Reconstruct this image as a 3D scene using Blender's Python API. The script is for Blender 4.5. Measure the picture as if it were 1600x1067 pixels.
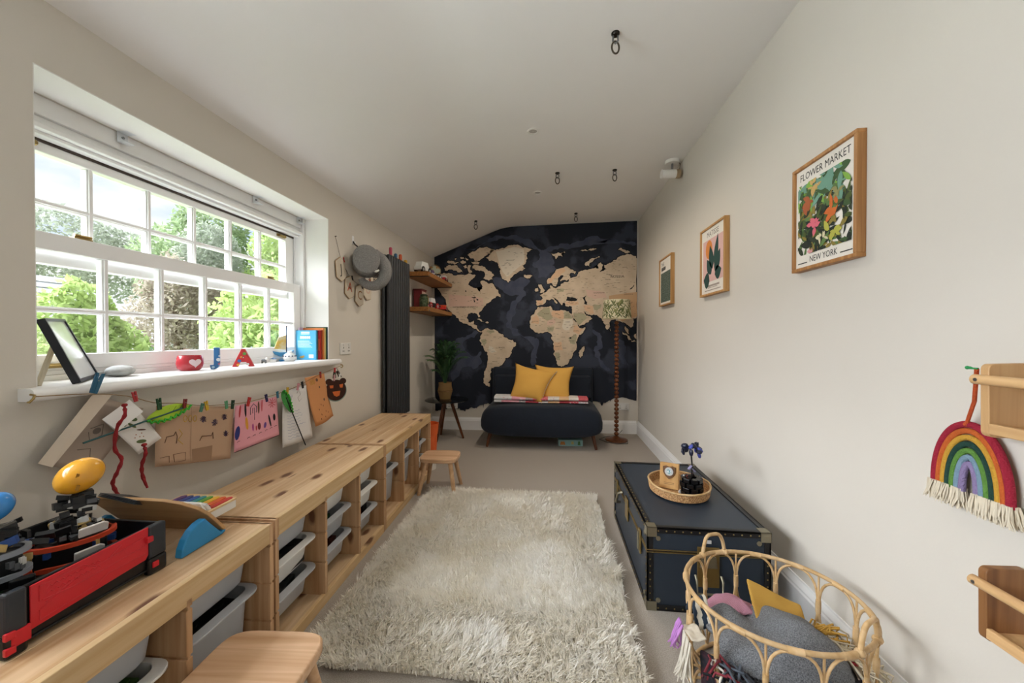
import bpy, bmesh, math, random
import numpy as np
from mathutils import Vector, Matrix, Euler

for _o in list(bpy.data.objects):
    bpy.data.objects.remove(_o, do_unlink=True)
S = bpy.context.scene
COL = S.collection
PI = math.pi
R = math.radians

# ------------------------------------------------------------------ camera
cam_d = bpy.data.cameras.new('camera')
cam_d.sensor_width = 36.0
cam_d.lens = 590.0 / 1600.0 * 36.0
cam_d.clip_start = 0.02
cam = bpy.data.objects.new('camera', cam_d)
COL.objects.link(cam)
cam.location = (0, 0, 1.164)
cam.rotation_euler = (R(90 - 0.534), 0, R(6.095))
S.camera = cam

# ------------------------------------------------------------------ colour management
S.view_settings.view_transform = 'Standard'
S.view_settings.look = 'None'
S.view_settings.exposure = 0.58
S.view_settings.gamma = 1.0
S.view_settings.use_curve_mapping = False
S.cycles.use_denoising = True
S.cycles.max_bounces = 10
S.cycles.diffuse_bounces = 6
S.cycles.transparent_max_bounces = 16
S.cycles.sample_clamp_indirect = 6.0

# ------------------------------------------------------------------ sky
W = bpy.data.worlds.new('sky'); S.world = W
W.use_nodes = True
_n = W.node_tree.nodes; _l = W.node_tree.links
_n.clear()
_out = _n.new('ShaderNodeOutputWorld'); _bg = _n.new('ShaderNodeBackground')
_tc = _n.new('ShaderNodeTexCoord'); _mp = _n.new('ShaderNodeMapping'); _mp.inputs['Scale'].default_value = (2.2, 2.2, 6.0)
_nz = _n.new('ShaderNodeTexNoise'); _nz.inputs['Scale'].default_value = 2.6; _nz.inputs['Detail'].default_value = 7
_rp = _n.new('ShaderNodeValToRGB')
_rp.color_ramp.elements[0].position = 0.30; _rp.color_ramp.elements[0].color = (0.60, 0.74, 0.95, 1)
_rp.color_ramp.elements[1].position = 0.52; _rp.color_ramp.elements[1].color = (0.95, 0.97, 1.0, 1)
_l.new(_tc.outputs['Generated'], _mp.inputs['Vector']); _l.new(_mp.outputs['Vector'], _nz.inputs['Vector'])
_l.new(_nz.outputs['Fac'], _rp.inputs['Fac']); _l.new(_rp.outputs['Color'], _bg.inputs['Color'])
_bg.inputs['Strength'].default_value = 0.85
_l.new(_bg.outputs['Background'], _out.inputs['Surface'])

# ------------------------------------------------------------------ daylight
sun_d = bpy.data.lights.new('daylight_sun', 'SUN')
sun_d.energy = 17.0
sun_d.angle = R(75)
sun_d.color = (0.91, 0.955, 1.0)
sun = bpy.data.objects.new('daylight_sun', sun_d); COL.objects.link(sun)
sun.rotation_euler = Vector((0.68, 0.25, -0.69)).to_track_quat('-Z', 'Y').to_euler()

# fill lamp outside a second window, both added unseen to even the brightness
al = bpy.data.lights.new('added_rear_fill', 'AREA')
al.shape = 'RECTANGLE'; al.size = 1.46; al.size_y = 0.98
al.energy = 88.0; al.color = (0.86, 0.93, 1.0)
alo = bpy.data.objects.new('added_rear_fill', al); COL.objects.link(alo)
alo.location = (-1.93, -0.058, 1.49)
alo.rotation_euler = Vector((1, 0, 0)).to_track_quat('-Z', 'Y').to_euler()

# ------------------------------------------------------------------ helpers
rnd = random.Random(7)
def hexc(h, a=1.0):
    h = h.lstrip('#'); c = [int(h[i:i+2], 16) / 255 for i in (0, 2, 4)]
    return tuple((x / 12.92 if x <= 0.04045 else ((x + 0.055) / 1.055) ** 2.4) for x in c) + (a,)

class MB:
    """collects geometry for one mesh"""
    def __init__(s): s.v = []; s.f = []; s.m = []
    def add(s, vs, fs, m=0):
        o = len(s.v); s.v.extend([tuple(v) for v in vs])
        for f in fs: s.f.append(tuple(i + o for i in f)); s.m.append(m)
        return s
    def box(s, x0, x1, y0, y1, z0, z1, m=0):
        vs = [(x0,y0,z0),(x1,y0,z0),(x1,y1,z0),(x0,y1,z0),(x0,y0,z1),(x1,y0,z1),(x1,y1,z1),(x0,y1,z1)]
        return s.add(vs, [(3,2,1,0),(4,5,6,7),(0,1,5,4),(1,2,6,5),(2,3,7,6),(3,0,4,7)], m)
    def obox(s, c, sz, rot=(0,0,0), m=0):
        M_ = Matrix.Translation(c) @ Euler(rot).to_matrix().to_4x4()
        h = [x / 2 for x in sz]
        t = MB().box(-h[0],h[0],-h[1],h[1],-h[2],h[2])
        return s.add([M_ @ Vector(v) for v in t.v], t.f, m)
    def tube(s, pts, r, n=8, closed=False, m=0, cap=True):
        pts = [Vector(p) for p in pts]; k = len(pts)
        rs = r if isinstance(r, (list, tuple)) else [r] * k
        vs = []; up = None
        for i in range(k):
            a = pts[(i - 1) % k] if (closed or i > 0) else pts[i]
            b = pts[(i + 1) % k] if (closed or i < k - 1) else pts[i]
            t = (b - a).normalized() if (b - a).length > 1e-9 else Vector((0, 0, 1))
            if up is None:
                up = Vector((0, 0, 1)) if abs(t.z) < 0.9 else Vector((1, 0, 0))
            u = t.cross(up)
            if u.length < 1e-6: u = t.cross(Vector((0.3, 0.8, 0.5)))
            u.normalize(); w = u.cross(t).normalized(); up = w
            for j in range(n):
                q = 2 * PI * j / n
                vs.append(pts[i] + (u * math.cos(q) + w * math.sin(q)) * rs[i])
        fs = []
        for i in range(k if closed else k - 1):
            for j in range(n):
                a = i * n + j; b = i * n + (j + 1) % n
                c = ((i + 1) % k) * n + (j + 1) % n; d = ((i + 1) % k) * n + j
                fs.append((a, b, c, d))
        if cap and not closed:
            fs.append(tuple(range(n))[::-1]); fs.append(tuple((k - 1) * n + j for j in range(n)))
        return s.add(vs, fs, m)
    def cyl(s, p0, p1, r0, r1=None, n=16, m=0):
        return s.tube([p0, p1], [r0, r0 if r1 is None else r1], n, m=m)
    def lathe(s, prof, n=24, c=(0,0,0), m=0, sx=1, sy=1, cap=True):
        vs = []; fs = []
        for (r, z) in prof:
            for j in range(n):
                q = 2 * PI * j / n
                vs.append((c[0] + sx * r * math.cos(q), c[1] + sy * r * math.sin(q), c[2] + z))
        for i in range(len(prof) - 1):
            for j in range(n):
                fs.append((i*n+j, i*n+(j+1)%n, (i+1)*n+(j+1)%n, (i+1)*n+j))
        if cap:
            fs.append(tuple(range(n))[::-1]); fs.append(tuple((len(prof)-1)*n + j for j in range(n)))
        return s.add(vs, fs, m)
    def sph(s, c, r, n=16, k=10, m=0, M_=None):
        r = r if isinstance(r, (tuple, list)) else (r, r, r)
        vs = []; fs = []
        for i in range(k + 1):
            a = PI * i / k
            for j in range(n):
                q = 2 * PI * j / n
                p = Vector((r[0]*math.sin(a)*math.cos(q), r[1]*math.sin(a)*math.sin(q), -r[2]*math.cos(a)))
                if M_ is not None: p = M_ @ p
                vs.append((c[0]+p.x, c[1]+p.y, c[2]+p.z))
        for i in range(k):
            for j in range(n):
                fs.append((i*n+j, i*n+(j+1)%n, (i+1)*n+(j+1)%n, (i+1)*n+j))
        return s.add(vs, fs, m)
    def prism(s, poly, d0, d1, fn, m=0):
        """poly of (u,v); fn(u,v,d) -> xyz"""
        k = len(poly)
        vs = [fn(u, v, d0) for u, v in poly] + [fn(u, v, d1) for u, v in poly]
        fs = [tuple(range(k)), tuple(range(2*k-1, k-1, -1))]
        fs += [(i, i + k, (i + 1) % k + k, (i + 1) % k) for i in range(k)]
        return s.add(vs, fs, m)
    def flat(s, poly, fn, d=0.0, m=0):
        vs = [fn(u, v, d) for u, v in poly]
        return s.add(vs, [tuple(range(len(poly)))], m)
    def grid(s, P, m=0, close_u=False):
        """P: array [nu][nv] of xyz"""
        nu = len(P); nv = len(P[0])
        vs = [p for row in P for p in row]; fs = []
        for i in range(nu if close_u else nu - 1):
            for j in range(nv - 1):
                a = i*nv+j; b = ((i+1) % nu)*nv+j
                fs.append((a, b, b+1, a+1))
        return s.add(vs, fs, m)
    def mesh(s, name):
        me = bpy.data.meshes.new(name); me.from_pydata(s.v, [], s.f)
        if any(s.m): me.polygons.foreach_set('material_index', s.m)
        return me
    def build(s, name, mats, parent=None, smooth=None, bevel=0, seg=2, sub=0, loc=None, rot=None, fixn=True, solid=0):
        me = s.mesh(name)
        if fixn:
            bm = bmesh.new(); bm.from_mesh(me); bmesh.ops.recalc_face_normals(bm, faces=bm.faces); bm.to_mesh(me); bm.free()
        for mm in (mats if isinstance(mats, (list, tuple)) else [mats]): me.materials.append(mm)
        if smooth is not None:
            me.polygons.foreach_set('use_smooth', [True] * len(me.polygons))
            if smooth < 170: me.set_sharp_from_angle(angle=R(smooth))
        me.update()
        o = bpy.data.objects.new(name, me); COL.objects.link(o)
        if parent is not None: o.parent = parent
        if loc is not None: o.location = loc
        if rot is not None: o.rotation_euler = rot
        if solid:
            md = o.modifiers.new('thickness', 'SOLIDIFY'); md.thickness = solid; md.offset = 0
        if bevel:
            md = o.modifiers.new('bevel', 'BEVEL'); md.width = bevel; md.segments = seg; md.limit_method = 'ANGLE'; md.angle_limit = R(40)
            md.harden_normals = False
        if sub:
            md = o.modifiers.new('sub', 'SUBSURF'); md.levels = sub; md.render_levels = sub
        return o

def tag(o, label, cat, group=None):
    o['label'] = label; o['category'] = cat
    if group: o['group'] = group
    return o
def struct(o):
    o['kind'] = 'structure'; return o
def thing(name, label, cat, loc=(0,0,0), rz=0, group=None, rot=None):
    o = bpy.data.objects.new(name, None); COL.objects.link(o)
    o.location = loc; o.rotation_euler = rot if rot is not None else (0, 0, rz)
    o.empty_display_size = 0.05
    return tag(o, label, cat, group)
def dup(root, loc=None, rz=None, label=None, group=None, rot=None):
    def cp(o, parent):
        c = o.copy(); COL.objects.link(c); c.parent = parent
        for ch in o.children: cp(ch, c)
        return c
    r = cp(root, None)
    if loc is not None: r.location = loc
    if rz is not None: r.rotation_euler = (0, 0, rz)
    if rot is not None: r.rotation_euler = rot
    if label: r['label'] = label
    if group: r['group'] = group
    return r

def text_mb(txt, size, fn, d=0.0, align='CENTER', m=0, mb=None, sx=1.0):
    """lettering as flat faces; fn(u,v,d) maps text plane to space"""
    cu = bpy.data.curves.new('t', 'FONT'); cu.body = txt; cu.size = size; cu.align_x = align; cu.align_y = 'CENTER'; cu.resolution_u = 2
    ob = bpy.data.objects.new('t', cu)
    me = bpy.data.meshes.new_from_object(ob)
    mb = mb or MB()
    mb.add([fn(v.co.x * sx, v.co.y, d) for v in me.vertices], [tuple(p.vertices) for p in me.polygons], m)
    bpy.data.objects.remove(ob); bpy.data.curves.remove(cu); bpy.data.meshes.remove(me)
    return mb

def rough_poly(poly, amp, it=2, seed=1):
    rr = random.Random(seed); p = [tuple(q) for q in poly]
    for k in range(it):
        o = []
        for i in range(len(p)):
            a = p[i]; b = p[(i + 1) % len(p)]
            dx, dy = b[0]-a[0], b[1]-a[1]; L = math.hypot(dx, dy)
            o.append(a)
            if L > 0.008:
                w = rr.uniform(-1, 1) * min(amp, L * 0.22)
                o.append(((a[0]+b[0])/2 - dy/L*w, (a[1]+b[1])/2 + dx/L*w))
        p = o; amp *= 0.6
    return p

_perm = np.random.RandomState(3).rand(64, 64)
def vn(x, y):
    """smooth 2d value noise 0..1"""
    x0 = math.floor(x); y0 = math.floor(y); fx = x - x0; fy = y - y0
    fx = fx*fx*(3-2*fx); fy = fy*fy*(3-2*fy)
    g = lambda i, j: _perm[int(i) % 64, int(j) % 64]
    return (g(x0,y0)*(1-fx)+g(x0+1,y0)*fx)*(1-fy) + (g(x0,y0+1)*(1-fx)+g(x0+1,y0+1)*fx)*fy

# ------------------------------------------------------------------ materials
_M = {}
def M(name, col='#808080', rough=0.55, metal=0.0, var=0.0, vscale=8.0, bump=0.0, bscale=60.0, spec=0.4, trans=0.0, sheen=0.0, coat=0.0):
    if name in _M: return _M[name]
    m = bpy.data.materials.new(name); m.use_nodes = True
    nt = m.node_tree; b = nt.nodes['Principled BSDF']
    c = hexc(col) if isinstance(col, str) else col
    b.inputs['Base Color'].default_value = c
    b.inputs['Roughness'].default_value = rough; b.inputs['Metallic'].default_value = metal
    b.inputs['Specular IOR Level'].default_value = spec
    if trans: b.inputs['Transmission Weight'].default_value = trans
    if sheen: b.inputs['Sheen Weight'].default_value = sheen
    if coat: b.inputs['Coat Weight'].default_value = coat
    tc = nt.nodes.new('ShaderNodeTexCoord')
    nz = nt.nodes.new('ShaderNodeTexNoise'); nz.inputs['Scale'].default_value = vscale; nz.inputs['Detail'].default_value = 4
    nt.links.new(tc.outputs['Object'], nz.inputs['Vector'])
    mx = nt.nodes.new('ShaderNodeMix'); mx.data_type = 'RGBA'
    v = max(var, 0.03)
    mx.inputs[6].default_value = tuple(min(1, x * (1 - v)) for x in c[:3]) + (1,)
    mx.inputs[7].default_value = tuple(min(1, x * (1 + v)) for x in c[:3]) + (1,)
    nt.links.new(nz.outputs['Fac'], mx.inputs[0]); nt.links.new(mx.outputs[2], b.inputs['Base Color'])
    if bump:
        n2 = nt.nodes.new('ShaderNodeTexNoise'); n2.inputs['Scale'].default_value = bscale; n2.inputs['Detail'].default_value = 5
        nt.links.new(tc.outputs['Object'], n2.inputs['Vector'])
        bp = nt.nodes.new('ShaderNodeBump'); bp.inputs['Strength'].default_value = bump; bp.inputs['Distance'].default_value = 0.01
        nt.links.new(n2.outputs['Fac'], bp.inputs['Height']); nt.links.new(bp.outputs['Normal'], b.inputs['Normal'])
    _M[name] = m; return m

def wood(name, light, dark, axis=1, rough=0.5, knots=True, kscale=5.0, gscale=1.0, knotcol='#6b4630', kth=0.09, flat=None):
    """grain along the given object axis, knots scattered"""
    if name in _M: return _M[name]
    m = bpy.data.materials.new(name); m.use_nodes = True
    nt = m.node_tree; N = nt.nodes.new; L = nt.links.new; b = nt.nodes['Principled BSDF']
    b.inputs['Roughness'].default_value = rough; b.inputs['Specular IOR Level'].default_value = 0.35
    tc = N('ShaderNodeTexCoord'); oi = N('ShaderNodeObjectInfo')
    off = N('ShaderNodeVectorMath'); off.operation = 'SCALE'; off.inputs['Scale'].default_value = 37.0
    cmb = N('ShaderNodeCombineXYZ')
    for i in range(3): L(oi.outputs['Random'], cmb.inputs[i])
    L(cmb.outputs[0], off.inputs[0])
    ad = N('ShaderNodeVectorMath'); ad.operation = 'ADD'
    L(tc.outputs['Object'], ad.inputs[0]); L(off.outputs[0], ad.inputs[1])
    mp = N('ShaderNodeMapping'); sc = [34.0 * gscale] * 3; sc[axis] = 1.6 * gscale; mp.inputs['Scale'].default_value = sc
    L(ad.outputs[0], mp.inputs['Vector'])
    n1 = N('ShaderNodeTexNoise'); n1.inputs['Scale'].default_value = 1.0; n1.inputs['Detail'].default_value = 6; n1.inputs['Distortion'].default_value = 0.6
    L(mp.outputs[0], n1.inputs['Vector'])
    rp = N('ShaderNodeValToRGB'); rp.color_ramp.elements[0].position = 0.30; rp.color_ramp.elements[1].position = 0.68
    rp.color_ramp.elements[0].color = hexc(dark); rp.color_ramp.elements[1].color = hexc(light)
    L(n1.outputs['Fac'], rp.inputs['Fac'])
    colo = rp.outputs['Color']
    # broad tone change from board to board
    hs = N('ShaderNodeHueSaturation'); mr = N('ShaderNodeMapRange'); mr.inputs['To Min'].default_value = 0.90; mr.inputs['To Max'].default_value = 1.08
    L(oi.outputs['Random'], mr.inputs['Value']); L(mr.outputs[0], hs.inputs['Value']); L(colo, hs.inputs['Color']); colo = hs.outputs['Color']
    if knots:
        mk = N('ShaderNodeMapping'); sk = [1.0] * 3; sk[axis] = 0.42
        mk.inputs['Scale'].default_value = [kscale * x * 2 for x in sk]
        L(ad.outputs[0], mk.inputs['Vector'])
        mko = mk.outputs[0]
        if flat is not None:
            sp = N('ShaderNodeSeparateXYZ'); cb = N('ShaderNodeCombineXYZ'); L(mk.outputs[0], sp.inputs[0])
            for i_, ax_ in enumerate([a_ for a_ in range(3) if a_ != flat]): L(sp.outputs[ax_], cb.inputs[i_])
            mko = cb.outputs[0]
        nd = N('ShaderNodeTexNoise'); nd.inputs['Scale'].default_value = 3.0
        L(mko, nd.inputs['Vector'])
        dm = N('ShaderNodeVectorMath'); dm.operation = 'SCALE'; dm.inputs['Scale'].default_value = 0.14; L(nd.outputs['Color'], dm.inputs[0])
        da = N('ShaderNodeVectorMath'); da.operation = 'ADD'; L(mko, da.inputs[0]); L(dm.outputs[0], da.inputs[1])
        vo = N('ShaderNodeTexVoronoi'); vo.feature = 'F1'; vo.inputs['Scale'].default_value = 1.0
        if flat is not None: vo.voronoi_dimensions = '2D'
        L(da.outputs[0], vo.inputs['Vector'])
        kr = N('ShaderNodeMapRange'); kr.inputs['From Min'].default_value = kth * 0.72; kr.inputs['From Max'].default_value = kth * 1.5
        kr.inputs['To Min'].default_value = 1.0; kr.inputs['To Max'].default_value = 0.0
        L(vo.outputs['Distance'], kr.inputs['Value'])
        sc_ = N('ShaderNodeSeparateColor'); L(vo.outputs['Color'], sc_.inputs[0])
        gt = N('ShaderNodeMath'); gt.operation = 'GREATER_THAN'; gt.inputs[1].default_value = 0.42; L(sc_.outputs[0], gt.inputs[0])
        ml = N('ShaderNodeMath'); ml.operation = 'MULTIPLY'; L(kr.outputs[0], ml.inputs[0]); L(gt.outputs[0], ml.inputs[1])
        mx = N('ShaderNodeMix'); mx.data_type = 'RGBA'; L(ml.outputs[0], mx.inputs[0]); L(colo, mx.inputs[6]); mx.inputs[7].default_value = hexc(knotcol)
        colo = mx.outputs[2]
    L(colo, b.inputs['Base Color'])
    bp = N('ShaderNodeBump'); bp.inputs['Strength'].default_value = 0.12; bp.inputs['Distance'].default_value = 0.004
    L(n1.outputs['Fac'], bp.inputs['Height']); L(bp.outputs[0], b.inputs['Normal'])
    _M[name] = m; return m

def two_tone(name, c1, c2, scale=20.0, lo=0.45, hi=0.55, rough=0.8, kind='noise', axisscale=(1,1,1), bump=0.0, metal=0.0):
    if name in _M: return _M[name]
    m = bpy.data.materials.new(name); m.use_nodes = True
    nt = m.node_tree; N = nt.nodes.new; L = nt.links.new; b = nt.nodes['Principled BSDF']
    b.inputs['Roughness'].default_value = rough; b.inputs['Metallic'].default_value = metal; b.inputs['Specular IOR Level'].default_value = 0.3
    tc = N('ShaderNodeTexCoord'); mp = N('ShaderNodeMapping'); mp.inputs['Scale'].default_value = axisscale
    L(tc.outputs['Object'], mp.inputs['Vector'])
    if kind == 'noise':
        t = N('ShaderNodeTexNoise'); t.inputs['Detail'].default_value = 5; o = 'Fac'
    elif kind == 'wave':
        t = N('ShaderNodeTexWave'); t.inputs['Distortion'].default_value = 1.5; o = 'Fac'
    else:
        t = N('ShaderNodeTexVoronoi'); o = 'Distance'
    t.inputs['Scale'].default_value = scale
    L(mp.outputs[0], t.inputs['Vector'])
    rp = N('ShaderNodeValToRGB'); rp.color_ramp.elements[0].position = lo; rp.color_ramp.elements[1].position = hi
    rp.color_ramp.elements[0].color = hexc(c1); rp.color_ramp.elements[1].color = hexc(c2)
    L(t.outputs[o], rp.inputs['Fac']); L(rp.outputs['Color'], b.inputs['Base Color'])
    if bump:
        bp = N('ShaderNodeBump'); bp.inputs['Strength'].default_value = bump; bp.inputs['Distance'].default_value = 0.006
        L(t.outputs[o], bp.inputs['Height']); L(bp.outputs[0], b.inputs['Normal'])
    _M[name] = m; return m

def glass_mat(name, tint='#ffffff', gloss=0.06, rough=0.02):
    if name in _M: return _M[name]
    m = bpy.data.materials.new(name); m.use_nodes = True
    nt = m.node_tree; nt.nodes.clear(); N = nt.nodes.new; L = nt.links.new
    o = N('ShaderNodeOutputMaterial'); t = N('ShaderNodeBsdfTransparent'); g = N('ShaderNodeBsdfGlossy'); x = N('ShaderNodeMixShader')
    t.inputs['Color'].default_value = hexc(tint); g.inputs['Roughness'].default_value = rough; x.inputs[0].default_value = gloss
    nz = N('ShaderNodeTexNoise'); nz.inputs['Scale'].default_value = 3.0
    bp = N('ShaderNodeBump'); bp.inputs['Strength'].default_value = 0.02; L(nz.outputs['Fac'], bp.inputs['Height']); L(bp.outputs[0], g.inputs['Normal'])
    L(t.outputs[0], x.inputs[1]); L(g.outputs[0], x.inputs[2]); L(x.outputs[0], o.inputs['Surface'])
    _M[name] = m; return m

wall_m = M('wall_paint', '#d3cdc3', 0.85, var=0.015, vscale=2.5, bump=0.03, bscale=180, spec=0.15)
ceil_m = M('ceiling_paint', '#ebe9e7', 0.9, var=0.012, vscale=2.0, bump=0.03, bscale=150, spec=0.1)
white_m = M('white_gloss_paint', '#eeeeee', 0.35, var=0.01, spec=0.4)
carpet_m = two_tone('carpet', '#989087', '#b3aaa0', 260, 0.35, 0.65, 0.95, bump=0.5)
pine_y = wood('pine_along', '#d9bc98', '#bd966d', 1, kscale=4.2, kth=0.115, flat=2)
pine_z = wood('pine_upright', '#cba680', '#a67c53', 2, kscale=3.0, kth=0.08, flat=1)
pine_x = wood('pine_across', '#d3a877', '#b07e4e', 0, kscale=3.0, kth=0.07)
pine_pale = wood('pine_rail', '#d9bd92', '#c19b6b', 1, kscale=2.4, kth=0.085, flat=0)
beech = wood('beech', '#d0ab86', '#b8906a', 1, knots=False, rough=0.4)
oak = wood('oak_frame', '#b58451', '#8f6035', 2, knots=False, gscale=2.0)
oak_y = wood('oak_shelf', '#a9743f', '#85562c', 1, knots=False, gscale=1.4)
walnut = wood('walnut', '#6b3d20', '#43230f', 2, knots=False, rough=0.35)
black_pl = M('black_plastic', '#141517', 0.35, var=0.05)
brass = M('brass', '#a08a5a', 0.35, 0.9, var=0.1, vscale=30)
steel = M('steel', '#8d8f92', 0.3, 0.95)
dark_iron = M('dark_iron', '#3a3632', 0.35, 0.9)

# ================================================================== THE SETTING
XL, XR, YB, YF = -1.53, 1.035, 4.71, -1.7
struct(MB().box(XL-0.4, XR+0.2, YF-0.2, YB+0.2, -0.12, 0).build('floor', carpet_m))
struct(MB().box(XR, XR+0.15, YF-0.15, YB+0.15, 0, 2.585).build('wall_right', wall_m))
struct(MB().box(XL-0.37, XR, YB, YB+0.15, 0, 2.545).build('wall_back', wall_m))
struct(MB().box(XL-0.37, XR, YF-0.15, YF, 0, 2.545).build('wall_front', wall_m))
# left wall with the window opening and one added behind the camera
wl = MB(); x0, x1 = XL-0.37, XL
O1 = (0.968, 2.452); O2 = (-0.80, 0.684); Z0, Z1 = 0.98, 1.981
wl.box(x0, x1, YF, YB, 0, Z0); wl.box(x0, x1, YF, YB, Z1, 2.186)
for a, b in ((YF, O2[0]), (O2[1], O1[0]), (O1[1], YB)): wl.box(x0, x1, a, b, Z0, Z1)
struct(wl.build('wall_left', wall_m))
# ceiling: flat, rounding over into the slope above the window wall
prof = [(XR, 2.585), (0.2, 2.572), (-0.42, 2.562), (-0.50, 2.558), (-0.58, 2.550), (-0.66, 2.532), (-0.76, 2.496), (XL, 2.185)]
cm = MB()
n = len(prof)
vs = [(x, YF-0.15, z) for x, z in prof] + [(x, YB+0.15, z) for x, z in prof]
vs += [(x, YF-0.15, z+0.12) for x, z in prof] + [(x, YB+0.15, z+0.12) for x, z in prof]
fs = []
for i in range(n-1):
    fs += [(i, i+1, n+i+1, n+i), (2*n+i, 3*n+i, 3*n+i+1, 2*n+i+1)]
    fs += [(i, 2*n+i, 2*n+i+1, i+1), (n+i, n+i+1, 3*n+i+1, 3*n+i)]
fs += [(0, n, 3*n, 2*n), (n-1, 3*n-1, 4*n-1, 2*n-1)]
struct(cm.add(vs, fs).build('ceiling', ceil_m, smooth=30))
# moulded baseboards
def skirt(name, fn, L0, L1):
    pr = [(0, 0), (0.020, 0), (0.020, 0.115), (0.016, 0.122), (0.016, 0.130), (0.011, 0.140), (0.006, 0.150), (0.005, 0.157), (0, 0.157)]
    mb = MB(); k = len(pr)
    mb.add([fn(L0, d, z) for d, z in pr] + [fn(L1, d, z) for d, z in pr],
           [tuple(range(k)), tuple(range(2*k-1, k-1, -1))] + [(i, (i+1) % k, (i+1) % k + k, i+k) for i in range(k)])
    struct(mb.build(name, white_m))
skirt('baseboard_right', lambda l, d, z: (XR-d, l, z), YF, YB)
skirt('baseboard_back', lambda l, d, z: (l, YB-d, z), XL, XR-0.02)
skirt('baseboard_left', lambda l, d, z: (XL+d, l, z), YF, YB-0.02)

# ------------------------------------------------------------------ window 1 (double-hung sashes)
pane_m = glass_mat('window_glass')
def make_window(name, ya, yb, first=True):
    w = bpy.data.objects.new(name, None); COL.objects.link(w); w.location = (XL, ya, Z0); struct(w)
    X = lambda x: x - XL
    Ly = yb - ya; Z = lambda z: z - Z0
    f = MB()
    f.box(X(-1.86), X(-1.70), 0, 0.045, 0.037, Z(1.981)); f.box(X(-1.86), X(-1.70), Ly-0.022, Ly, 0.037, Z(1.981))
    f.box(X(-1.86), X(-1.715), 0.045, Ly-0.022, Z(1.915), Z(1.981))
    f.box(X(-1.86), X(-1.728), 0.045, Ly-0.022, Z(1.885), Z(1.915))
    f.box(X(-1.86), X(-1.705), 0.045, Ly-0.022, Z(1.868), Z(1.885))
    f.box(X(-1.86), X(-1.73), 0.045, Ly-0.022, Z(1.855), Z(1.868))
    f.box(X(-1.88), X(-1.715), 0.045, Ly-0.022, 0.037, 0.055); f.box(X(-1.88), X(-1.725), 0.045, Ly-0.022, 0.055, 0.070)
    for yy in (0.045, Ly-0.030): f.box(X(-1.765), X(-1.760), yy, yy+0.008, 0.07, Z(1.855))
    f.build('frame', white_m, w, bevel=0.003)
    MB().box(X(-1.80), X(-1.766), 0.05, Ly-0.024, Z(1.846), Z(1.8548)).build('head_gap_shade', M('gap_shade_brown', '#4a3f38', 0.8), w)  # dark strip painting in the shade of the gap above the sash
    rv = M('reveal_white', '#ecebe8', 0.7)
    MB().box(X(-1.70), X(-1.531), 0, Ly, Z(1.981)-0.003, Z(1.981)).build('soffit_lining', rv, w)
    for a, b in ((0, 0.003), (Ly-0.003, Ly)): MB().box(X(-1.70), X(-1.531), a, b, 0.037, Z(1.981)-0.003).build('jamb_lining', rv, w)
    def sash(nm, xc, z0, z1, zt, zb, zm, st, goff):
        s = MB(); a = 0.048; b = Ly - 0.024; g0 = 0.115 + goff; sp = 0.2135
        s.box(X(xc-.02), X(xc+.02), a, g0, Z(z0), Z(z1)); s.box(X(xc-.02), X(xc+.02), g0+6*sp, b, Z(z0), Z(z1))
        s.box(X(xc-.02), X(xc+.02), g0, g0+6*sp, Z(z0), Z(zb)); s.box(X(xc-.02), X(xc+.02), g0, g0+6*sp, Z(zt), Z(z1))
        if st: s.box(X(xc+.02), X(xc+.028), a, b, Z(z1)-0.022, Z(z1)-0.004)
        so = s.build(nm, white_m, w, bevel=0.003)
        for k in range(1, 6):
            y = g0 + k*sp
            MB().box(X(xc-.016), X(xc+.010), y-0.011, y+0.011, Z(zb), Z(zt)).box(X(xc+.010), X(xc+.016), y-0.006, y+0.006, Z(zb), Z(zt)).build('muntin', white_m, so, bevel=0.002)
        MB().box(X(xc-.0155), X(xc+.0095), g0, g0+6*sp, Z(zm)-0.010, Z(zm)+0.010).box(X(xc+.0095), X(xc+.0155), g0, g0+6*sp, Z(zm)-0.0055, Z(zm)+0.0055).build('muntin', white_m, so, bevel=0.002)
        for k in range(6):
            for (p, q) in ((zb, zm), (zm, zt)):
                MB().box(X(xc-.006), X(xc-.003), g0+k*sp, g0+(k+1)*sp, Z(p), Z(q)).build('pane', pane_m, so)
        return so
    lo = sash('lower_sash', -1.742, 1.05, 1.527, 1.467, 1.106, 1.263, False, 0.0)
    up = sash('upper_sash', -1.790, 1.425, 1.846, 1.812, 1.470, 1.640, False, -0.012)
    for y in (0.115, 1.33):
        c = MB().obox((X(-1.768), y, Z(1.832)), (0.012, 0.06, 0.016)).cyl((X(-1.762), y-0.02, Z(1.832)), (X(-1.762), y+0.025, Z(1.832)), 0.008)
        c.sph((X(-1.76), y+0.03, Z(1.832)), 0.011); c.build('sash_catch', brass, w, smooth=40)
    for y in (0.26, 1.20):
        c = MB().box(X(-1.755), X(-1.728), y-0.028, y+0.028, Z(1.527), Z(1.533)).cyl((X(-1.742), y-0.02, Z(1.541)), (X(-1.742), y+0.032, Z(1.541)), 0.006)
        c.build('sash_fastener', brass, w, smooth=40)
    MB().box(X(-1.715), X(-1.709), 0.14, 0.19, 0.080, 0.096).cyl((X(-1.708), 0.135, 0.088), (X(-1.708), 0.195, 0.088), 0.004).build('sash_bolt', brass, w)
    return w
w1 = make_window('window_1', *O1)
w2 = make_window('window_2_added', O2[0], O2[0]+1.484)  # unseen window added to go with the fill lamp
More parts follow.
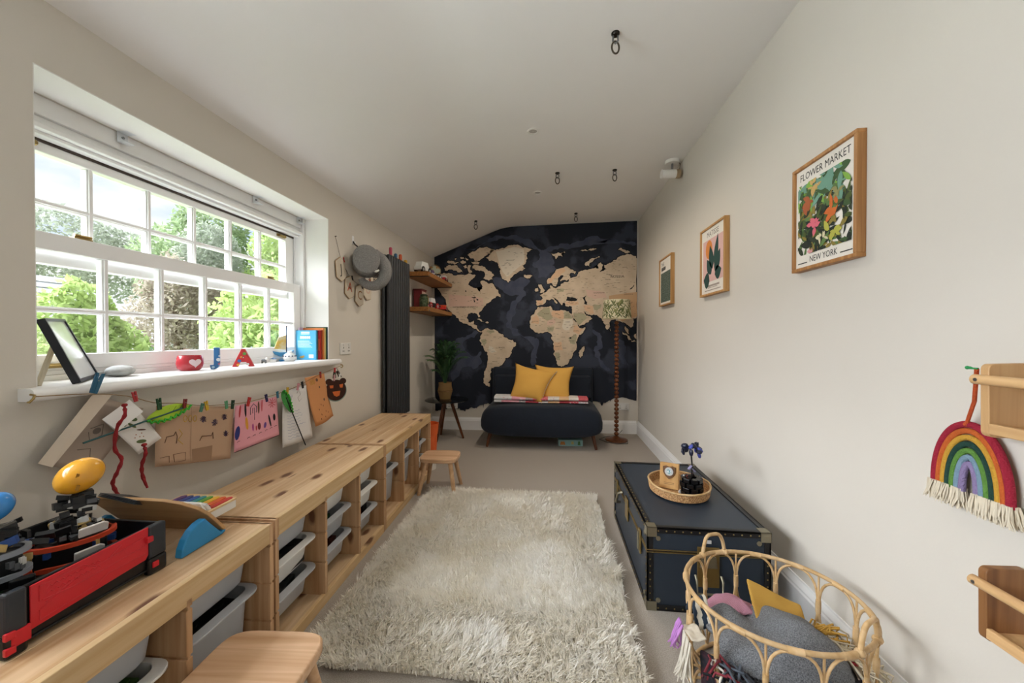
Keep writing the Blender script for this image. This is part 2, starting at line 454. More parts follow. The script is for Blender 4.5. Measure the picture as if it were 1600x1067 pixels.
for nm, (ya, yb) in (('trim_1', O1), ('trim_2', O2)):
    sp = [(-1.86, .98), (-1.487, .98), (-1.478, .985), (-1.474, .994), (-1.474, 1.003), (-1.478, 1.012), (-1.487, 1.017), (-1.86, 1.017)]
    sm = MB(); k = len(sp)
    def ext(pr, y0, y1):
        k = len(pr)
        sm.add([(x, y0, z) for x, z in pr] + [(x, y1, z) for x, z in pr],
               [tuple(range(k)), tuple(range(2*k-1, k-1, -1))] + [(i, (i+1) % k, (i+1) % k + k, i+k) for i in range(k)])
    ext(sp, ya, yb)
    hp = [(max(x, XL), z) for x, z in sp]
    ext(hp, ya-0.040, ya); ext(hp, yb, yb+0.062)
    struct(sm.build(nm, white_m, smooth=40))

# white plastic clips of a missing blind
for k, (y, xx, zz, lab) in enumerate(((1.34, -1.685, 1.981, 'white blind clip on the window soffit above the first brass catch'),
                                  (2.02, -1.685, 1.981, 'white blind clip midway along the window soffit'),
                                  (2.40, -1.690, 1.981, 'white blind clip in the top corner of the window reveal'))):
    t = thing('blind_bracket', lab, 'bracket', (xx, y, zz), 0, 'blind brackets')
    MB().box(-0.022, 0.022, -0.018, 0.018, -0.003, 0).build('plate', M('clip_white', '#d8dce0', 0.3), t)
    MB().box(-0.022, -0.019, -0.018, 0.018, -0.040, -0.003).box(-0.022, 0.012, -0.018, 0.018, -0.043, -0.040).build('hook', M('clip_white'), t)
    MB().cyl((-0.019, 0, -0.02), (-0.015, 0, -0.02), 0.005).build('screw', steel, t)

# ================================================================== OUTDOORS
grass = two_tone('lawn', '#6d7d52', '#8a9868', 12, 0.35, 0.65, 0.95)
g = MB().box(-60, -1.92, -20, 60, -1.7, -1.5).build('garden_ground', grass); struct(g)
bark = two_tone('bark', '#4f3f31', '#6d5a48', 30, 0.4, 0.6, 0.95, axisscale=(1, 1, 0.2))
def leafmat(nm, c1, c2):
    if nm in _M: return _M[nm]
    m = two_tone(nm, c1, c2, 3.0, 0.35, 0.65, 0.6)
    b = m.node_tree.nodes['Principled BSDF']
    b.inputs['Subsurface Weight'].default_value = 0.0
    nt = m.node_tree; tr = nt.nodes.new('ShaderNodeBsdfTranslucent'); mx = nt.nodes.new('ShaderNodeMixShader'); mx.inputs[0].default_value = 0.45
    rp = [x for x in nt.nodes if x.type == 'VALTORGB'][0]
    nt.links.new(rp.outputs['Color'], tr.inputs['Color'])
    o = [x for x in nt.nodes if x.type == 'OUTPUT_MATERIAL'][0]
    nt.links.new(b.outputs[0], mx.inputs[1]); nt.links.new(tr.outputs[0], mx.inputs[2]); nt.links.new(mx.outputs[0], o.inputs['Surface'])
    return m
def tree(name, label, loc, blobs, nleaf, ls, mat, trunk_h, tr, seed, cat='tree'):
    t = thing(name, label, cat, loc, 0, 'garden trees and bushes')
    rs = np.random.RandomState(seed)
    w = np.array([b[3]*b[4]*b[5] for b in blobs]) ** 0.67; w /= w.sum()
    vs = []; fs = []
    idx = rs.choice(len(blobs), nleaf, p=w)
    for i in range(nleaf):
        b = blobs[idx[i]]
        d = rs.normal(size=3); d /= np.linalg.norm(d) + 1e-9
        r = 0.55 + 0.5 * rs.rand() ** 0.5
        r *= 0.85 + 0.3 * vn(d[0]*3+5+idx[i], d[2]*3+d[1]*2)
        c = np.array(b[:3]) + d * r * np.array(b[3:6])
        u = rs.normal(size=3); u /= np.linalg.norm(u); q = np.cross(u, rs.normal(size=3)); q /= np.linalg.norm(q)
        s = ls * (0.6 + 0.8*rs.rand()); k = len(vs)
        vs += [tuple(c - u*s), tuple(c + q*s*0.45), tuple(c + u*s), tuple(c - q*s*0.45)]; fs.append((k, k+1, k+2, k+3))
    MB().add(vs, fs).build('foliage', mat, t, fixn=False)
    MB().tube([(0, 0, 0), (0.05, 0.03, trunk_h*0.5), (0, 0, trunk_h)], [tr, tr*0.8, tr*0.5], 8).build('trunk', bark, t, smooth=60)
    return t
lg = leafmat('leaf_light', '#8fa65c', '#b7c88c'); mg = leafmat('leaf_mid', '#7d926a', '#a3b48c'); dg = leafmat('leaf_grey', '#838c7c', '#a5ac9c'); br = leafmat('leaf_brown', '#968b7d', '#b0a898')
tree('garden_bush', 'bright yellow-green leafy bush outside the window beside the white post', (-7.0, 9.0, -1.5), [(0, 0, 2.6, 1.3, 1.5, 1.6), (0.6, -1.0, 2.0, 1.1, 1.1, 1.3), (-0.4, 1.3, 2.7, 1.0, 1.2, 1.6)], 14000, 0.085, lg, 2.6, 0.08, 1, 'bush')
tree('garden_tree', 'young light green tree leaning in front of the grey roof', (-7.9, 5.5, -1.5), [(0, 0, 2.7, 0.5, 0.55, 0.9), (0.2, 0.45, 2.1, 0.5, 0.5, 0.8), (-0.1, 0.2, 3.0, 0.3, 0.35, 0.4)], 3600, 0.075, lg, 2.6, 0.05, 2)
tree('garden_tree', 'grey-brown conifer with feathery foliage in the middle of the garden', (-9.9, 9.0, -1.5), [(0, 0, 2.5, 0.9, 0.95, 2.2), (0.1, 0.2, 3.6, 0.7, 0.8, 1.0)], 12000, 0.06, br, 3.5, 0.14, 3)
tree('garden_tree', 'dull grey-green conifer rising beside the feathery brown one', (-11.0, 11.0, -1.5), [(0, 0, 3.0, 1.1, 1.2, 2.6), (0.1, 0, 5.0, 0.8, 0.9, 1.3)], 12000, 0.065, dg, 4.5, 0.15, 4)
tree('garden_tree', 'tall mid green tree behind the bright bush', (-11.5, 16.2, -1.5), [(0, 0, 4.4, 1.9, 2.0, 2.6), (0.3, -0.9, 6.3, 1.5, 1.4, 1.6), (-0.5, 1.0, 7.0, 1.3, 1.4, 1.5)], 14000, 0.11, lg, 5.0, 0.16, 5)
tree('garden_tree', 'pale green rounded tree seen through the upper panes', (-15.5, 15.0, -1.5), [(0, 0, 5.6, 2.0, 2.0, 2.0), (0.2, 0.6, 7.6, 1.3, 1.4, 1.2)], 11000, 0.10, mg, 5.0, 0.16, 6)
tree('garden_tree', 'distant low line tree with small leaves above the grey roof', (-23.5, 15.6, -1.5), [(0, 0, 7.0, 2.4, 2.3, 1.8), (0.2, 2.4, 6.6, 1.9, 1.9, 1.9), (0, -2.4, 6.2, 1.7, 1.9, 1.4)], 9000, 0.11, dg, 5.0, 0.16, 8)
hs = thing('neighbour_house', 'neighbouring house with a pale grey slate roof and white fascia', 'house', (-17.5, 9.2, -1.5))
slate = two_tone('slate', '#a9abb1', '#c3c5ca', 6, 0.4, 0.6, 0.6, 'wave', (0.4, 0.4, 5))
MB().box(-3, 1.2, -4, 3.6, 0, 2.9).build('wall', M('render_cream', '#d7d2c6', 0.9), hs)
rf = MB().prism([(1.6, 2.8), (-1.0, 4.9), (-3.6, 2.8)], -4.3, 3.9, lambda u, v, d: (u, d, v)).build('roof', slate, hs)
for k in range(9):
    s0 = k/9; s1 = (k+1)/9 + 0.012
    p = lambda s, o: (1.6 - 2.6*s + o*0.63, 2.8 + 2.1*s + o*0.78)
    a = p(s0, 0.05); b = p(s1, 0.015); c = p(s1, 0.0); e = p(s0, 0.0)
    MB().prism([a, b, c, e], -4.32, 3.92, lambda u, v, d: (u, d, v)).build('slate_course', slate, rf)
MB().box(1.56, 1.64, -4.3, 3.9, 2.62, 2.82).build('fascia', white_m, hs)
for y in (-2.4, 0.2, 2.4):
    wn = MB().box(1.2, 1.24, y-0.5, y+0.5, 0.9, 2.2).build('window', white_m, hs)
    MB().box(1.24, 1.245, y-0.42, y+0.42, 1.0, 2.1).build('pane', M('dark_glass', '#2b3138', 0.1), wn)
po = thing('garden_post', 'white painted square post standing outside the window', 'post', (-4.4, 6.05, -1.5))
MB().box(-0.06, 0.06, -0.06, 0.06, 0, 2.9).build('shaft', white_m, po, bevel=0.005)
MB().box(-0.09, 0.09, -0.09, 0.09, 2.9, 2.98).build('cap', white_m, po, bevel=0.005)

# ================================================================== MAP MURAL
LAND = [[(-0.834,2.176),(-0.775,2.218),(-0.785,2.258),(-0.715,2.271),(-0.666,2.274),(-0.607,2.287),(-0.567,2.306),(-0.489,2.323),(-0.411,2.321),(-0.333,2.29),(-0.245,2.264),(-0.284,2.241),(-0.318,2.232),(-0.323,2.193),(-0.308,2.154),(-0.333,2.096),(-0.372,2.068),(-0.333,2.029),(-0.372,2.0),(-0.44,1.977),(-0.489,1.939),(-0.518,1.915),(-0.548,1.857),(-0.597,1.888),(-0.636,1.937),(-0.651,1.986),(-0.646,2.025),(-0.676,2.074),(-0.691,2.114),(-0.735,2.129),(-0.795,2.131)],[(-1.074,2.211),(-1.024,2.249),(-0.944,2.281),(-0.864,2.299),(-0.785,2.292),(-0.72,2.271),(-0.765,2.233),(-0.824,2.205),(-0.874,2.167),(-0.914,2.138),(-0.974,2.139),(-1.004,2.17),(-1.044,2.185)],[(-1.024,2.131),(-0.964,2.129),(-0.904,2.118),(-0.924,2.094),(-1.004,2.106)],[(-1.165,2.134),(-1.094,2.137),(-1.084,2.112),(-1.145,2.109)],[(-1.337,2.128),(-1.276,2.146),(-1.236,2.125),(-1.175,2.119),(-1.226,2.1),(-1.297,2.112)],[(-1.236,2.165),(-1.21,2.179),(-1.215,2.15)],[(-1.165,2.183),(-1.125,2.187),(-1.109,2.162),(-1.145,2.163)],[(-1.094,2.181),(-1.054,2.161),(-1.064,2.146),(-1.094,2.167)],[(-1.368,2.059),(-1.327,2.083),(-1.266,2.086),(-1.195,2.07),(-1.145,2.025),(-1.125,1.99),(-1.185,1.996),(-1.246,2.017),(-1.297,2.038),(-1.337,2.019),(-1.363,2.029)],[(-1.125,2.074),(-1.084,2.088),(-1.074,2.053),(-1.105,2.044)],[(-1.004,2.071),(-0.954,2.085),(-0.874,2.069),(-0.824,2.028),(-0.775,1.998),(-0.725,1.948),(-0.765,1.92),(-0.745,1.9),(-0.795,1.881),(-0.864,1.911),(-0.844,1.96),(-0.884,2.01),(-0.934,2.021),(-0.974,2.031),(-1.004,2.042)],[(-1.064,2.082),(-1.019,2.081),(-1.034,2.023),(-1.004,1.993),(-1.054,1.984),(-1.064,2.033)],[(-0.357,1.947),(-0.303,1.951),(-0.245,1.94),(-0.294,1.907),(-0.333,1.912)],[(-1.5,1.982),(-1.409,1.98),(-1.337,1.984),(-1.266,1.978),(-1.196,1.966),(-1.125,1.965),(-1.064,1.974),(-1.004,1.963),(-0.964,1.952),(-0.984,1.923),(-1.024,1.899),(-1.049,1.865),(-1.055,1.836),(-1.004,1.806),(-0.944,1.785),(-0.924,1.755),(-0.904,1.735),(-0.899,1.775),(-0.874,1.813),(-0.899,1.853),(-0.894,1.883),(-0.844,1.882),(-0.795,1.842),(-0.755,1.856),(-0.715,1.801),(-0.676,1.762),(-0.671,1.732),(-0.646,1.703),(-0.641,1.678),(-0.686,1.693),(-0.715,1.664),(-0.765,1.631),(-0.825,1.597),(-0.855,1.558),(-0.858,1.575),(-0.876,1.53),(-0.91,1.496),(-0.922,1.468),(-0.91,1.428),(-0.927,1.423),(-0.945,1.462),(-0.997,1.474),(-1.066,1.458),(-1.078,1.418),(-1.055,1.366),(-1.008,1.366),(-0.985,1.389),(-0.991,1.338),(-0.945,1.32),(-0.939,1.281),(-0.916,1.252),(-0.876,1.258),(-0.893,1.235),(-0.928,1.246),(-0.962,1.281),(-1.009,1.304),(-1.055,1.326),(-1.113,1.349),(-1.154,1.367),(-1.183,1.407),(-1.23,1.457),(-1.297,1.506),(-1.347,1.58),(-1.355,1.662),(-1.422,1.752),(-1.472,1.81),(-1.501,1.867)],[(-0.881,1.258),(-0.847,1.28),(-0.818,1.292),(-0.79,1.275),(-0.732,1.274),(-0.687,1.252),(-0.618,1.212),(-0.607,1.178),(-0.55,1.15),(-0.493,1.139),(-0.454,1.111),(-0.454,1.082),(-0.488,1.043),(-0.505,0.975),(-0.527,0.941),(-0.584,0.913),(-0.595,0.873),(-0.63,0.822),(-0.664,0.794),(-0.71,0.799),(-0.761,0.787),(-0.767,0.747),(-0.778,0.69),(-0.778,0.634),(-0.807,0.605),(-0.778,0.56),(-0.796,0.548),(-0.836,0.57),(-0.859,0.621),(-0.853,0.69),(-0.836,0.758),(-0.818,0.838),(-0.807,0.94),(-0.813,0.985),(-0.859,1.014),(-0.893,1.076),(-0.916,1.133),(-0.905,1.178),(-0.887,1.212)],[(-0.951,1.4),(-0.904,1.4),(-0.853,1.365),(-0.893,1.371)],[(-0.841,1.36),(-0.807,1.369),(-0.795,1.354),(-0.824,1.348)],[(-0.181,1.547),(-0.128,1.551),(-0.022,1.56),(-0.003,1.531),(0.007,1.506),(0.074,1.496),(0.102,1.51),(0.14,1.501),(0.197,1.491),(0.226,1.462),(0.255,1.413),(0.274,1.375),(0.312,1.317),(0.33,1.289),(0.406,1.298),(0.397,1.269),(0.368,1.221),(0.312,1.164),(0.288,1.116),(0.298,1.039),(0.255,0.982),(0.246,0.934),(0.217,0.905),(0.198,0.856),(0.141,0.817),(0.084,0.817),(0.045,0.894),(0.012,0.961),(0.026,1.058),(0.012,1.125),(-0.017,1.164),(-0.008,1.203),(-0.041,1.227),(-0.06,1.241),(-0.109,1.227),(-0.167,1.217),(-0.205,1.232),(-0.244,1.271),(-0.278,1.319),(-0.268,1.397),(-0.254,1.445),(-0.215,1.494)],[(0.388,1.064),(0.392,1.02),(0.369,0.944),(0.345,0.92),(0.326,0.944),(0.331,1.011),(0.359,1.03)],[(-0.064,1.884),(-0.021,1.907),(0.018,1.964),(0.075,2.016),(0.142,2.034),(0.199,2.028),(0.293,1.978),(0.275,1.945),(0.218,1.961),(0.208,1.932),(0.218,1.903),(0.189,1.88),(0.104,1.862),(0.094,1.876),(0.132,1.938),(0.113,1.938),(0.07,1.896),(0.07,1.867),(0.056,1.829),(0.037,1.8),(0.008,1.81),(-0.006,1.839),(-0.03,1.845),(-0.054,1.831)],[(0.218,1.903),(0.275,1.912),(0.312,1.949),(0.35,1.987),(0.425,1.995),(0.482,2.013),(0.557,2.007),(0.547,2.05),(0.584,2.087),(0.612,2.058),(0.603,2.001),(0.575,1.964),(0.622,1.982),(0.659,2.0),(0.631,2.019),(0.622,2.057),(0.687,2.075),(0.742,2.112),(0.807,2.148),(0.917,2.178),(1.0,2.153),(1.017,2.122),(1.019,1.411),(0.964,1.4),(0.982,1.353),(0.973,1.306),(0.936,1.296),(0.899,1.325),(0.863,1.353),(0.826,1.363),(0.779,1.387),(0.714,1.382),(0.691,1.354),(0.696,1.316),(0.668,1.264),(0.65,1.278),(0.621,1.345),(0.603,1.383),(0.556,1.431),(0.49,1.445),(0.453,1.45),(0.415,1.46),(0.382,1.489),(0.415,1.436),(0.453,1.431),(0.486,1.403),(0.434,1.355),(0.33,1.308),(0.274,1.394),(0.236,1.461),(0.24,1.5),(0.235,1.553),(0.159,1.56),(0.15,1.606),(0.131,1.597),(0.121,1.568),(0.083,1.607),(0.045,1.646),(0.016,1.66),(0.064,1.597),(0.045,1.588),(-0.013,1.646),(-0.08,1.637),(-0.114,1.575),(-0.186,1.561),(-0.201,1.59),(-0.201,1.634),(-0.133,1.638),(-0.117,1.648),(-0.155,1.697),(-0.122,1.711),(-0.078,1.734),(-0.049,1.763),(-0.021,1.777),(-0.025,1.82),(0.003,1.801),(0.046,1.776),(0.094,1.799),(0.104,1.828),(0.151,1.856),(0.199,1.86)],[(-0.17,1.832),(-0.136,1.827),(-0.117,1.783),(-0.093,1.754),(-0.155,1.721),(-0.141,1.764),(-0.165,1.794)],[(-0.213,1.775),(-0.179,1.784),(-0.175,1.745),(-0.208,1.736)],[(-0.011,2.21),(0.065,2.218),(0.151,2.23),(0.156,2.211),(0.103,2.202),(0.122,2.164),(0.079,2.179),(0.046,2.137),(0.017,2.176)],[(0.397,2.053),(0.425,2.1),(0.481,2.141),(0.566,2.163),(0.575,2.149),(0.5,2.117),(0.453,2.08),(0.458,2.032)],[(0.793,2.233),(0.834,2.256),(0.88,2.226),(0.936,2.202),(0.899,2.188),(0.853,2.208)],[(0.34,2.235),(0.397,2.248),(0.425,2.233),(0.462,2.256),(0.537,2.254),(0.5,2.236),(0.425,2.228),(0.369,2.225)],[(0.84,1.249),(0.881,1.221),(0.937,1.164),(0.951,1.136),(0.918,1.14),(0.872,1.202)],[(0.951,1.131),(1.018,1.117),(1.016,1.112),(0.955,1.117)],[(0.872,1.306),(0.89,1.296),(0.918,1.24),(0.927,1.211),(0.9,1.23)],[(0.983,1.202),(1.017,1.225),(1.017,1.155),(0.992,1.164)],[(0.696,1.278),(0.71,1.259),(0.701,1.245)]]
LAKES = [[(-1.02,1.678),(-0.974,1.687),(-0.954,1.672),(-0.994,1.667)],[(-0.984,1.658),(-0.969,1.618),(-0.985,1.613)],[(-0.954,1.662),(-0.924,1.642),(-0.939,1.632)],[(0.169,1.625),(0.183,1.673),(0.226,1.663),(0.273,1.658),(0.306,1.628),(0.254,1.619),(0.197,1.62)],[(0.363,1.661),(0.415,1.685),(0.396,1.651),(0.424,1.603),(0.424,1.57),(0.387,1.58),(0.391,1.618)],[(0.928,1.754),(0.983,1.81),(0.964,1.768),(0.937,1.75)],[(0.207,1.174),(0.236,1.178),(0.231,1.154),(0.212,1.154)],[(-1.267,1.874),(-1.236,1.878),(-1.256,1.864)],[(-1.1,1.762),(-1.085,1.767),(-1.08,1.742)]]
PATCH = [('green',[(-0.191,1.46),(-0.109,1.536),(-0.032,1.545),(-0.013,1.454),(0.007,1.415),(-0.061,1.377)]),('peach',[(-0.011,1.482),(0.008,1.502),(0.138,1.493),(0.14,1.406),(0.102,1.397),(-0.001,1.425)]),('green',[(0.145,1.488),(0.199,1.486),(0.247,1.406),(0.145,1.406)]),('white',[(0.136,1.4),(0.24,1.399),(0.25,1.327),(0.207,1.26),(0.141,1.27),(0.117,1.308)]),('pink',[(-0.065,1.375),(0.024,1.405),(0.04,1.357),(-0.022,1.319),(-0.07,1.328)]),('peach',[(-0.252,1.416),(-0.194,1.455),(-0.162,1.396),(-0.171,1.338),(-0.259,1.348)]),('green',[(-0.07,1.299),(0.026,1.304),(0.007,1.246),(-0.041,1.236)]),('peach',[(0.255,1.318),(0.312,1.313),(0.33,1.284),(0.378,1.277),(0.321,1.212),(0.255,1.241)]),('green',[(0.193,1.164),(0.283,1.212),(0.295,1.154),(0.285,1.087),(0.217,1.097)]),('peach',[(0.026,1.116),(0.112,1.116),(0.131,1.01),(0.021,1.01)]),('green',[(0.026,0.981),(0.093,0.971),(0.093,0.885),(0.055,0.894)]),('white',[(-0.79,1.065),(-0.732,1.037),(-0.687,0.986),(-0.755,0.974),(-0.795,0.997)]),('green',[(-0.801,1.263),(-0.738,1.263),(-0.721,1.235),(-0.778,1.212),(-0.824,1.241)]),('green',[(-0.893,1.144),(-0.836,1.156),(-0.824,1.099),(-0.859,1.065)]),('peach',[(0.161,1.606),(0.235,1.62),(0.321,1.614),(0.33,1.576),(0.245,1.562),(0.169,1.568)]),('peach',[(0.368,1.566),(0.452,1.565),(0.499,1.555),(0.509,1.462),(0.457,1.46),(0.401,1.499)]),('green',[(0.499,1.574),(0.593,1.578),(0.584,1.526),(0.546,1.497),(0.509,1.507)]),('pink',[(0.405,1.756),(0.63,1.725),(0.658,1.658),(0.518,1.641),(0.434,1.67)]),('orange',[(0.686,1.677),(1.018,1.72),(1.019,1.428),(0.844,1.363),(0.705,1.487)]),('peach',[(-0.059,1.884),(-0.016,1.905),(0.022,1.959),(0.075,2.011),(0.142,2.029),(0.161,1.99),(0.104,1.943),(0.027,1.897),(-0.011,1.849),(-0.049,1.84)]),('peach',[(-0.196,1.629),(-0.114,1.633),(-0.119,1.58),(-0.186,1.566)]),('green',[(0.254,1.461),(0.33,1.47),(0.387,1.46),(0.425,1.412),(0.33,1.327),(0.283,1.394)]),('pink',[(-1.318,1.721),(-0.865,1.666),(-0.875,1.558),(-1.318,1.562)]),('green',[(0.056,1.771),(0.142,1.77),(0.132,1.732),(0.056,1.723)]),('white',[(-0.705,2.251),(-0.469,2.303),(-0.352,2.262),(-0.352,2.097),(-0.567,1.926),(-0.626,2.005)])]
RIDGE = [[(-0.262,2.361),(-0.204,2.306),(-0.136,2.251),(-0.107,2.251),(-0.05,2.288),(0.075,2.304),(0.151,2.326),(0.274,2.337),(0.406,2.386),(0.546,2.41),(0.723,2.377),(0.723,2.353),(0.556,2.334),(0.806,2.341),(0.99,2.322),(1.009,2.294),(0.917,2.296),(0.547,2.306),(0.359,2.282),(0.122,2.269),(0.008,2.253),(-0.069,2.235),(0.008,2.137),(0.027,2.089),(-0.002,2.061),(0.046,2.021),(-0.002,1.974),(-0.078,1.908),(-0.175,1.91),(-0.184,2.035),(-0.243,2.056),(-0.243,2.104),(-0.156,2.16),(-0.156,2.228),(-0.262,2.288)],[(-1.124,2.291),(-1.004,2.288),(-0.864,2.362),(-0.784,2.419),(-0.636,2.444),(-0.469,2.449),(-0.381,2.408),(-0.236,2.346),(-0.178,2.267),(-0.245,2.288),(-0.372,2.349),(-0.489,2.401),(-0.666,2.406),(-0.785,2.37),(-0.924,2.315),(-1.064,2.279)],[(-0.75,1.912),(-0.572,1.874),(-0.396,1.923),(-0.274,1.869),(-0.361,1.766),(-0.326,1.696),(-0.449,1.558),(-0.502,1.418),(-0.502,1.296),(-0.396,1.208),(-0.222,1.173),(-0.169,1.068),(-0.187,0.912),(-0.256,0.911),(-0.239,1.068),(-0.326,1.155),(-0.484,1.19),(-0.572,1.296),(-0.572,1.454),(-0.519,1.593),(-0.414,1.697),(-0.572,1.716),(-0.678,1.805)],[(0.481,1.279),(0.538,1.24),(0.603,1.183),(0.613,1.05),(0.557,1.012),(0.576,0.935),(0.651,0.821),(0.707,0.765),(0.651,0.764),(0.576,0.859),(0.519,0.935),(0.501,1.011),(0.547,1.069),(0.547,1.164),(0.5,1.221)],[(-1.23,1.121),(-1.136,1.178),(-1.055,1.201),(-0.916,1.292),(-0.939,1.224),(-1.055,1.155),(-1.125,1.11),(-1.102,0.996),(-0.986,0.928),(-0.893,0.996),(-0.916,0.928),(-0.893,0.837),(-0.997,0.768),(-1.137,0.79),(-1.266,0.605),(-1.289,0.674),(-1.207,0.812),(-1.242,0.949)],[(-0.254,1.154),(-0.196,1.164),(-0.176,1.048),(-0.195,0.854),(-0.254,0.814),(-0.263,0.911),(-0.234,1.028)],[(0.798,1.164),(0.891,1.051),(0.873,0.918),(0.919,0.824),(0.836,0.861),(0.817,0.974)]]
MBOT = [(-1.492,0.229),(-1.408,0.239),(-1.324,0.265),(-1.224,0.267),(-1.157,0.244),(-1.099,0.229),(-1.116,0.261),(-1.033,0.279),(-0.95,0.272),(-0.893,0.314),(-0.811,0.34),(-0.745,0.309),(-0.583,0.344),(-0.102,0.337),(0.291,0.36),(0.508,0.388),(0.585,0.381),(0.6,0.334),(0.623,0.374),(0.715,0.407),(0.829,0.44),(0.942,0.419),(1.018,0.412)]
MTOP = [(-1.5,2.161),(-0.598,2.541),(1.015,2.549)]
MTEXT = [('RUSSIA',0.784,1.908,0.034),('GREENLAND',-0.528,2.135,0.014),('UNITED STATES OF AMERICA',-1.101,1.555,0.02),('BRAZIL',-0.63,1.043,0.02),('ALGERIA',-0.07,1.464,0.013),('LIBYA',0.054,1.463,0.013),('EGYPT',0.188,1.443,0.013),('SUDAN',0.188,1.361,0.013),('NIGER',-0.017,1.355,0.013),('MALI',-0.114,1.365,0.013),('CHAD',0.083,1.357,0.013),('ETHIOPIA',0.293,1.25,0.012),('ANGOLA',0.069,1.058,0.013),('NIGERIA',-0.027,1.275,0.012),('SAUDI ARABIA',0.311,1.471,0.013),('KAZAKHSTAN',0.565,1.714,0.016),('MONGOLIA',0.917,1.693,0.016),('IRAN',0.443,1.529,0.013),('MAURITANIA',-0.215,1.37,0.011),('CANADA',-1.226,1.759,0.016),('BOLIVIA',-0.738,0.995,0.01),('UKRAINE',0.216,1.713,0.011),('TURKEY',0.231,1.588,0.011),('SPAIN',-0.148,1.592,0.011),('INDIA',0.659,1.326,0.014),('KENYA',0.274,1.202,0.01),('TANZANIA',0.231,1.126,0.01),('NAMIBIA',0.065,0.981,0.009),('MEXICO',-1.13,1.395,0.012),('ARGENTINA',-0.79,0.838,0.011),('PERU',-0.859,1.121,0.01),('COLOMBIA',-0.83,1.201,0.01),('VENEZUELA',-0.761,1.244,0.01),('CONGO',0.131,1.174,0.011),('ZAMBIA',0.155,1.039,0.01),('SOMALIA',0.373,1.277,0.008),('SWEDEN',0.046,1.892,0.01),('FINLAND',0.151,1.919,0.01),('GERMANY',-0.006,1.743,0.01),('POLAND',0.08,1.761,0.01),('FRANCE',-0.088,1.691,0.01),('BELARUS',0.166,1.76,0.01),('Siberian',0.673,1.876,0.016),('Plain',0.673,1.824,0.016),('West',0.673,1.938,0.016)]

navy = two_tone('mural_navy', '#1e2430', '#383e4d', 3.0, 0.50, 0.57, 0.75)
navy2 = two_tone('mural_ridge', '#40465a', '#4a5062', 9, 0.4, 0.6, 0.75)
navy0 = M('mural_outline', '#0d1219', 0.8)
land_m = two_tone('mural_land', '#dccab2', '#cbb79d', 6, 0.35, 0.65, 0.8)
pcol = {'green': M('map_green', '#b0a98c', 0.8), 'peach': M('map_peach', '#dcb896', 0.8), 'white': M('map_white', '#e0d6c5', 0.8), 'pink': M('map_pink', '#d9baa8', 0.8), 'orange': M('map_orange', '#cba680', 0.8)}
ink = M('map_ink', '#3c342d', 0.8)
mu = thing('wall_mural', 'navy world map mural with cream and peach land covering the end wall', 'mural', (0, 4.705, 0))
F = lambda u, v, d: (u, -d, v)
bot = rough_poly(MBOT, 0.012, 3, 5)[:-1]
bot = [p for p in bot if p[1] < 0.5]
i0 = min(range(len(bot)), key=lambda i: bot[i][0])
bot = sorted(bot, key=lambda p: p[0])
xr_ = MTOP[2][0]; xl_ = MTOP[0][0]
sheet = [(xl_, 2.198), (-0.76, 2.490), (-0.66, 2.526), (-0.58, 2.544), (-0.50, 2.552), (-0.42, 2.556), (0.2, 2.566), (xr_, 2.578), (xr_, bot[-1][1])] + bot[::-1]
MB().prism(sheet, 0, 0.003, F).build('sheet', navy, mu)
for k, p in enumerate(RIDGE):
    MB().flat(rough_poly(p, 0.03, 2, 50+k), F, 0.0034+0.0001*k).build('sea_ridge', navy2, mu, fixn=False)
def grow(p, a):
    n = len(p); ar = sum(p[i][0]*p[(i+1) % n][1]-p[(i+1) % n][0]*p[i][1] for i in range(n)); sg = 1 if ar > 0 else -1
    o = []
    for i in range(n):
        x0, y0 = p[i-1]; x1, y1 = p[(i+1) % n]; dx, dy = x1-x0, y1-y0; L_ = math.hypot(dx, dy) or 1
        o.append((min(max(p[i][0] + sg*dy/L_*a, xl_+0.001), xr_-0.001), p[i][1] - sg*dx/L_*a))
    return o
for k, p in enumerate(LAND):
    q = rough_poly(p, 0.016, 3, 100+k)
    q = [(min(max(u, xl_+0.002), xr_-0.002), v) for u, v in q]
    MB().flat(grow(q, 0.009), F, 0.0042).build('coast_outline', navy0, mu, fixn=False)
    MB().flat(q, F, 0.0048).build('landmass', land_m, mu, fixn=False)
for k, (c, p) in enumerate(PATCH):
    MB().flat(rough_poly(p, 0.008, 2, 300+k), F, 0.0054).build('country_patch', pcol[c], mu, fixn=False)
for k, p in enumerate(LAKES):
    MB().flat(rough_poly(p, 0.006, 2, 400+k), F, 0.0060).build('lake', navy0, mu, fixn=False)
for (tx, u, v, s) in MTEXT:
    text_mb(tx, s*1.25, lambda a, b, d, u=u, v=v: F(u+a, v+b, d), 0.0060, sx=1.25 if tx in ('RUSSIA',) else 1.0).build('map_lettering', ink, mu, fixn=False)
# tiny place names, too small to read, scattered over the land
def inside(p, poly):
    x, y = p; c = False; n = len(poly)
    for i in range(n):
        x0, y0 = poly[i]; x1, y1 = poly[i-1]
        if (y0 > y) != (y1 > y) and x < (x1-x0)*(y-y0)/(y1-y0)+x0: c = not c
    return c
rr = random.Random(2); dm_ = MB()
for p in LAND:
    xs_ = [q[0] for q in p]; zs_ = [q[1] for q in p]; ar = (max(xs_)-min(xs_))*(max(zs_)-min(zs_))
    for k in range(int(ar*260)):
        u = rr.uniform(min(xs_), max(xs_)); v = rr.uniform(min(zs_), max(zs_)); w = rr.uniform(0.006, 0.018); h = rr.uniform(0.0012, 0.0022)
        if inside((u, v), p) and inside((u+w, v), p) and inside((u-w, v), p): dm_.flat([(u-w, v-h), (u+w, v-h), (u+w, v+h), (u-w, v+h)], F, 0.0062)
o = dm_.build('place_names', M('map_ink_soft', '#7d6f60', 0.8), mu, fixn=False); o['kind'] = 'stuff'
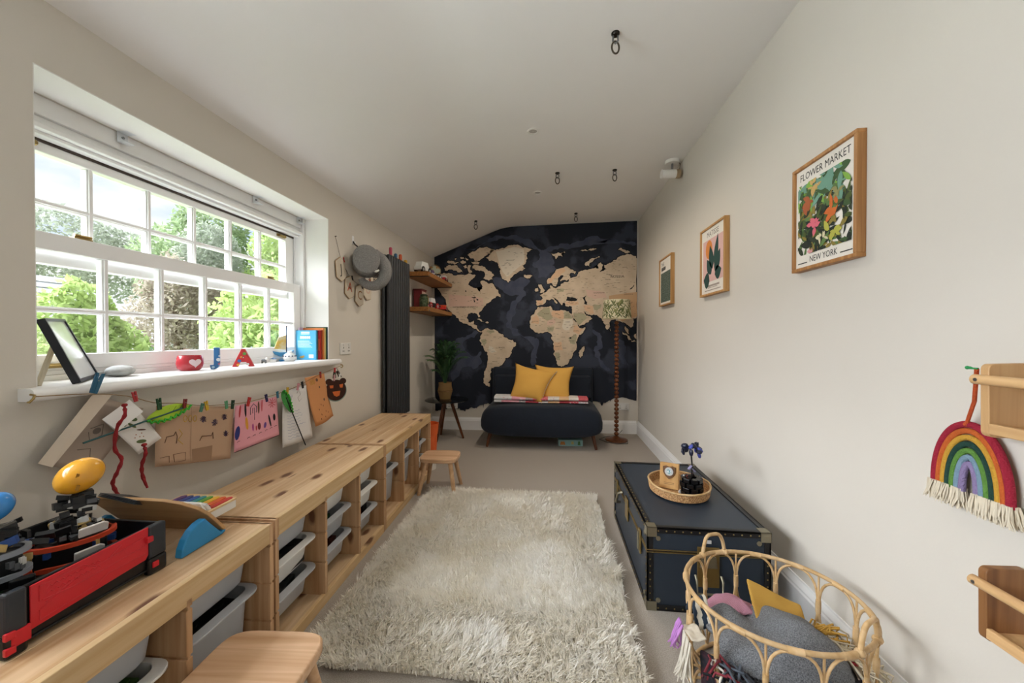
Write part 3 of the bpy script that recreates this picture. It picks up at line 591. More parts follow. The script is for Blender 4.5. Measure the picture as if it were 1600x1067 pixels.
# double socket outlets
def socket(label, loc, rot):
    t = thing('wall_socket', label, 'socket', loc, 0, 'white electric outlets', rot=rot)
    MB().box(-0.073, 0.073, -0.009, 0, -0.043, 0.043).build('plate', M('socket_white', '#dcdad6', 0.35), t, bevel=0.004)
    for s in (-1, 1):
        MB().box(s*0.036-0.012, s*0.036+0.012, -0.0105, -0.009, -0.020, -0.015).box(s*0.036-0.003, s*0.036+0.003, -0.0105, -0.009, 0.002, 0.012).build('pin_holes', M('pin_dark', '#4a4744', 0.6), t)
        MB().box(s*0.036-0.008, s*0.036+0.008, -0.013, -0.009, 0.020, 0.036).build('switch', M('socket_white'), t, bevel=0.002)
    return t
socket('white double socket on the end wall beside the floor lamp', (0.855, 4.705, 0.33), (0, 0, 0))
socket('white double socket low on the end wall behind the side table', (-1.27, 4.700, 0.31), (0, 0, 0))
socket('white double socket on the window wall next to the sill', (XL, 2.655, 1.085), (0, 0, R(90)))

# ================================================================== STORAGE BENCHES
BRZ = R(1.62)
GZ = (0.445, 0.315, 0.185)          # runner grooves
def make_bench(label, loc):
    t = thing('storage_bench', label, 'bench', loc, BRZ, 'pine storage benches')
    Dp, Ln, Ht, th = -0.435, 0.94, 0.52, 0.018
    def panel(y, z0, z1, core, side):
        m = MB(); hs = th/2
        cuts = [z0] + [v for z in sorted(GZ) for v in (z-0.004, z+0.004)] + [z1]
        m.box(Dp+0.004, -0.001, y-hs+0.005, y+hs-0.005, z0, z1)
        for i in range(0, len(cuts), 2):
            m.box(Dp+0.004, 0, y-hs, y+hs, cuts[i], cuts[i+1])
        return m
    for y in (th/2, Ln-th/2): panel(y, 0, Ht, 0, 0).build('side_panel', pine_z, t, bevel=0.0012, seg=1)
    for k in (1, 2): panel(th/2 + k*(Ln-th)/3, 0.03, Ht-0.05, 0, 0).build('divider', pine_z, t, bevel=0.0012, seg=1)
    n = 4; w = (-Dp-0.020)/n
    for k in range(n):
        MB().box(Dp+k*w+0.0004, Dp+(k+1)*w-0.0004, th, Ln-th, Ht-0.018, Ht-0.001).build('plank', pine_y, t, bevel=0.001, seg=1)
    MB().box(-0.020, 0, th, Ln-th, Ht-0.066, Ht).build('front_rail', pine_pale, t, bevel=0.002)
    MB().box(Dp, -0.002, th, Ln-th, 0.030, 0.042).build('base_board', pine_y, t)
    MB().box(-0.018, 0.0, th, Ln-th, 0.0, 0.046).build('base_rail', pine_pale, t, bevel=0.0015)
    MB().box(Dp, Dp+0.004, th, Ln-th, 0.042, Ht-0.02).build('back_panel', pine_z, t)
    return t
u1 = (-0.9414, 0.278, 0); u2 = (-0.975, 1.235, 0); u3 = (-1.0018, 2.1752, 0)
make_bench('pine storage bench under the red and black toy case', u1)
make_bench('pine storage bench under the window between the other two benches', u2)
make_bench('pine storage bench whose end meets the tall black radiator', u3)

bin_white = M('bin_white', '#e4e3e0', 0.35, var=0.02)
bin_grey = M('bin_grey', '#b3b6bb', 0.35, var=0.03)
def rrect(x0, x1, y0, y1, r, n=5):
    o = []
    for cx, cy, a in ((x1-r, y1-r, 0), (x0+r, y1-r, 90), (x0+r, y0+r, 180), (x1-r, y0+r, 270)):
        for i in range(n+1):
            q = R(a + 90*i/n); o.append((cx + r*math.cos(q), cy + r*math.sin(q)))
    return o
def make_bin(h, mat):
    W2 = 0.137; xb, xf = -0.41, -0.055
    sh = MB(); rings = []
    spec = [(0, 0, 0.035), (0.012, h-0.02, 0.03), (0.022, h, 0.025)]
    outer = [(ins, -d, r) for ins, d, r in spec]
    seq = [(0, 0.0, 0.035)] + [(0.010, -(h-0.02), 0.032), (0.022, -h, 0.025)] + [(0.024, -h+0.003, 0.025), (0.013, -(h-0.02), 0.032), (0.003, 0.0, 0.035)]
    n = None
    for ins, z, r in seq:
        p = rrect(xb+ins, xf-ins*1.6, -W2+ins*0.6+0.010, W2-ins*0.6-0.010, r)
        rings.append([(x, y, z) for x, y in p]); n = len(p)
    vs = [v for rg in rings for v in rg]; fs = []
    for i in range(len(rings)-1):
        if i == 2: continue
        for j in range(n): fs.append((i*n+j, i*n+(j+1) % n, (i+1)*n+(j+1) % n, (i+1)*n+j))
    fs.append(tuple(range(2*n, 3*n))); fs.append(tuple(range(3*n, 4*n))[::-1])
    sh.add(vs, fs)
    rim = MB(); po = rrect(xb-0.008, -0.022, -W2-0.004, W2+0.004, 0.045); pi_ = rrect(xb+0.006, xf-0.002, -W2+0.012, W2-0.012, 0.034)
    k = len(po)
    vs = [(x, y, 0.003) for x, y in po] + [(x, y, 0.003) for x, y in pi_] + [(x, y, -0.004) for x, y in po] + [(x, y, -0.004) for x, y in pi_]
    fs = []
    for j in range(k):
        j2 = (j+1) % k
        fs += [(j, j2, k+j2, k+j), (2*k+j, 3*k+j, 3*k+j2, 2*k+j2), (j, 2*k+j, 2*k+j2, j2), (k+j, k+j2, 3*k+j2, 3*k+j)]
    rim.add(vs, fs)
    return sh, rim
_bins = {}
def place_bin(bench, bname, col, lvl, h, mat, mname):
    b = Matrix.Translation(bench) @ Matrix.Rotation(BRZ, 4, 'Z')
    yc = 0.018/2 + (col+0.5) * (0.94-0.018)/3
    p = b @ Vector((0, yc, GZ[lvl]))
    cn = ('column farthest from sofa', 'middle column', 'column nearest sofa')[col]
    ln = ('topmost', 'second', 'lowest')[lvl]
    lab = f'{mname} plastic bin, {ln} in {cn}, {bname}'
    key = (h, mname)
    if key not in _bins:
        t = thing('storage_bin', lab, 'bin', p, BRZ, 'plastic storage bins')
        a, r = make_bin(h, mat)
        a.build('tub', mat, t, smooth=40); r.build('rim', mat, t, bevel=0.0015)
        _bins[key] = t
    else: t = dup(_bins[key], p, BRZ, lab)
    return p
B1, B2, B3 = 'bench under the toy case', 'middle bench', 'bench by the radiator'
sm, md, lg_ = 0.118, 0.235, 0.36
for a in ((u2, B2, 0, 0, sm, bin_grey, 'grey'), (u2, B2, 0, 1, sm, bin_white, 'white'), (u2, B2, 0, 2, sm, bin_grey, 'grey'),
          (u2, B2, 1, 0, sm, bin_white, 'white'), (u2, B2, 1, 1, sm, bin_grey, 'grey'), (u2, B2, 1, 2, sm, bin_grey, 'grey'),
          (u2, B2, 2, 0, sm, bin_white, 'white'), (u2, B2, 2, 1, sm, bin_white, 'white'), (u2, B2, 2, 2, sm, bin_grey, 'grey'),
          (u3, B3, 0, 0, sm, bin_white, 'white'), (u3, B3, 0, 1, md, bin_grey, 'grey'),
          (u3, B3, 1, 0, sm, bin_grey, 'grey'), (u3, B3, 1, 1, md, bin_grey, 'grey'),
          (u3, B3, 2, 0, sm, bin_grey, 'grey'), (u3, B3, 2, 1, sm, bin_grey, 'grey'), (u3, B3, 2, 2, sm, bin_white, 'white'),
          (u1, B1, 2, 0, sm, bin_grey, 'grey'), (u1, B1, 2, 1, md, bin_grey, 'grey'),
          (u1, B1, 1, 0, sm, bin_grey, 'grey'), (u1, B1, 1, 1, md, bin_white, 'white'), (u1, B1, 0, 0, md, bin_grey, 'grey')):
    place_bin(*a)
# toys lying in the bins
def brick(label, bench, loc, sz, col, rz=0.3, studs=True):
    b = Matrix.Translation(bench) @ Matrix.Rotation(BRZ, 4, 'Z')
    t = thing('toy_brick', label, 'toy', b @ Vector(loc), rz, 'toy bricks in the bins')
    m = M('brick_'+col, col, 0.35)
    MB().box(-sz[0]/2, sz[0]/2, -sz[1]/2, sz[1]/2, 0, sz[2]).build('block', m, t, bevel=0.002)
    for i in (-1, 1):
        for j in (-1, 1): MB().cyl((i*sz[0]/4, j*sz[1]/4, sz[2]), (i*sz[0]/4, j*sz[1]/4, sz[2]+0.005), min(sz[:2])*0.16, n=10).build('stud', m, t)
yc = lambda c: 0.009 + (c+0.5)*0.3073
brick('brick red toy block upright in the lowest bin of the middle column', u2, (-0.12, yc(1)-0.04, 0.09), (0.07, 0.09, 0.10), '#8a2f26')
brick('dark maroon toy block lying in the lowest bin of the middle column', u2, (-0.14, yc(1)+0.065, 0.09), (0.09, 0.06, 0.075), '#5b2a22', 0.1)
brick('dark green toy block in the second bin of the middle column', u2, (-0.12, yc(1)-0.02, 0.22), (0.08, 0.10, 0.085), '#23512f')
brick('royal blue toy block in the lowest bin nearest the sofa', u2, (-0.115, yc(2)-0.06, 0.09), (0.07, 0.07, 0.09), '#23408a')
brick('scarlet toy block in the lowest bin nearest the sofa', u2, (-0.115, yc(2)+0.01, 0.09), (0.07, 0.05, 0.10), '#b83324', 0.5)
brick('black toy block in the lowest bin nearest the sofa', u2, (-0.12, yc(2)+0.075, 0.09), (0.07, 0.05, 0.11), '#202225', 0.1)
brick('ochre toy block in the second bin nearest the sofa', u2, (-0.12, yc(2)-0.04, 0.22), (0.08, 0.07, 0.08), '#9a7a3c', 0.2)
brick('charcoal toy block in the lowest bin of the middle bench beside the near stool', u2, (-0.13, yc(0), 0.09), (0.10, 0.14, 0.085), '#2a2f30', 0.2)
brick('black toy block in the second bin of the middle bench beside the near stool', u2, (-0.13, yc(0)+0.02, 0.22), (0.12, 0.17, 0.088), '#17191b', 0.0)
brick('yellow toy block in the white bin under the toy case', u1, (-0.13, yc(1)-0.03, 0.205), (0.06, 0.06, 0.095), '#c9a12c', 0.3)
brick('green toy block in the white bin under the toy case', u1, (-0.13, yc(1)+0.06, 0.205), (0.09, 0.08, 0.095), '#3c5a2c', 0.1)
brick('black toy block in the large grey bin under the toy case', u1, (-0.14, yc(2), 0.205), (0.12, 0.18, 0.095), '#141517', 0.0)

# ================================================================== STOOLS
def make_stool(label, loc, rz, W=0.30, Dd=0.24, H=0.27):
    t = thing('wooden_stool', label, 'stool', loc, rz, 'small wooden stools')
    s = MB(); p = []
    for i in range(40):
        q = 2*PI*i/40; c, sn = math.cos(q), math.sin(q)
        p.append((W/2*math.copysign(abs(c)**0.42, c), Dd/2*math.copysign(abs(sn)**0.42, sn)))
    s.prism(p, H-0.032, H, lambda u, v, d: (u, v, d)).build('seat', wood('stool_seat', '#d6b290', '#b98f6a', 0, knots=False, rough=0.35), t, bevel=0.007, seg=3, smooth=35)
    for sx in (-1, 1):
        for sy in (-1, 1):
            MB().tube([(sx*(W/2-0.008), sy*(Dd/2-0.002), 0.0), (sx*(W/2-0.024), sy*(Dd/2-0.018), 0.09), (sx*(W/2-0.050), sy*(Dd/2-0.044), H-0.034)], [0.0125, 0.0155, 0.017], 14).build('leg', beech, t, smooth=50)
    return t
make_stool('small wooden stool beside the bench end and the sofa side of the rug', (-0.852, 2.815, 0), R(2), 0.285, 0.24, 0.27)
make_stool('small wooden stool with a sunlit scratched seat beside the middle bench', (-0.80, 0.93, 0), R(4), 0.30, 0.24, 0.285)

# ================================================================== SHAGGY RUG
rug = thing('shaggy_rug', 'cream long-pile shaggy rug on the grey carpet', 'rug', (-0.295, 2.0, 0))
RW, RL = 1.25, 1.56
edge = []
rs = np.random.RandomState(11)
MB().box(-RW/2+.03, RW/2-.03, -RL/2+.03, RL/2-.03, 0.001, 0.012).build('backing', M('rug_backing', '#cfc6b5', 0.95), rug)
def pile():
    N_ = 150000
    x = (rs.rand(N_)-0.5)*RW; y = (rs.rand(N_)-0.5)*RL
    # ragged border
    bx = np.abs(x) - RW/2 + 0.03*np.array([vn(a*9+3, 1.5) for a in y]); by = np.abs(y) - RL/2 + 0.035*np.array([vn(a*9+7, 4.5) for a in x])
    k = (bx < 0) & (by < 0); x = x[k]; y = y[k]; N_ = len(x)
    cell = 0.020
    cx = np.floor(x/cell + 0.35*np.sin(y*40)); cy = np.floor(y/cell + 0.35*np.sin(x*37))
    h = np.sin(cx*12.9898 + cy*78.233)*43758.5453; h = h - np.floor(h)
    flow = np.array([vn(a*3.3+10, b*3.3+20) for a, b in zip(x, y)])
    ang = 2*PI*(flow*0.9 + 0.40*h) + rs.normal(size=N_)*0.6
    lean = 0.38 + 0.40*h + rs.normal(size=N_)*0.2
    ln = 0.043*(0.7 + 0.6*rs.rand(N_))*(0.8 + 0.4*h)
    dx = np.cos(ang); dy = np.sin(ang)
    w = 0.0017 + 0.0014*rs.rand(N_)
    px, py = -dy, dx
    P0 = np.stack([x, y, np.full(N_, 0.010)], 1)
    a1 = lean*0.45; a2 = lean*1.25
    P1 = P0 + np.stack([dx*np.sin(a1), dy*np.sin(a1), np.cos(a1)], 1)*(ln*0.5)[:, None]
    P2 = P1 + np.stack([dx*np.sin(a2), dy*np.sin(a2), np.cos(a2)], 1)*(ln*0.5)[:, None]
    P2[:, 2] = np.maximum(P2[:, 2], 0.012)
    sd = np.stack([px*w, py*w, np.zeros(N_)], 1)
    V_ = np.stack([P0-sd, P0+sd, P1-sd*0.9, P1+sd*0.9, P2], 1).reshape(-1, 3)
    b = np.arange(N_)*5
    q = np.stack([b, b+1, b+3, b+2], 1); tr = np.stack([b+2, b+3, b+4], 1)
    me = bpy.data.meshes.new('pile')
    me.vertices.add(len(V_)); me.vertices.foreach_set('co', V_.ravel())
    loops = np.concatenate([q.ravel(), tr.ravel()]); me.loops.add(len(loops)); me.loops.foreach_set('vertex_index', loops)
    me.polygons.add(2*N_)
    st = np.concatenate([np.arange(N_)*4, 4*N_ + np.arange(N_)*3]); me.polygons.foreach_set('loop_start', st)
    me.update(calc_edges=True); me.validate()
    me.polygons.foreach_set('use_smooth', [True]*len(me.polygons))
    m = two_tone('rug_pile', '#faf7f0', '#ffffff', 6, 0.35, 0.65, 0.9)
    nt = m.node_tree; b_ = nt.nodes['Principled BSDF']; tl = nt.nodes.new('ShaderNodeBsdfTranslucent'); tl.inputs['Color'].default_value = hexc('#fbf6ea')
    mx = nt.nodes.new('ShaderNodeMixShader'); mx.inputs[0].default_value = 0.42
    o = [q_ for q_ in nt.nodes if q_.type == 'OUTPUT_MATERIAL'][0]
    nt.links.new(b_.outputs[0], mx.inputs[1]); nt.links.new(tl.outputs[0], mx.inputs[2]); nt.links.new(mx.outputs[0], o.inputs['Surface'])
    me.materials.append(m)
    ob = bpy.data.objects.new('pile', me); COL.objects.link(ob); ob.parent = rug; ob['kind'] = 'stuff'
pile()

# ================================================================== TRUNK
tk = thing('steamer_trunk', 'dark blue steamer trunk with black studded edges and brass corners', 'trunk', (0.405, 1.66, 0))
TW, TL_, TH, LZ = 0.495, 0.86, 0.355, 0.255
vinyl = M('trunk_blue', '#2a3440', 0.42, var=0.05, bump=0.08, bscale=300)
blk = M('trunk_black', '#17181a', 0.4, bump=0.1, bscale=200)
MB().box(0.004, TW-0.004, 0.004, TL_-0.004, 0.004, LZ-0.002).build('chest', vinyl, tk, bevel=0.003)
MB().box(0.002, TW-0.002, 0.002, TL_-0.002, LZ+0.002, TH-0.003).build('lid', vinyl, tk, bevel=0.004)
def edge_strip(a, b, w=0.024):
    m = MB(); x0, x1 = sorted((a[0], b[0])); y0, y1 = sorted((a[1], b[1])); z0, z1 = sorted((a[2], b[2]))
    ax = max(range(3), key=lambda i: (x1-x0, y1-y0, z1-z0)[i])
    lim = ((0, TW), (0, TL_), (0, TH)); e = 0.0015
    rng = []
    lo = [x0, y0, z0]; hi = [x1, y1, z1]
    for f in range(3):
        if f == ax: continue
        L_ = [None]*3; H_ = [None]*3
        for i in range(3):
            if i == ax: L_[i], H_[i] = lo[i], hi[i]
            elif i == f:
                if lo[i] < 0.01: L_[i], H_[i] = -e, 0.006
                else: L_[i], H_[i] = lim[i][1]-0.006, lim[i][1]+e
            else:
                if lo[i] < 0.01: L_[i], H_[i] = -e, w
                else: L_[i], H_[i] = lim[i][1]-w, lim[i][1]+e
        m.box(L_[0], H_[0], L_[1], H_[1], L_[2], H_[2])
    return m
C8 = [(x, y, z) for x in (0, TW) for y in (0, TL_) for z in (0, TH)]
for i in range(8):
    for j in range(i+1, 8):
        if sum(abs(p-q) > 1e-6 for p, q in zip(C8[i], C8[j])) == 1:
            edge_strip(C8[i], C8[j]).build('edge_binding', blk, tk, bevel=0.0015, seg=1)
# studs on the two visible faces and top
st = MB().sph((0, 0, 0), (0.0038, 0.0038, 0.002), 8, 4)
def stud(p):
    o = MB(); o.sph(p, 0.0036, 6, 4); return o
sm_ = stud((0, 0, 0)).mesh('stud'); sm_.materials.append(brass)
def put(p):
    o = bpy.data.objects.new('stud', sm_); COL.objects.link(o); o.parent = tk; o.location = p
for k in range(13):
    x = 0.045 + k*(TW-0.09)/12
    put((x, -0.0012, TH-0.013)); put((x, -0.0012, 0.012))
for k in range(23):
    y = 0.05 + k*(TL_-0.10)/22
    put((-0.0012, y, TH-0.013)); put((-0.0012, y, 0.012)); put((0.012, y, TH+0.0012))
for k in range(7):
    z = 0.045 + k*0.029
    put((0.012, -0.0012, z)); put((TW-0.012, -0.0012, z)); put((-0.0012, 0.012, z)); put((-0.0012, TL_-0.012, z))
MB().box(-0.003, TW+0.003, -0.003, TL_+0.003, LZ-0.0070, LZ-0.0030).build('seam_band', brass, tk, bevel=0.001)
MB().box(-0.003, TW+0.003, -0.003, TL_+0.003, LZ+0.0030, LZ+0.0070).build('seam_band', brass, tk, bevel=0.001)
old_br = M('aged_nickel', '#97917d', 0.4, 0.85, var=0.15, vscale=40)
for x in (0, TW):
    for y in (0, TL_):
        for z in (0, TH):
            sx = 1 if x == 0 else -1; sy = 1 if y == 0 else -1; sz = 1 if z == 0 else -1
            e = 0.003; q = 0.042
            m = MB()
            def bb(dx, dy, dz):
                xs = sorted((x - sx*e, x - sx*e + sx*dx)); ys = sorted((y - sy*e, y - sy*e + sy*dy)); zs = sorted((z - sz*e, z - sz*e + sz*dz))
                m.box(xs[0], xs[1], ys[0], ys[1], zs[0], zs[1])
            bb(q, q, 0.004); bb(q, 0.004, q); bb(0.004, q, q)
            m.cyl((x+sx*0.045, y-sy*(e+0.0005), z+sz*0.045), (x+sx*0.045, y+sy*0.002, z+sz*0.045), 0.010, n=12)
            m.cyl((x-sx*(e+0.0005), y+sy*0.045, z+sz*0.045), (x+sx*0.002, y+sy*0.045, z+sz*0.045), 0.010, n=12)
            m.build('corner_cap', old_br, tk, bevel=0.0012)
for y in (0.12, TL_-0.14):
    l = MB().box(-0.008, 0, y-0.017, y+0.017, LZ-0.075, LZ+0.032)
    lo_ = l.build('latch', brass, tk, bevel=0.003)
    MB().box(-0.016, -0.007, y-0.010, y+0.010, LZ-0.06, LZ+0.02).build('hasp', old_br, lo_, bevel=0.003)
MB().box(-0.007, 0, TL_/2-0.035, TL_/2+0.035, LZ-0.07, LZ+0.045).build('lock_plate', brass, tk, bevel=0.003)
hd = MB().tube([(-0.004, TL_/2-0.05+0.16, LZ+0.03), (-0.028, TL_/2-0.04+0.16, LZ+0.02), (-0.030, TL_/2+0.16, LZ-0.03), (-0.028, TL_/2+0.03+0.16, LZ-0.06), (-0.004, TL_/2+0.04+0.16, LZ-0.065)], 0.008, 8)
hd.build('side_handle', old_br, tk, smooth=50)
# end lock and carrying handle
ep = MB().box(TW/2-0.045, TW/2+0.045, -0.006, 0, 0.115, LZ+0.03).build('end_plate', brass, tk, bevel=0.004)
MB().prism([(TW/2-0.035, 0.2), (TW/2+0.035, 0.2), (TW/2+0.03, 0.245), (TW/2, 0.262), (TW/2-0.03, 0.245)], 0.006, 0.011, lambda u, v, d: (u, -d, v)).build('lock_boss', old_br, ep)
hh = MB().tube([(TW/2-0.052, -0.004, 0.165), (TW/2-0.052, -0.022, 0.15), (TW/2-0.05, -0.026, 0.10), (TW/2+0.05, -0.026, 0.10), (TW/2+0.052, -0.022, 0.15), (TW/2+0.052, -0.004, 0.165)], 0.005, 8).build('drop_handle', old_br, tk, smooth=50)
MB().box(TW/2-0.012, TW/2+0.012, -0.0045, 0, TH-0.055, TH-0.042).build('maker_tag', M('tag_silver', '#c9c9c9', 0.4), tk)

# --- tray and what it holds, on the trunk
ZT = TH
rattan = two_tone('rattan_weave', '#9a6d42', '#d3ab7a', 170, 0.42, 0.58, 0.6, bump=0.6)
rat_c = wood('rattan_cane', '#d3b48a', '#b8935f', 1, knots=False, rough=0.45)
ty = thing('rattan_tray', 'oval woven rattan tray on the blue trunk', 'tray', (0.665, 2.075, ZT+0.003), R(-4))
a_, b_ = 0.142, 0.168
MB().lathe([(1, 0.0), (1, 0.006), (0.02, 0.006), (0.02, 0.0)], 40, sx=a_-0.004, sy=b_-0.004, cap=False).build('base', rattan, ty)
tw = MB()
for i in range(9):
    z = 0.004 + i*0.0042
    tw.tube([((a_+0.001*(i % 2)+i*0.0006)*math.cos(2*PI*k/64), (b_+0.001*(i % 2)+i*0.0006)*math.sin(2*PI*k/64), z) for k in range(64)], [0.0026+0.0006*((k+i) % 2) for k in range(64)], 5, closed=True)
tw.build('woven_wall', rattan, ty, smooth=60)
MB().tube([((a_+0.007)*math.cos(2*PI*k/56), (b_+0.007)*math.sin(2*PI*k/56), 0.044 + 0.006*(abs(math.cos(2*PI*k/56))**12)) for k in range(56)], 0.0052, 8, closed=True).build('rim', rat_c, ty, smooth=60)
pq = thing('wooden_plaque', 'small wooden award plaque with a shield and round crest in the tray', 'plaque', (0.622, 2.085, ZT+0.010), R(-24))
pq.scale = (1.25, 1.2, 1.25)
MB().obox((0, 0, 0.052), (0.075, 0.022, 0.105), (R(-8), 0, 0)).build('block', wood('plaque_wood', '#d1a469', '#b98a52', 2, knots=False), pq, bevel=0.002)
Fq = lambda u, v, d: (u, -0.0115 - d + (v-0.052)*0.14, v)
sh_ = [(-0.025, 0.092), (-0.012, 0.096), (0, 0.092), (0.012, 0.096), (0.025, 0.092), (0.024, 0.070), (0.014, 0.053), (0, 0.042), (-0.014, 0.053), (-0.024, 0.070)]
so = MB().prism(sh_, 0, 0.006, Fq).build('shield', wood('shield_wood', '#7b5736', '#5d3f25', 2, knots=False), pq, bevel=0.001)
MB().prism([(0.017*math.cos(2*PI*k/24), 0.074+0.017*math.sin(2*PI*k/24)) for k in range(24)], 0.006, 0.008, Fq).build('crest_ring', M('silver', '#d8dadb', 0.3, 0.6), so)
MB().prism([(0.009*math.cos(2*PI*k/20), 0.074+0.009*math.sin(2*PI*k/20)) for k in range(20)], 0.008, 0.0088, Fq).build('crest', two_tone('crest_teal', '#e8eef0', '#3f96a8', 180, 0.45, 0.55), so)
ln_ = MB()
for v in (0.026, 0.020): ln_.flat([(-0.02, v), (0.02, v), (0.02, v+0.0018), (-0.02, v+0.0018)], Fq, 0.0008)
ln_.build('engraving', M('engrave', '#8a6a42', 0.7), pq, fixn=False)
wc = thing('white_stick', 'white flat plastic stick leaning against the black flower pot', 'stick', (0.662, 2.015, ZT+0.012), 0)
wc.scale = (1.2, 1.2, 1.25)
MB().obox((0.006, 0.004, 0.036), (0.014, 0.005, 0.075), (R(-6), R(14), 0)).build('blade', M('stick_white', '#e6e6e6', 0.4), wc, bevel=0.0015)
MB().obox((-0.0045, 0.001, 0.004), (0.016, 0.008, 0.010), (R(-6), R(14), 0)).build('foot', M('stick_white'), wc, bevel=0.0015)
fl = thing('block_flower', 'black toy-brick flower with blue petals in a black pot', 'ornament', (0.706, 2.005, ZT+0.010), R(20))
fl.scale = (1.12, 1.12, 1.25)
pot = MB()
for i in range(4):
    r = 0.038 + 0.006*math.sin(PI*(i+0.6)/4.2)
    for k in range(8):
        q = 2*PI*(k+0.5*(i % 2))/8
        pot.obox((r*0.8*math.cos(q), r*0.8*math.sin(q), 0.010+i*0.018), (r*0.62, r*0.66, 0.0165), (0, 0, q))
pot.build('pot', M('gloss_black', '#0d0e11', 0.22), fl, bevel=0.0015)
gl = MB(); rr = random.Random(4)
for k in range(14):
    q = rr.uniform(0, 2*PI); z = rr.choice((0.012, 0.03, 0.048)); r = 0.0435
    gl.obox((r*math.cos(q), r*math.sin(q), z), (0.004, 0.012, 0.004), (0, 0, q))
gl.build('pot_tiles', M('tile_gunmetal', '#50545c', 0.25, 0.5), fl)
em = MB()
for k in range(7):
    q = rr.uniform(0, 2*PI); em.obox((0.02*math.cos(q), 0.02*math.sin(q), 0.074), (0.014, 0.010, 0.010), (rr.random(), rr.random(), q))
em.build('soil_blocks', two_tone('ember', '#1a1210', '#b8432a', 60, 0.55, 0.62), fl)
MB().tube([(0, 0, 0.07), (0.004, 0.0, 0.11), (0, 0.002, 0.165)], 0.0035, 8).build('stem', black_pl, fl)
for k in range(2): MB().obox((0.010-0.018*k, 0, 0.10+0.012*k), (0.022, 0.010, 0.004), (0, 0.7-1.4*k, 0)).build('stem_leaf', M('leaf_lilac', '#8f8bb0', 0.4), fl)
pm = M('petal_navy', '#1b2036', 0.3); pm2 = M('petal_blue', '#3b47a0', 0.3)
for k in range(22):
    a = rr.uniform(0, 2*PI); e = rr.uniform(-0.5, 1.2); r = 0.033
    c = (r*math.cos(a)*math.cos(e)*1.15, r*math.sin(a)*math.cos(e)*1.15, 0.182+r*0.75*math.sin(e))
    MB().sph(c, (0.016, 0.012, 0.006), 8, 5, M_=Euler((rr.random()*2, rr.random()*2, a)).to_matrix()).build('petal', pm2 if k % 5 == 0 else pm, fl, smooth=60)

# ================================================================== RATTAN BASKET AND BLANKETS
BC = Vector((0.700, 1.285, 0)); BA, BB = 0.252, 0.238
bk = thing('rattan_basket', 'open rattan basket of looped canes with two handles full of blankets', 'basket', BC)
def el(q, s=1.0, z=0.0): return (BA*s*math.cos(q), BB*s*math.sin(q), z)
NLP = 12; RZ, MZ = 0.345, 0.125
def ring(z, s, r, nm):
    return MB().tube([el(2*PI*k/72, s, z) for k in range(72)], r, 8, closed=True).build(nm, rat_c, bk, smooth=60)
ring(RZ, 1.0, 0.0070, 'rim'); ring(0.150, 0.965, 0.0045, 'middle_ring'); ring(0.008, 0.94, 0.007, 'base_ring')
for k in range(9):
    y = (k-4)*0.05; hw = BA*0.94*math.sqrt(max(0, 1-(y/(BB*0.94))**2))
    MB().tube([(-hw, y, 0.008), (hw, y, 0.008)], 0.004, 6).build('base_cane', rat_c, bk)
for k in range(NLP):
    qc = 2*PI*(k+0.5)/NLP; hw = PI/NLP*0.97
    pts = []
    for i in range(28):
        a = 2*PI*i/28; c, s_ = math.cos(a), math.sin(a)
        u = hw*math.copysign(abs(c)**0.8, c); v = (MZ+RZ)/2 + (RZ-MZ-0.012)/2*math.copysign(abs(s_)**0.75, s_)
        sc = 0.985 + 0.012*(v-MZ)/(RZ-MZ)
        pts.append(el(qc+u, sc, v))
    MB().tube(pts, 0.0042, 7, closed=True).build('cane_loop', rat_c, bk, smooth=60)
    MB().tube([el(qc+u_, 1.0, RZ-0.002) for u_ in (-0.075, -0.03, 0.03, 0.075)], 0.0092, 8).build('rim_binding', rat_c, bk, smooth=60)
    qs = 2*PI*k/NLP
    MB().tube([el(qs, 0.94, 0.006), el(qs, 0.965, MZ), el(qs, 0.985, 0.235), el(qs, 0.995, RZ)], 0.0032, 6).build('stake', rat_c, bk, smooth=60)
    MB().tube([el(qs, 0.985, 0.215), el(qs, 0.988, 0.235), el(qs, 0.99, 0.257)], [0.0080, 0.0086, 0.0080], 8).build('binding', rat_c, bk, smooth=60)
    lp2 = [el(2*PI*k/NLP + 2*PI/NLP*t_, 0.955+0.01*math.sin(PI*t_), 0.012 + 0.108*math.sin(PI*t_)) for t_ in [i/12 for i in range(13)]]
    MB().tube(lp2, 0.0045, 7).build('lower_arch', rat_c, bk, smooth=60)
for qc in (R(111), R(-56)):
    pts = []
    for i in range(13):
        t_ = i/12; u = -0.20 + 0.40*t_
        hgt = 0.070*(1-abs(2*t_-1)**4.5)
        x, y, _ = el(qc+u*(1-0.25*hgt/0.062*0), 1.0)
        pts.append((x, y, RZ+hgt))
    MB().tube(pts, 0.0066, 8).build('handle', rat_c, bk, smooth=60)
    for e in (0, -1): MB().sph(pts[e], (0.013, 0.013, 0.011), 10, 6).build('handle_binding', rat_c, bk, smooth=60)

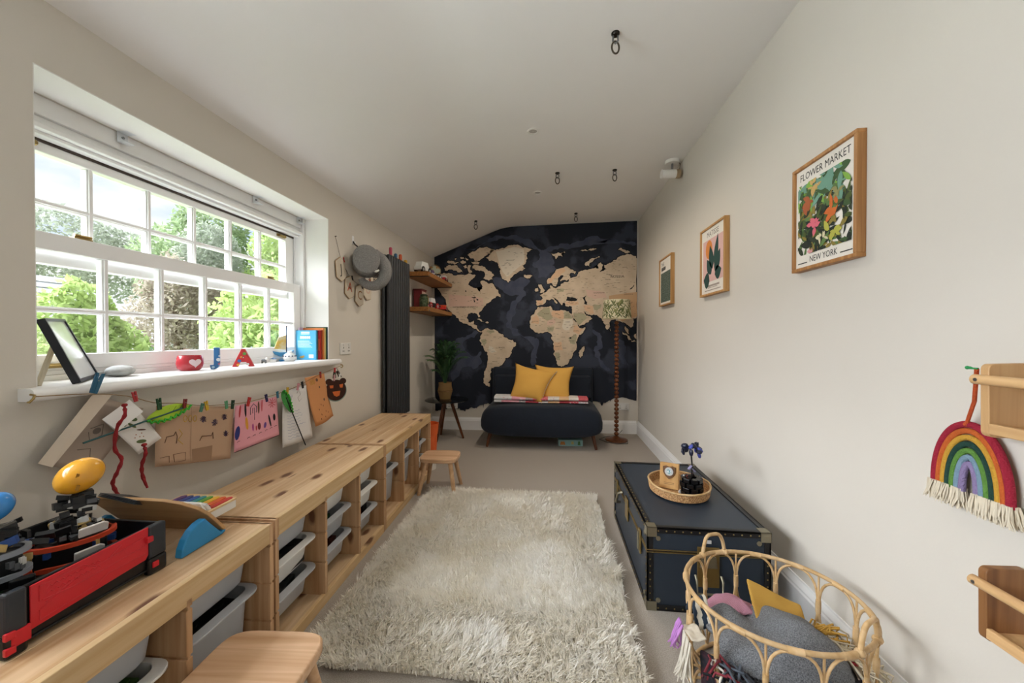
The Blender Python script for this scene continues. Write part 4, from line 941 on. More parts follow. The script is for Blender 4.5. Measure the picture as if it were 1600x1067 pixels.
def drape(name, label, cat, mat, fn, nu=36, nv=28, th=0.010, group='blankets in the basket', extra=None):
    t = thing(name, label, cat, BC, 0, group)
    P = [[fn(i/(nu-1), j/(nv-1)) for j in range(nv)] for i in range(nu)]
    MB().grid(P).build('cloth', mat, t, smooth=179, solid=th, sub=1)
    return t
grey_wool = two_tone('grey_wool', '#4a4c50', '#8f9297', 330, 0.3, 0.7, 0.95, bump=0.5)
def gb(u, v):
    x = -0.205 + 0.385*u; y = -0.19 + 0.30*v
    y2 = y*math.sqrt(max(0.2, 1-(x/0.262)**2))/0.95
    z = 0.190 + 0.070*math.sin(PI*min(1, u*1.02))*math.sin(PI*(0.25+0.6*v)) + 0.035*vn(u*4+2, v*3+7) - 0.10*max(0, 0.30-v)**1.2*3 - 0.05*max(0, u-0.85)*5
    z -= 0.055*math.exp(-((u-0.40)/0.11)**2)*v - 0.012*math.sin(u*9+v*5)*vn(u*3, v*6) + 0.018*abs(math.sin(v*7+u*2.5))*max(0, 0.5-v)
    return (x+0.02*vn(v*5, 3.3), y2, z)
t = drape('grey_blanket', 'thick grey wool blanket folded on top of the basket', 'blanket', grey_wool, gb, th=0.016)
fr_cream = M('fringe_cream', '#cfc4ad', 0.9)
def strands(name, mat, parent, base, dirs, n, ln, r, seed, spread=0.03):
    rr = random.Random(seed); m = MB()
    for k in range(n):
        b = Vector(base(rr.random())); d = Vector(dirs).normalized()
        p1 = b + d*ln*0.4 + Vector((rr.uniform(-1, 1), rr.uniform(-1, 1), rr.uniform(-.6, 1)))*spread*0.5
        p2 = p1 + d*ln*0.4 + Vector((rr.uniform(-1, 1), rr.uniform(-1, 1), rr.uniform(-1.2, .3)))*spread
        p3 = p2 + Vector((rr.uniform(-.6, .6), rr.uniform(-.6, .6), -1)).normalized()*ln*0.3
        m.tube([b, p1, p2, p3], [r, r, r, r*0.6], 5)
    o = m.build(name, mat, parent, smooth=70); o['kind'] = 'stuff'; return o
strands('fringe', fr_cream, t, lambda s: (0.175+0.01*math.sin(9*s), -0.13+0.20*s, 0.215), (0.6, -0.25, -0.15), 44, 0.075, 0.0022, 2, 0.03)
drape('pink_blanket', 'ribbed pink blanket showing at the back of the basket', 'blanket', two_tone('pink_rib', '#b77a92', '#d7a4b5', 90, 0.4, 0.6, 0.95, 'wave', bump=0.5),
      lambda u, v: (-0.155+0.16*u, 0.075+0.10*v*math.sin(PI*(0.2+0.6*u)), 0.205+0.030*math.sin(PI*u)*math.sin(PI*v*0.9+0.2)+0.012*vn(u*9, v*2)), 20, 12)
mu_b = drape('mustard_blanket', 'mustard yellow woven blanket folded over at the back of the basket', 'blanket', two_tone('mustard_weave', '#b08434', '#d9ad58', 130, 0.4, 0.6, 0.95, 'wave', (1, 1, 1), bump=0.5),
      lambda u, v: (-0.025+0.165*u+0.02*v, 0.035+0.115*v*(1-0.25*u), 0.215+0.075*v*(1-0.45*u)-0.03*u + 0.010*vn(u*4, v*4)), 16, 12)
strands('fringe', M('fringe_gold', '#c49a45', 0.9), mu_b, lambda s: (0.15+0.03*s, 0.06-0.07*s, 0.215), (0.8, 0.1, 0.1), 16, 0.05, 0.0028, 3, 0.02)
dk = drape('fringed_throw', 'dark patterned throw with grey red and white tassels at the front of the basket', 'blanket', two_tone('dark_throw', '#23262c', '#4b3038', 40, 0.4, 0.6, 0.95),
      lambda u, v: (-0.245+0.43*u, -0.225*math.sqrt(max(0.05, 1-((-0.245+0.43*u)/0.27)**2))*(0.96-0.25*v), 0.02+0.17*v+0.015*vn(u*8, v*4)), 28, 12, 0.012)
for k, (c, n) in enumerate((('#4b525b', 60), ('#7b2e38', 34), ('#d7d2c8', 30), ('#23252a', 40))):
    strands('tassels', M('tassel_%d' % k, c, 0.95), dk, lambda s: (-0.235+0.37*s, -0.205*math.sqrt(max(0.08, 1-((-0.235+0.37*s)/0.27)**2)), 0.185+0.03*math.sin(17*s+k)), (0.15-0.1*k, -0.25, 0.12), n, 0.05, 0.0034, 20+k, 0.04)
sl = drape('side_scarf', 'cream and lilac fringed scarf hanging out at the side of the basket', 'scarf', M('scarf_cream', '#c9bfae', 0.95, var=0.1, bump=0.3),
      lambda u, v: (-0.235-0.045*v, -0.10+0.09*u, 0.25-0.02*u+0.01*vn(u*4, v*4)-0.01*v), 10, 8, 0.008)
strands('cream_fringe', M('fringe_white', '#d9d2c4', 0.95), sl, lambda s: (-0.283, -0.10+0.06*s, 0.235), (-0.1, 0, -1), 20, 0.12, 0.003, 31, 0.012)
strands('lilac_fringe', M('fringe_lilac', '#b77fc0', 0.9), sl, lambda s: (-0.284, -0.035+0.035*s, 0.245), (-0.35, 0, -1), 14, 0.07, 0.003, 32, 0.012)
st_b = drape('striped_scarf', 'navy and cream striped scarf tucked inside the basket rim', 'scarf', two_tone('stripe_scarf', '#2b3644', '#cfc8b8', 55, 0.48, 0.52, 0.95, 'wave', (0.2, 0.2, 1)),
      lambda u, v: (-0.232+0.05*v, 0.0+0.10*u, 0.20+0.07*math.sin(PI*u)+0.02*v), 10, 8, 0.008)
def dots(parent, mat, pts, r):
    for p in pts: MB().sph(p, (r, r, r*0.5), 10, 5).build('dot', mat, parent, smooth=60)
def tealf(u, v): return (0.085+0.11*u, -0.20+0.085*v-0.05*u*(-1), 0.165-0.05*u+0.05*math.sin(PI*v)*math.sin(PI*(u*0.8+0.1)))
tl_ = drape('teal_cloth', 'teal cloth with cream spots at the front corner of the basket', 'cloth', two_tone('teal_cloth', '#2b5563', '#3d6a78', 30, 0.4, 0.6, 0.95), tealf, 14, 12, 0.008)
dots(tl_, M('spot_cream', '#c9c4b6', 0.95), [Vector(tealf(u, v)) + Vector((0, -0.002, 0.008)) for u, v in ((0.15, 0.3), (0.45, 0.55), (0.75, 0.3), (0.3, 0.85), (0.7, 0.8), (0.5, 0.15))], 0.008)
def crf(u, v): return (0.165+0.07*v, -0.165+0.22*u, 0.225-0.10*v+0.012*vn(u*5, v*3)-0.05*abs(u-0.5))
cr = drape('spotted_cloth', 'cream cloth with red spots down the wall side of the basket', 'cloth', M('cloth_cream', '#c8bda9', 0.95, var=0.05, bump=0.3), crf, 16, 8, 0.008)
dots(cr, M('spot_red', '#a22b35', 0.95), [Vector(crf(u, v)) + Vector((0.002, -0.002, 0.007)) for u, v in ((0.1, 0.3), (0.25, 0.7), (0.4, 0.25), (0.55, 0.65), (0.7, 0.3), (0.88, 0.6))], 0.008)

# ================================================================== SOFA
sf = thing('sofa', 'dark navy velvet loveseat with splayed wooden legs against the map mural', 'sofa', (-0.12, 4.30, 0))
velvet = M('navy_velvet', '#0f1a29', 0.8, var=0.25, vscale=9, bump=0.15, bscale=30, sheen=0.10)
def sect(hw, hh, zc, y, e=4.2, n=52):
    o = []
    for i in range(n):
        a = 2*PI*i/n; c, s_ = math.cos(a), math.sin(a)
        z = hh*math.copysign(abs(s_)**(2/e), s_)
        w = hw*(1 - 0.10*(max(0, z+hh*0.2)/(hh*1.2))**2 - 0.015*(max(0, -z)/hh)**2)
        o.append((w*math.copysign(abs(c)**(2/e), c), y, zc+z))
    return o
m = MB(); rings = [sect(0.645*s_, 0.172*s2, 0.292, y) for s_, s2, y in ((0.30, 0.2, -0.398), (0.90, 0.80, -0.395), (0.965, 0.92, -0.38), (0.99, 0.975, -0.345), (1, 1, -0.27), (1, 1, 0.0), (1, 1, 0.22), (0.97, 0.95, 0.27), (0.9, 0.85, 0.285))]
m.grid(rings + [] , close_u=False)
k = len(rings[0])
fs = []
mm = MB(); vs = [v for r_ in rings for v in r_]
for i in range(len(rings)-1):
    for j in range(k): fs.append((i*k+j, i*k+(j+1) % k, (i+1)*k+(j+1) % k, (i+1)*k+j))
fs.append(tuple(range(k))); fs.append(tuple((len(rings)-1)*k + j for j in range(k)))
mm.add(vs, fs).build('seat', velvet, sf, smooth=60)
MB().obox((-0.005, 0.30, 0.585), (1.21, 0.11, 0.45), (R(-8), 0, 0)).build('backrest', velvet, sf, bevel=0.035, seg=4, smooth=50)
for sx in (-1, 1):
    MB().obox((sx*0.29, 0.225, 0.585), (0.56, 0.06, 0.27), (R(-8), 0, 0)).build('back_cushion', velvet, sf, bevel=0.025, seg=4, smooth=50)
for sx in (-1, 1):
    for y, dy in ((-0.27, -0.05), (0.22, 0.05)):
        MB().tube([(sx*0.545, y, 0.145), (sx*0.575, y+dy, 0.0)], [0.022, 0.013], 10).build('leg', walnut, sf, smooth=50)
def pillow(label, C4, th, mat, loc, lace=False, seed=0):
    t = thing('throw_cushion', label, 'cushion', loc, 0, 'mustard cushions on the sofa')
    c = [Vector(p) for p in C4]   # bl, br, tr, tl
    nrm = ((c[1]-c[0]).cross(c[3]-c[0])).normalized()
    N_ = 22; front = []; back = []
    for i in range(N_+1):
        f_, b_ = [], []
        for j in range(N_+1):
            u, v = i/N_, j/N_; U, V = 2*u-1, 2*v-1
            pin = 0.15*(1-abs(V)**1.6)*abs(U)**3*math.copysign(1, U); pin2 = 0.15*(1-abs(U)**2)*abs(V)**3*math.copysign(1, V)
            uu, vv = u - pin*0.5, v - pin2*0.5
            p = (c[0]*(1-uu)+c[1]*uu)*(1-vv) + (c[3]*(1-uu)+c[2]*uu)*vv
            h = th*max(0, (1-abs(U)**2.6))**0.55*max(0, (1-abs(V)**2.6))**0.55
            h += 0.006*(vn(u*7+seed, v*7)-0.5)*(h > 0.002)
            f_.append(p+nrm*h); b_.append(p-nrm*h)
        front.append(f_); back.append(b_)
    m = MB().grid(front); m.grid(back)
    me = m.build('pad', mat, t, smooth=179)
    bm = bmesh.new(); bm.from_mesh(me.data); bmesh.ops.remove_doubles(bm, verts=bm.verts, dist=1e-5); bmesh.ops.recalc_face_normals(bm, faces=bm.faces); bm.to_mesh(me.data); bm.free()
    if lace:
        z = MB(); pts = []
        for k in range(31):
            v = k/30; p = c[1]*(1-v) + c[2]*v
            w = p + (c[0]-c[1]).normalized()*(0.034*(1-abs(2*v-1)**2.5)) + (c[0]-c[1]).normalized()*0.006*math.sin(k*2.6) + nrm*(0.012+0.004*math.cos(k*2.6))
            pts.append(w)
        z.tube(pts, 0.0035, 6).build('lace_trim', M('lace', '#c4bba8', 0.9), t, smooth=60)
    return t
mustard = M('mustard_cotton', '#d8a64e', 0.85, var=0.06, vscale=5, bump=0.12, bscale=22)
pillow('mustard cushion with a lace side trim standing in front on the sofa', [(-0.235, -0.09, -0.170), (0.127, -0.14, -0.202), (0.290, 0.06, 0.122), (-0.185, 0.14, 0.215)], 0.080, mustard, (-0.235, 4.160, 0.665), True, 1)
pillow('plain mustard cushion leaning on the sofa back behind the lace-trimmed one', [(-0.195, -0.09, -0.185), (0.168, -0.13, -0.180), (0.225, 0.11, 0.180), (-0.220, 0.12, 0.200)], 0.07, mustard, (0.02, 4.235, 0.660), False, 5)
ql = thing('patchwork_quilt', 'folded patchwork quilt in pink white grey and red on the sofa seat', 'quilt', (-0.125, 4.105, 0.462))
qcols = ['#cfcfd0', '#cfcfd0', '#d79aa6', '#d9a5ad', '#a9a6a8', '#c5606a', '#cf6d73', '#d6d3d1', '#d9b48a', '#d8d2cc', '#c75a63']
qx = [-0.50, -0.42, -0.31, -0.23, -0.16, -0.08, -0.02, 0.08, 0.20, 0.30, 0.40, 0.50]
for k in range(11):
    for lay in range(2):
        c = qcols[(k + (5 if lay else 0)*lay) % 11] if not lay else ('#a8404a' if k in (4, 5, 8) else qcols[(k+1) % 11])
        mt = two_tone('patch_'+c.strip('#')+str(k % 3), c, ('#bf7f88' if k % 3 == 1 else c if k % 3 else '#dcdad8'), 55, 0.60, 0.64, 0.95)
        P = []
        for i in range(5):
            x = qx[k] + (qx[k+1]-qx[k])*i/4; row = []
            z0, z1 = (0.028, 0.066) if lay == 0 else (0.002, 0.028)
            z1 += 0.012*vn(x*6+2, 1.1) - 0.010*(x+0.5)*0.6
            for j in range(9):
                a = PI*j/8
                row.append((x, -0.085*math.sin(a)**0.6 + (0.15 if False else 0), (z0+z1)/2 - (z1-z0)/2*math.cos(a)))
            row.append((x, 0.09, z1)); row.append((x, 0.09, z0))
            P.append(row)
        MB().grid(P).build('patch', mt, ql, smooth=50)
bx = thing('puzzle_box', 'flat pale teal game box lying under the sofa', 'box', (0.195, 4.16, 0), R(2))
MB().box(-0.13, 0.13, -0.06, 0.06, 0, 0.066).build('carton', M('box_teal', '#8fb5b3', 0.6), bx, bevel=0.002)
pr_ = MB()
for (u, v, w, h) in ((-0.085, 0.03, 0.06, 0.035), (0.02, 0.035, 0.03, 0.03), (0.09, 0.032, 0.03, 0.04)):
    MB().flat([(u-w/2, v-h/2), (u+w/2, v-h/2), (u+w/3, v+h/2), (u-w/3, v+h/2)], lambda a, b, d: (a, -0.0605-d, b)).build('print', M('print_%d' % int(u*1000), ('#b5733a', '#c9b36a', '#4c7a4a')[int(u > 0)+int(u > 0.05)], 0.6), bx, fixn=False)

# ================================================================== FLOOR LAMP
lp = thing('floor_lamp', 'bobbin turned wooden floor lamp with a green leaf print shade', 'lamp', (0.725, 4.38, 0))
MB().lathe([(0.118, 0), (0.125, 0.008), (0.122, 0.018), (0.10, 0.026), (0.05, 0.034), (0.025, 0.048), (0.014, 0.056)], 32).build('base', walnut, lp, smooth=40)
turned = wood('turned_walnut', '#7a4525', '#4f2a14', 2, knots=False, rough=0.3)
bd = MB().sph((0, 0, 0), (0.0268, 0.0268, 0.0225), 16, 10).mesh('bead'); bd.materials.append(turned); bd.polygons.foreach_set('use_smooth', [True]*len(bd.polygons))
NB = 28
for k in range(NB):
    o = bpy.data.objects.new('bead', bd); COL.objects.link(o); o.parent = lp; o.location = (0, 0, 0.078 + k*(1.335-0.078)/(NB-1))
MB().cyl((0, 0, 0.05), (0, 0, 1.36), 0.009).build('column', turned, lp)
MB().cyl((0, 0, 1.36), (0, 0, 1.44), 0.008).build('stem', M('socket_white2', '#d8d5cf', 0.4), lp)
shm = MB(); rb, rt, z0, z1 = 0.160, 0.143, 1.382, 1.592
shm.lathe([(rb, z0), (rt, z1), (rt-0.002, z1), (rb-0.002, z0), (rb, z0)], 48, cap=False)
shade_m = M('shade_linen', '#ddd5b6', 0.85, bump=0.1, bscale=200)
so = shm.build('shade', shade_m, lp, smooth=40)
lf = MB(); rr = random.Random(9); lfm = [M('leafprint_a', '#6c7448', 0.85), M('leafprint_b', '#8d8f5e', 0.85), M('leafprint_c', '#4f5a35', 0.85)]
for k in range(300):
    a = rr.uniform(0, 2*PI); z = rr.uniform(z0+0.012, z1-0.012); ang = rr.choice((0.6, 2.4, 1.0, 2.1)) + rr.uniform(-.35, .35); L_ = rr.uniform(0.026, 0.040); w = L_*0.20
    pts = []
    for (s_, t_) in ((-1, 0), (-0.4, 0.8), (0.3, 0.75), (1, 0), (0.3, -0.75), (-0.4, -0.8)):
        du = s_*L_*math.cos(ang) - t_*w*math.sin(ang); dz = s_*L_*math.sin(ang) + t_*w*math.cos(ang)
        zz = min(max(z+dz, z0), z1); r = rb + (rt-rb)*(zz-z0)/(z1-z0) + 0.0008 + 0.00002*(k % 20)
        pts.append((r*math.cos(a+du/r), r*math.sin(a+du/r), zz))
    lf.add(pts, [tuple(range(6))], k % 3)
lfo = lf.build('leaf_print', lfm, so, fixn=False); lfo['kind'] = 'stuff'
MB().tube([(0.118, -0.02, 0.010), (0.10, -0.13, 0.004), (-0.02, -0.16, 0.004), (-0.12, -0.10, 0.004), (-0.19, 0.02, 0.004), (-0.10, 0.14, 0.004), (0.05, 0.22, 0.004), (0.12, 0.30, 0.05)], 0.003, 6).build('cord', black_pl, lp, smooth=60)

# ================================================================== SIDE TABLE, PLANT, ORANGE TOY BIN
tb = thing('side_table', 'round dark glass side table on three splayed walnut legs', 'table', (-1.215, 4.265, 0))
MB().lathe([(0.245, 0), (0.25, 0.003), (0.25, 0.009), (0.245, 0.012)], 48, (0, 0, 0.443)).build('top', M('dark_glass_top', '#101314', 0.06, spec=0.7), tb, smooth=40)
MB().lathe([(0.05, 0), (0.06, 0.02)], 20, (0, 0, 0.423)).build('hub', M('hub_black', '#15110e', 0.5), tb)
for a in (R(-112), R(8), R(128)):
    MB().tube([(0.05*math.cos(a), 0.05*math.sin(a), 0.43), (0.19*math.cos(a), 0.19*math.sin(a), 0)], [0.020, 0.013], 10).build('leg', walnut, tb, smooth=50)
pl_ = thing('potted_palm', 'small green palm in a woven seagrass pot on the side table', 'plant', (-1.245, 4.30, 0.4555))
sea = two_tone('seagrass', '#8b6a42', '#b9935f', 130, 0.4, 0.6, 0.9, 'wave', (1, 1, 2.5), bump=0.8)
MB().lathe([(0.062, 0), (0.070, 0.03), (0.084, 0.085), (0.084, 0.11), (0.074, 0.155), (0.076, 0.19), (0.068, 0.19), (0.064, 0.15), (0.06, 0.14), (0.001, 0.14)], 32, cap=False).build('pot', sea, pl_, smooth=40)
MB().lathe([(0.0855, 0), (0.0885, 0.008), (0.0855, 0.016)], 32, (0, 0, 0.089), cap=False).build('pot_band', M('seagrass_dark', '#7a5a35', 0.9, bump=0.5, bscale=200), pl_, smooth=60)
MB().lathe([(0.062, 0.142), (0.001, 0.148)], 24, cap=False).build('soil', M('soil', '#2a2019', 0.95), pl_)
palm = M('palm_green', '#2f5130', 0.45, var=0.3, vscale=6); palm2 = M('palm_green_light', '#4f6f42', 0.45, var=0.3, vscale=6)
rr = random.Random(21)
fr_specs = [(R(215), 0.20, 0.52), (R(232), 0.22, 0.46), (R(205), 0.13, 0.62), (R(260), 0.20, 0.60), (R(300), 0.22, 0.52), (R(330), 0.16, 0.68), (R(10), 0.20, 0.58), (R(45), 0.17, 0.62), (R(90), 0.17, 0.60), (R(130), 0.12, 0.66), (R(240), 0.10, 0.70), (R(355), 0.10, 0.66), (R(285), 0.12, 0.48), (R(320), 0.22, 0.60), (R(20), 0.13, 0.72), (R(70), 0.12, 0.74), (R(270), 0.07, 0.76), (R(345), 0.26, 0.50), (R(250), 0.16, 0.55), (R(225), 0.14, 0.28)]
for k, (a, out, up) in enumerate(fr_specs):
    pts = [Vector((0.01*math.cos(a), 0.01*math.sin(a), 0.14)) + Vector((math.cos(a)*out*(s_**1.7), math.sin(a)*out*(s_**1.7), up*(s_ - 0.32*s_**3.2))) for s_ in [i/14 for i in range(15)]]
    fo = MB().tube(pts, [0.0035*(1-i/17) for i in range(15)], 5).build('frond', palm2 if k < 2 else palm, pl_, smooth=60)
    lm = MB(); lm_list = []
    for i in range(5, 15):
        tg = (pts[i]-pts[i-1]).normalized(); sd = tg.cross(Vector((0, 0, 1)))
        if sd.length < 0.05: sd = Vector((math.sin(a), -math.cos(a), 0))
        sd.normalize(); n_ = sd.cross(tg)
        for s_ in (-1, 1):
            for h_ in (0, 0.5):
                b = pts[i]*(1-h_) + pts[i-1]*h_
                L_ = (0.100 - 0.006*abs(i-9))*rr.uniform(0.85, 1.1); d = (sd*s_*0.75 + tg*0.75 + n_*0.12).normalized(); e = b + d*L_ + Vector((0, 0, -0.25*L_)); mid = b + d*L_*0.5 + Vector((0, 0, 0.01))
                w = tg.cross(d).cross(d).normalized()*0.0085
                lm.add([b, mid+w, e, mid-w], [(0, 1, 2, 3)])
    lo_ = lm.build('leaflets', palm2 if k < 2 else palm, fo, fixn=False); lo_['kind'] = 'stuff'
ob = thing('toy_bucket', 'orange and white toy bucket on the carpet behind the bench end', 'bucket', (-1.092, 3.262, 0))
ob.scale = (0.72, 0.72, 1.08)
MB().lathe([(0.085, 0), (0.09, 0.10)], 28, cap=True).build('white_base', M('toy_white', '#e3dfd8', 0.4), ob, smooth=40)
MB().lathe([(0.090, 0.10), (0.100, 0.30), (0.098, 0.31), (0.086, 0.11)], 28, cap=False).build('orange_wall', M('toy_orange', '#d9602a', 0.4), ob, smooth=40)
MB().lathe([(0.104, 0.285), (0.120, 0.375), (0.114, 0.375), (0.098, 0.29)], 28, cap=False).build('orange_lip', M('toy_orange'), ob, smooth=40)
MB().lathe([(0.094, 0.28), (0.001, 0.285)], 24, cap=False).build('red_filling', M('toy_red', '#a12723', 0.5), ob)

# ================================================================== RADIATOR, PEGS
rd = thing('column_radiator', 'tall anthracite vertical column radiator on the window wall', 'radiator', (XL, 3.215, 0.42))
anth = M('anthracite', '#34373b', 0.4, var=0.03)
HR = 1.49
for k in range(9):
    y = 0.027 + k*0.0535
    MB().box(0.064, 0.098, y-0.0235, y+0.0235, 0, HR).build('column', anth, rd, bevel=0.012, seg=4, smooth=50)
    MB().box(0.022, 0.046, y-0.0235, y+0.0235, 0, HR).build('rear_column', anth, rd, bevel=0.010, seg=3, smooth=50)
for z in (0.03, HR-0.05): MB().box(0.040, 0.070, 0.004, 0.480, z, z+0.03).build('header', anth, rd, bevel=0.004)
for z in (0.3, HR-0.25): MB().box(0.0, 0.024, 0.10, 0.14, z, z+0.03).build('bracket', anth, rd)
MB().cyl((0.055, -0.004, HR-0.015), (0.055, 0.012, HR-0.015), 0.011).build('air_valve', steel, rd)
for nm, y, h, r, c in (('pink', 0.065, 0.068, 0.014, '#b5435a'), ('blue', 0.175, 0.035, 0.015, '#2c5d84'), ('orange', 0.285, 0.052, 0.015, '#c9562a'), ('yellow', 0.415, 0.026, 0.017, '#cda23a')):
    t = thing('wooden_peg', f'{nm} painted wooden peg standing on top of the radiator', 'peg', (XL+0.078, 3.215+y, 0.42+HR), 0, 'painted pegs on the radiator')
    MB().lathe([(r*0.85, 0), (r, h*0.2), (r, h*0.85), (r*0.9, h)], 16).build('body', M('peg_'+nm, c, 0.45), t, smooth=40)
    MB().lathe([(r*0.9, 0), (r*0.6, 0.004)], 16, (0, 0, h)).build('cap', M('peg_'+nm), t, smooth=40)

# ================================================================== SHELVES AND TOYS ON THEM
def shelf(label, z):
    t = thing('wall_shelf', label, 'shelf', (XL, 3.77, z), 0, 'oak corner shelves')
    MB().box(0.0, 0.262, 0.0, 0.932, -0.045, 0).build('board', oak_y, t, bevel=0.003)
    for y in (0.02, 0.90):
        MB().box(0.0, 0.255, y, y+0.022, -0.050, -0.045).build('bracket', dark_iron, t)
        MB().cyl((0.263, y+0.011, -0.036), (0.268, y+0.011, -0.036), 0.009).build('bolt', steel, t)
    return t
SZ1, SZ2 = 1.85, 1.487
shelf('upper oak shelf in the corner by the map', SZ1); shelf('lower oak shelf in the corner by the map', SZ2)
def toycar(name, label, loc, rz, L_, W_, H_, col, col2, wheel='#18191b', wr=None, cab=(0.25, 0.75), wing=False):
    t = thing(name, label, 'toy car', loc, rz, 'toys on the corner shelves'); wr = wr or H_*0.28
    m1 = M('car_'+col, col, 0.35); m2 = M('car_'+col2, col2, 0.35)
    MB().prism([(-L_/2, wr*0.8), (L_/2, wr*0.8), (L_/2, H_*0.5), (L_*0.30, H_*0.56), (-L_/2, H_*0.58)], -W_/2, W_/2, lambda u, v, d: (u, d, v)).build('body', m1, t, bevel=0.003)
    a, b = (cab[0]-0.5)*L_, (cab[1]-0.5)*L_
    MB().prism([(a, H_*0.55), (b, H_*0.55), (b-0.18*(b-a), H_), (a+0.12*(b-a), H_)], -W_*0.42, W_*0.42, lambda u, v, d: (u, d, v)).build('cabin', m2, t, bevel=0.003)
    for sx in (-0.32, 0.32):
        for sy in (-1, 1):
            wo = MB().cyl((sx*L_, sy*W_*0.36, wr), (sx*L_, sy*W_*0.54, wr), wr, n=16).build('wheel', M('tyre_'+wheel, wheel, 0.6), t, smooth=40)
            MB().cyl((sx*L_, sy*W_*0.54, wr), (sx*L_, sy*W_*0.56, wr), wr*0.5, n=10).build('hubcap', M('hub_silver', '#b9bbbd', 0.3, 0.6), wo)
    if wing: MB().box(-L_*0.5, -L_*0.36, -W_*0.5, W_*0.5, H_*0.82, H_*0.9).box(-L_*0.45, -L_*0.42, -0.004, 0.004, H_*0.5, H_*0.82).build('wing', m2, t)
    return t
toycar('toy_truck', 'white and green toy camper van on the upper shelf beside the radiator', (XL+0.16, 3.90, SZ1), R(78), 0.20, 0.09, 0.115, '#dfe3e0', '#e9ebe8', cab=(0.05, 0.85))
toycar('toy_car', 'small white toy car on the upper shelf before the globe', (XL+0.17, 4.14, SZ1), R(70), 0.13, 0.065, 0.075, '#c9cccd', '#5a4a70')
toycar('toy_car', 'white toy car with black wheels at the edge of the upper shelf', (XL+0.215, 4.28, SZ1), R(85), 0.10, 0.05, 0.055, '#e6e6e6', '#2a2c30')
toycar('toy_car', 'red and purple toy racer on the far end of the upper shelf', (XL+0.215, 4.50, SZ1), R(95), 0.19, 0.07, 0.07, '#b52b35', '#e8e6e6', wing=True)
toycar('toy_car', 'black toy buggy with red wheels and white roof on the lower shelf', (XL+0.16, 4.11, SZ2), R(80), 0.24, 0.12, 0.12, '#1c1d20', '#d9dadb', '#b02c2c', 0.035)
toycar('toy_car', 'dark red toy car next to the green jar on the lower shelf', (XL+0.18, 3.96, SZ2), R(85), 0.14, 0.07, 0.07, '#7c1f35', '#262a2c', '#8a3438')
toycar('toy_car', 'bright red toy racing car at the end of the lower shelf', (XL+0.215, 4.49, SZ2), R(100), 0.24, 0.075, 0.075, '#d0302a', '#e0502c', wing=True)
jr = thing('storage_jar', 'olive green lidded toy jar on the lower shelf beside the radiator', 'jar', (XL+0.19, 3.84, SZ2), 0, 'toys on the corner shelves')
MB().lathe([(0.035, 0), (0.043, 0.01), (0.045, 0.09), (0.036, 0.11)], 20).build('body', two_tone('camo', '#30402a', '#566047', 60, 0.4, 0.6), jr, smooth=40)
MB().lathe([(0.038, 0.11), (0.040, 0.125), (0.030, 0.135)], 20).build('lid', M('jar_lid', '#26301f', 0.5), jr, smooth=40)
MB().tube([(0.03, 0, 0.12), (0.05, 0, 0.10), (0.05, 0, 0.04)], 0.004, 6).build('clasp', brass, jr)
rt_ = thing('toy_tower', 'dark red toy building with windows behind the buggy on the lower shelf', 'toy', (XL+0.075, 4.05, SZ2), 0, 'toys on the corner shelves')
MB().box(-0.045, 0.045, -0.075, 0.075, 0, 0.20).build('block', M('tower_red', '#6d1f22', 0.5), rt_, bevel=0.004)
for k in range(4): MB().box(0.045, 0.048, -0.06+k*0.033, -0.04+k*0.033, 0.13, 0.185).build('window', M('tower_win', '#c8b4a4', 0.4), rt_)
MB().box(-0.05, 0.05, -0.08, 0.08, 0.20, 0.212).build('roof', M('tower_roof', '#57181b', 0.5), rt_)
gb_ = thing('globe', 'small globe with tan land on a dark stand on the upper shelf', 'globe', (XL+0.12, 4.42, SZ1), 0, 'toys on the corner shelves')
MB().lathe([(0.05, 0), (0.05, 0.006), (0.02, 0.012), (0.008, 0.03)], 24).build('stand', M('stand_dark', '#2a211b', 0.4), gb_, smooth=40)
MB().sph((0, 0, 0.115), 0.072, 24, 14).build('ball', two_tone('globe_map', '#b4bda9', '#b58b57', 14, 0.48, 0.52, 0.4), gb_, smooth=179)
MB().tube([(0.079*math.sin(R(a)), 0, 0.115-0.079*math.cos(R(a))) for a in range(0, 181, 12)], 0.003, 6).build('arc', brass, gb_, smooth=60)

# ================================================================== ELEPHANT HEAD AND NAME BUNTING
felt = two_tone('grey_felt', '#6b6a69', '#8d8b89', 160, 0.3, 0.7, 0.95, bump=0.4)
eh = thing('elephant_head', 'grey felt toy elephant head with white tusks hung on the wall', 'soft toy', (XL, 2.775, 1.745))
eh.scale = (0.93, 0.93, 0.93)
MB().sph((0.11, 0.02, 0.0), (0.115, 0.115, 0.125), 24, 16).build('head', felt, eh, smooth=179)
MB().sph((0.17, -0.105, 0.005), (0.105, 0.022, 0.115), 24, 12, M_=Euler((0, 0, R(38))).to_matrix()).build('ear', felt, eh, smooth=179)
MB().sph((0.12, 0.16, 0.0), (0.10, 0.022, 0.105), 24, 12, M_=Euler((0, 0, R(-15))).to_matrix()).build('ear', felt, eh, smooth=179)
tr_pts = [(0.16, 0.03, 0.05), (0.235, 0.035, 0.0), (0.262, 0.035, -0.07), (0.25, 0.025, -0.14), (0.20, 0.01, -0.188), (0.14, -0.01, -0.192), (0.10, -0.025, -0.165), (0.09, -0.03, -0.135)]
def smooth_pts(P, n=6):
    P = [Vector(p) for p in P]; o = []
    for i in range(len(P)-1):
        p0 = P[max(0, i-1)]; p1 = P[i]; p2 = P[i+1]; p3 = P[min(len(P)-1, i+2)]
        for k in range(n):
            t_ = k/n; o.append(0.5*((2*p1) + (p2-p0)*t_ + (2*p0-5*p1+4*p2-p3)*t_*t_ + (3*p1-p0-3*p2+p3)*t_**3))
    return o + [P[-1]]
tp = smooth_pts(tr_pts)
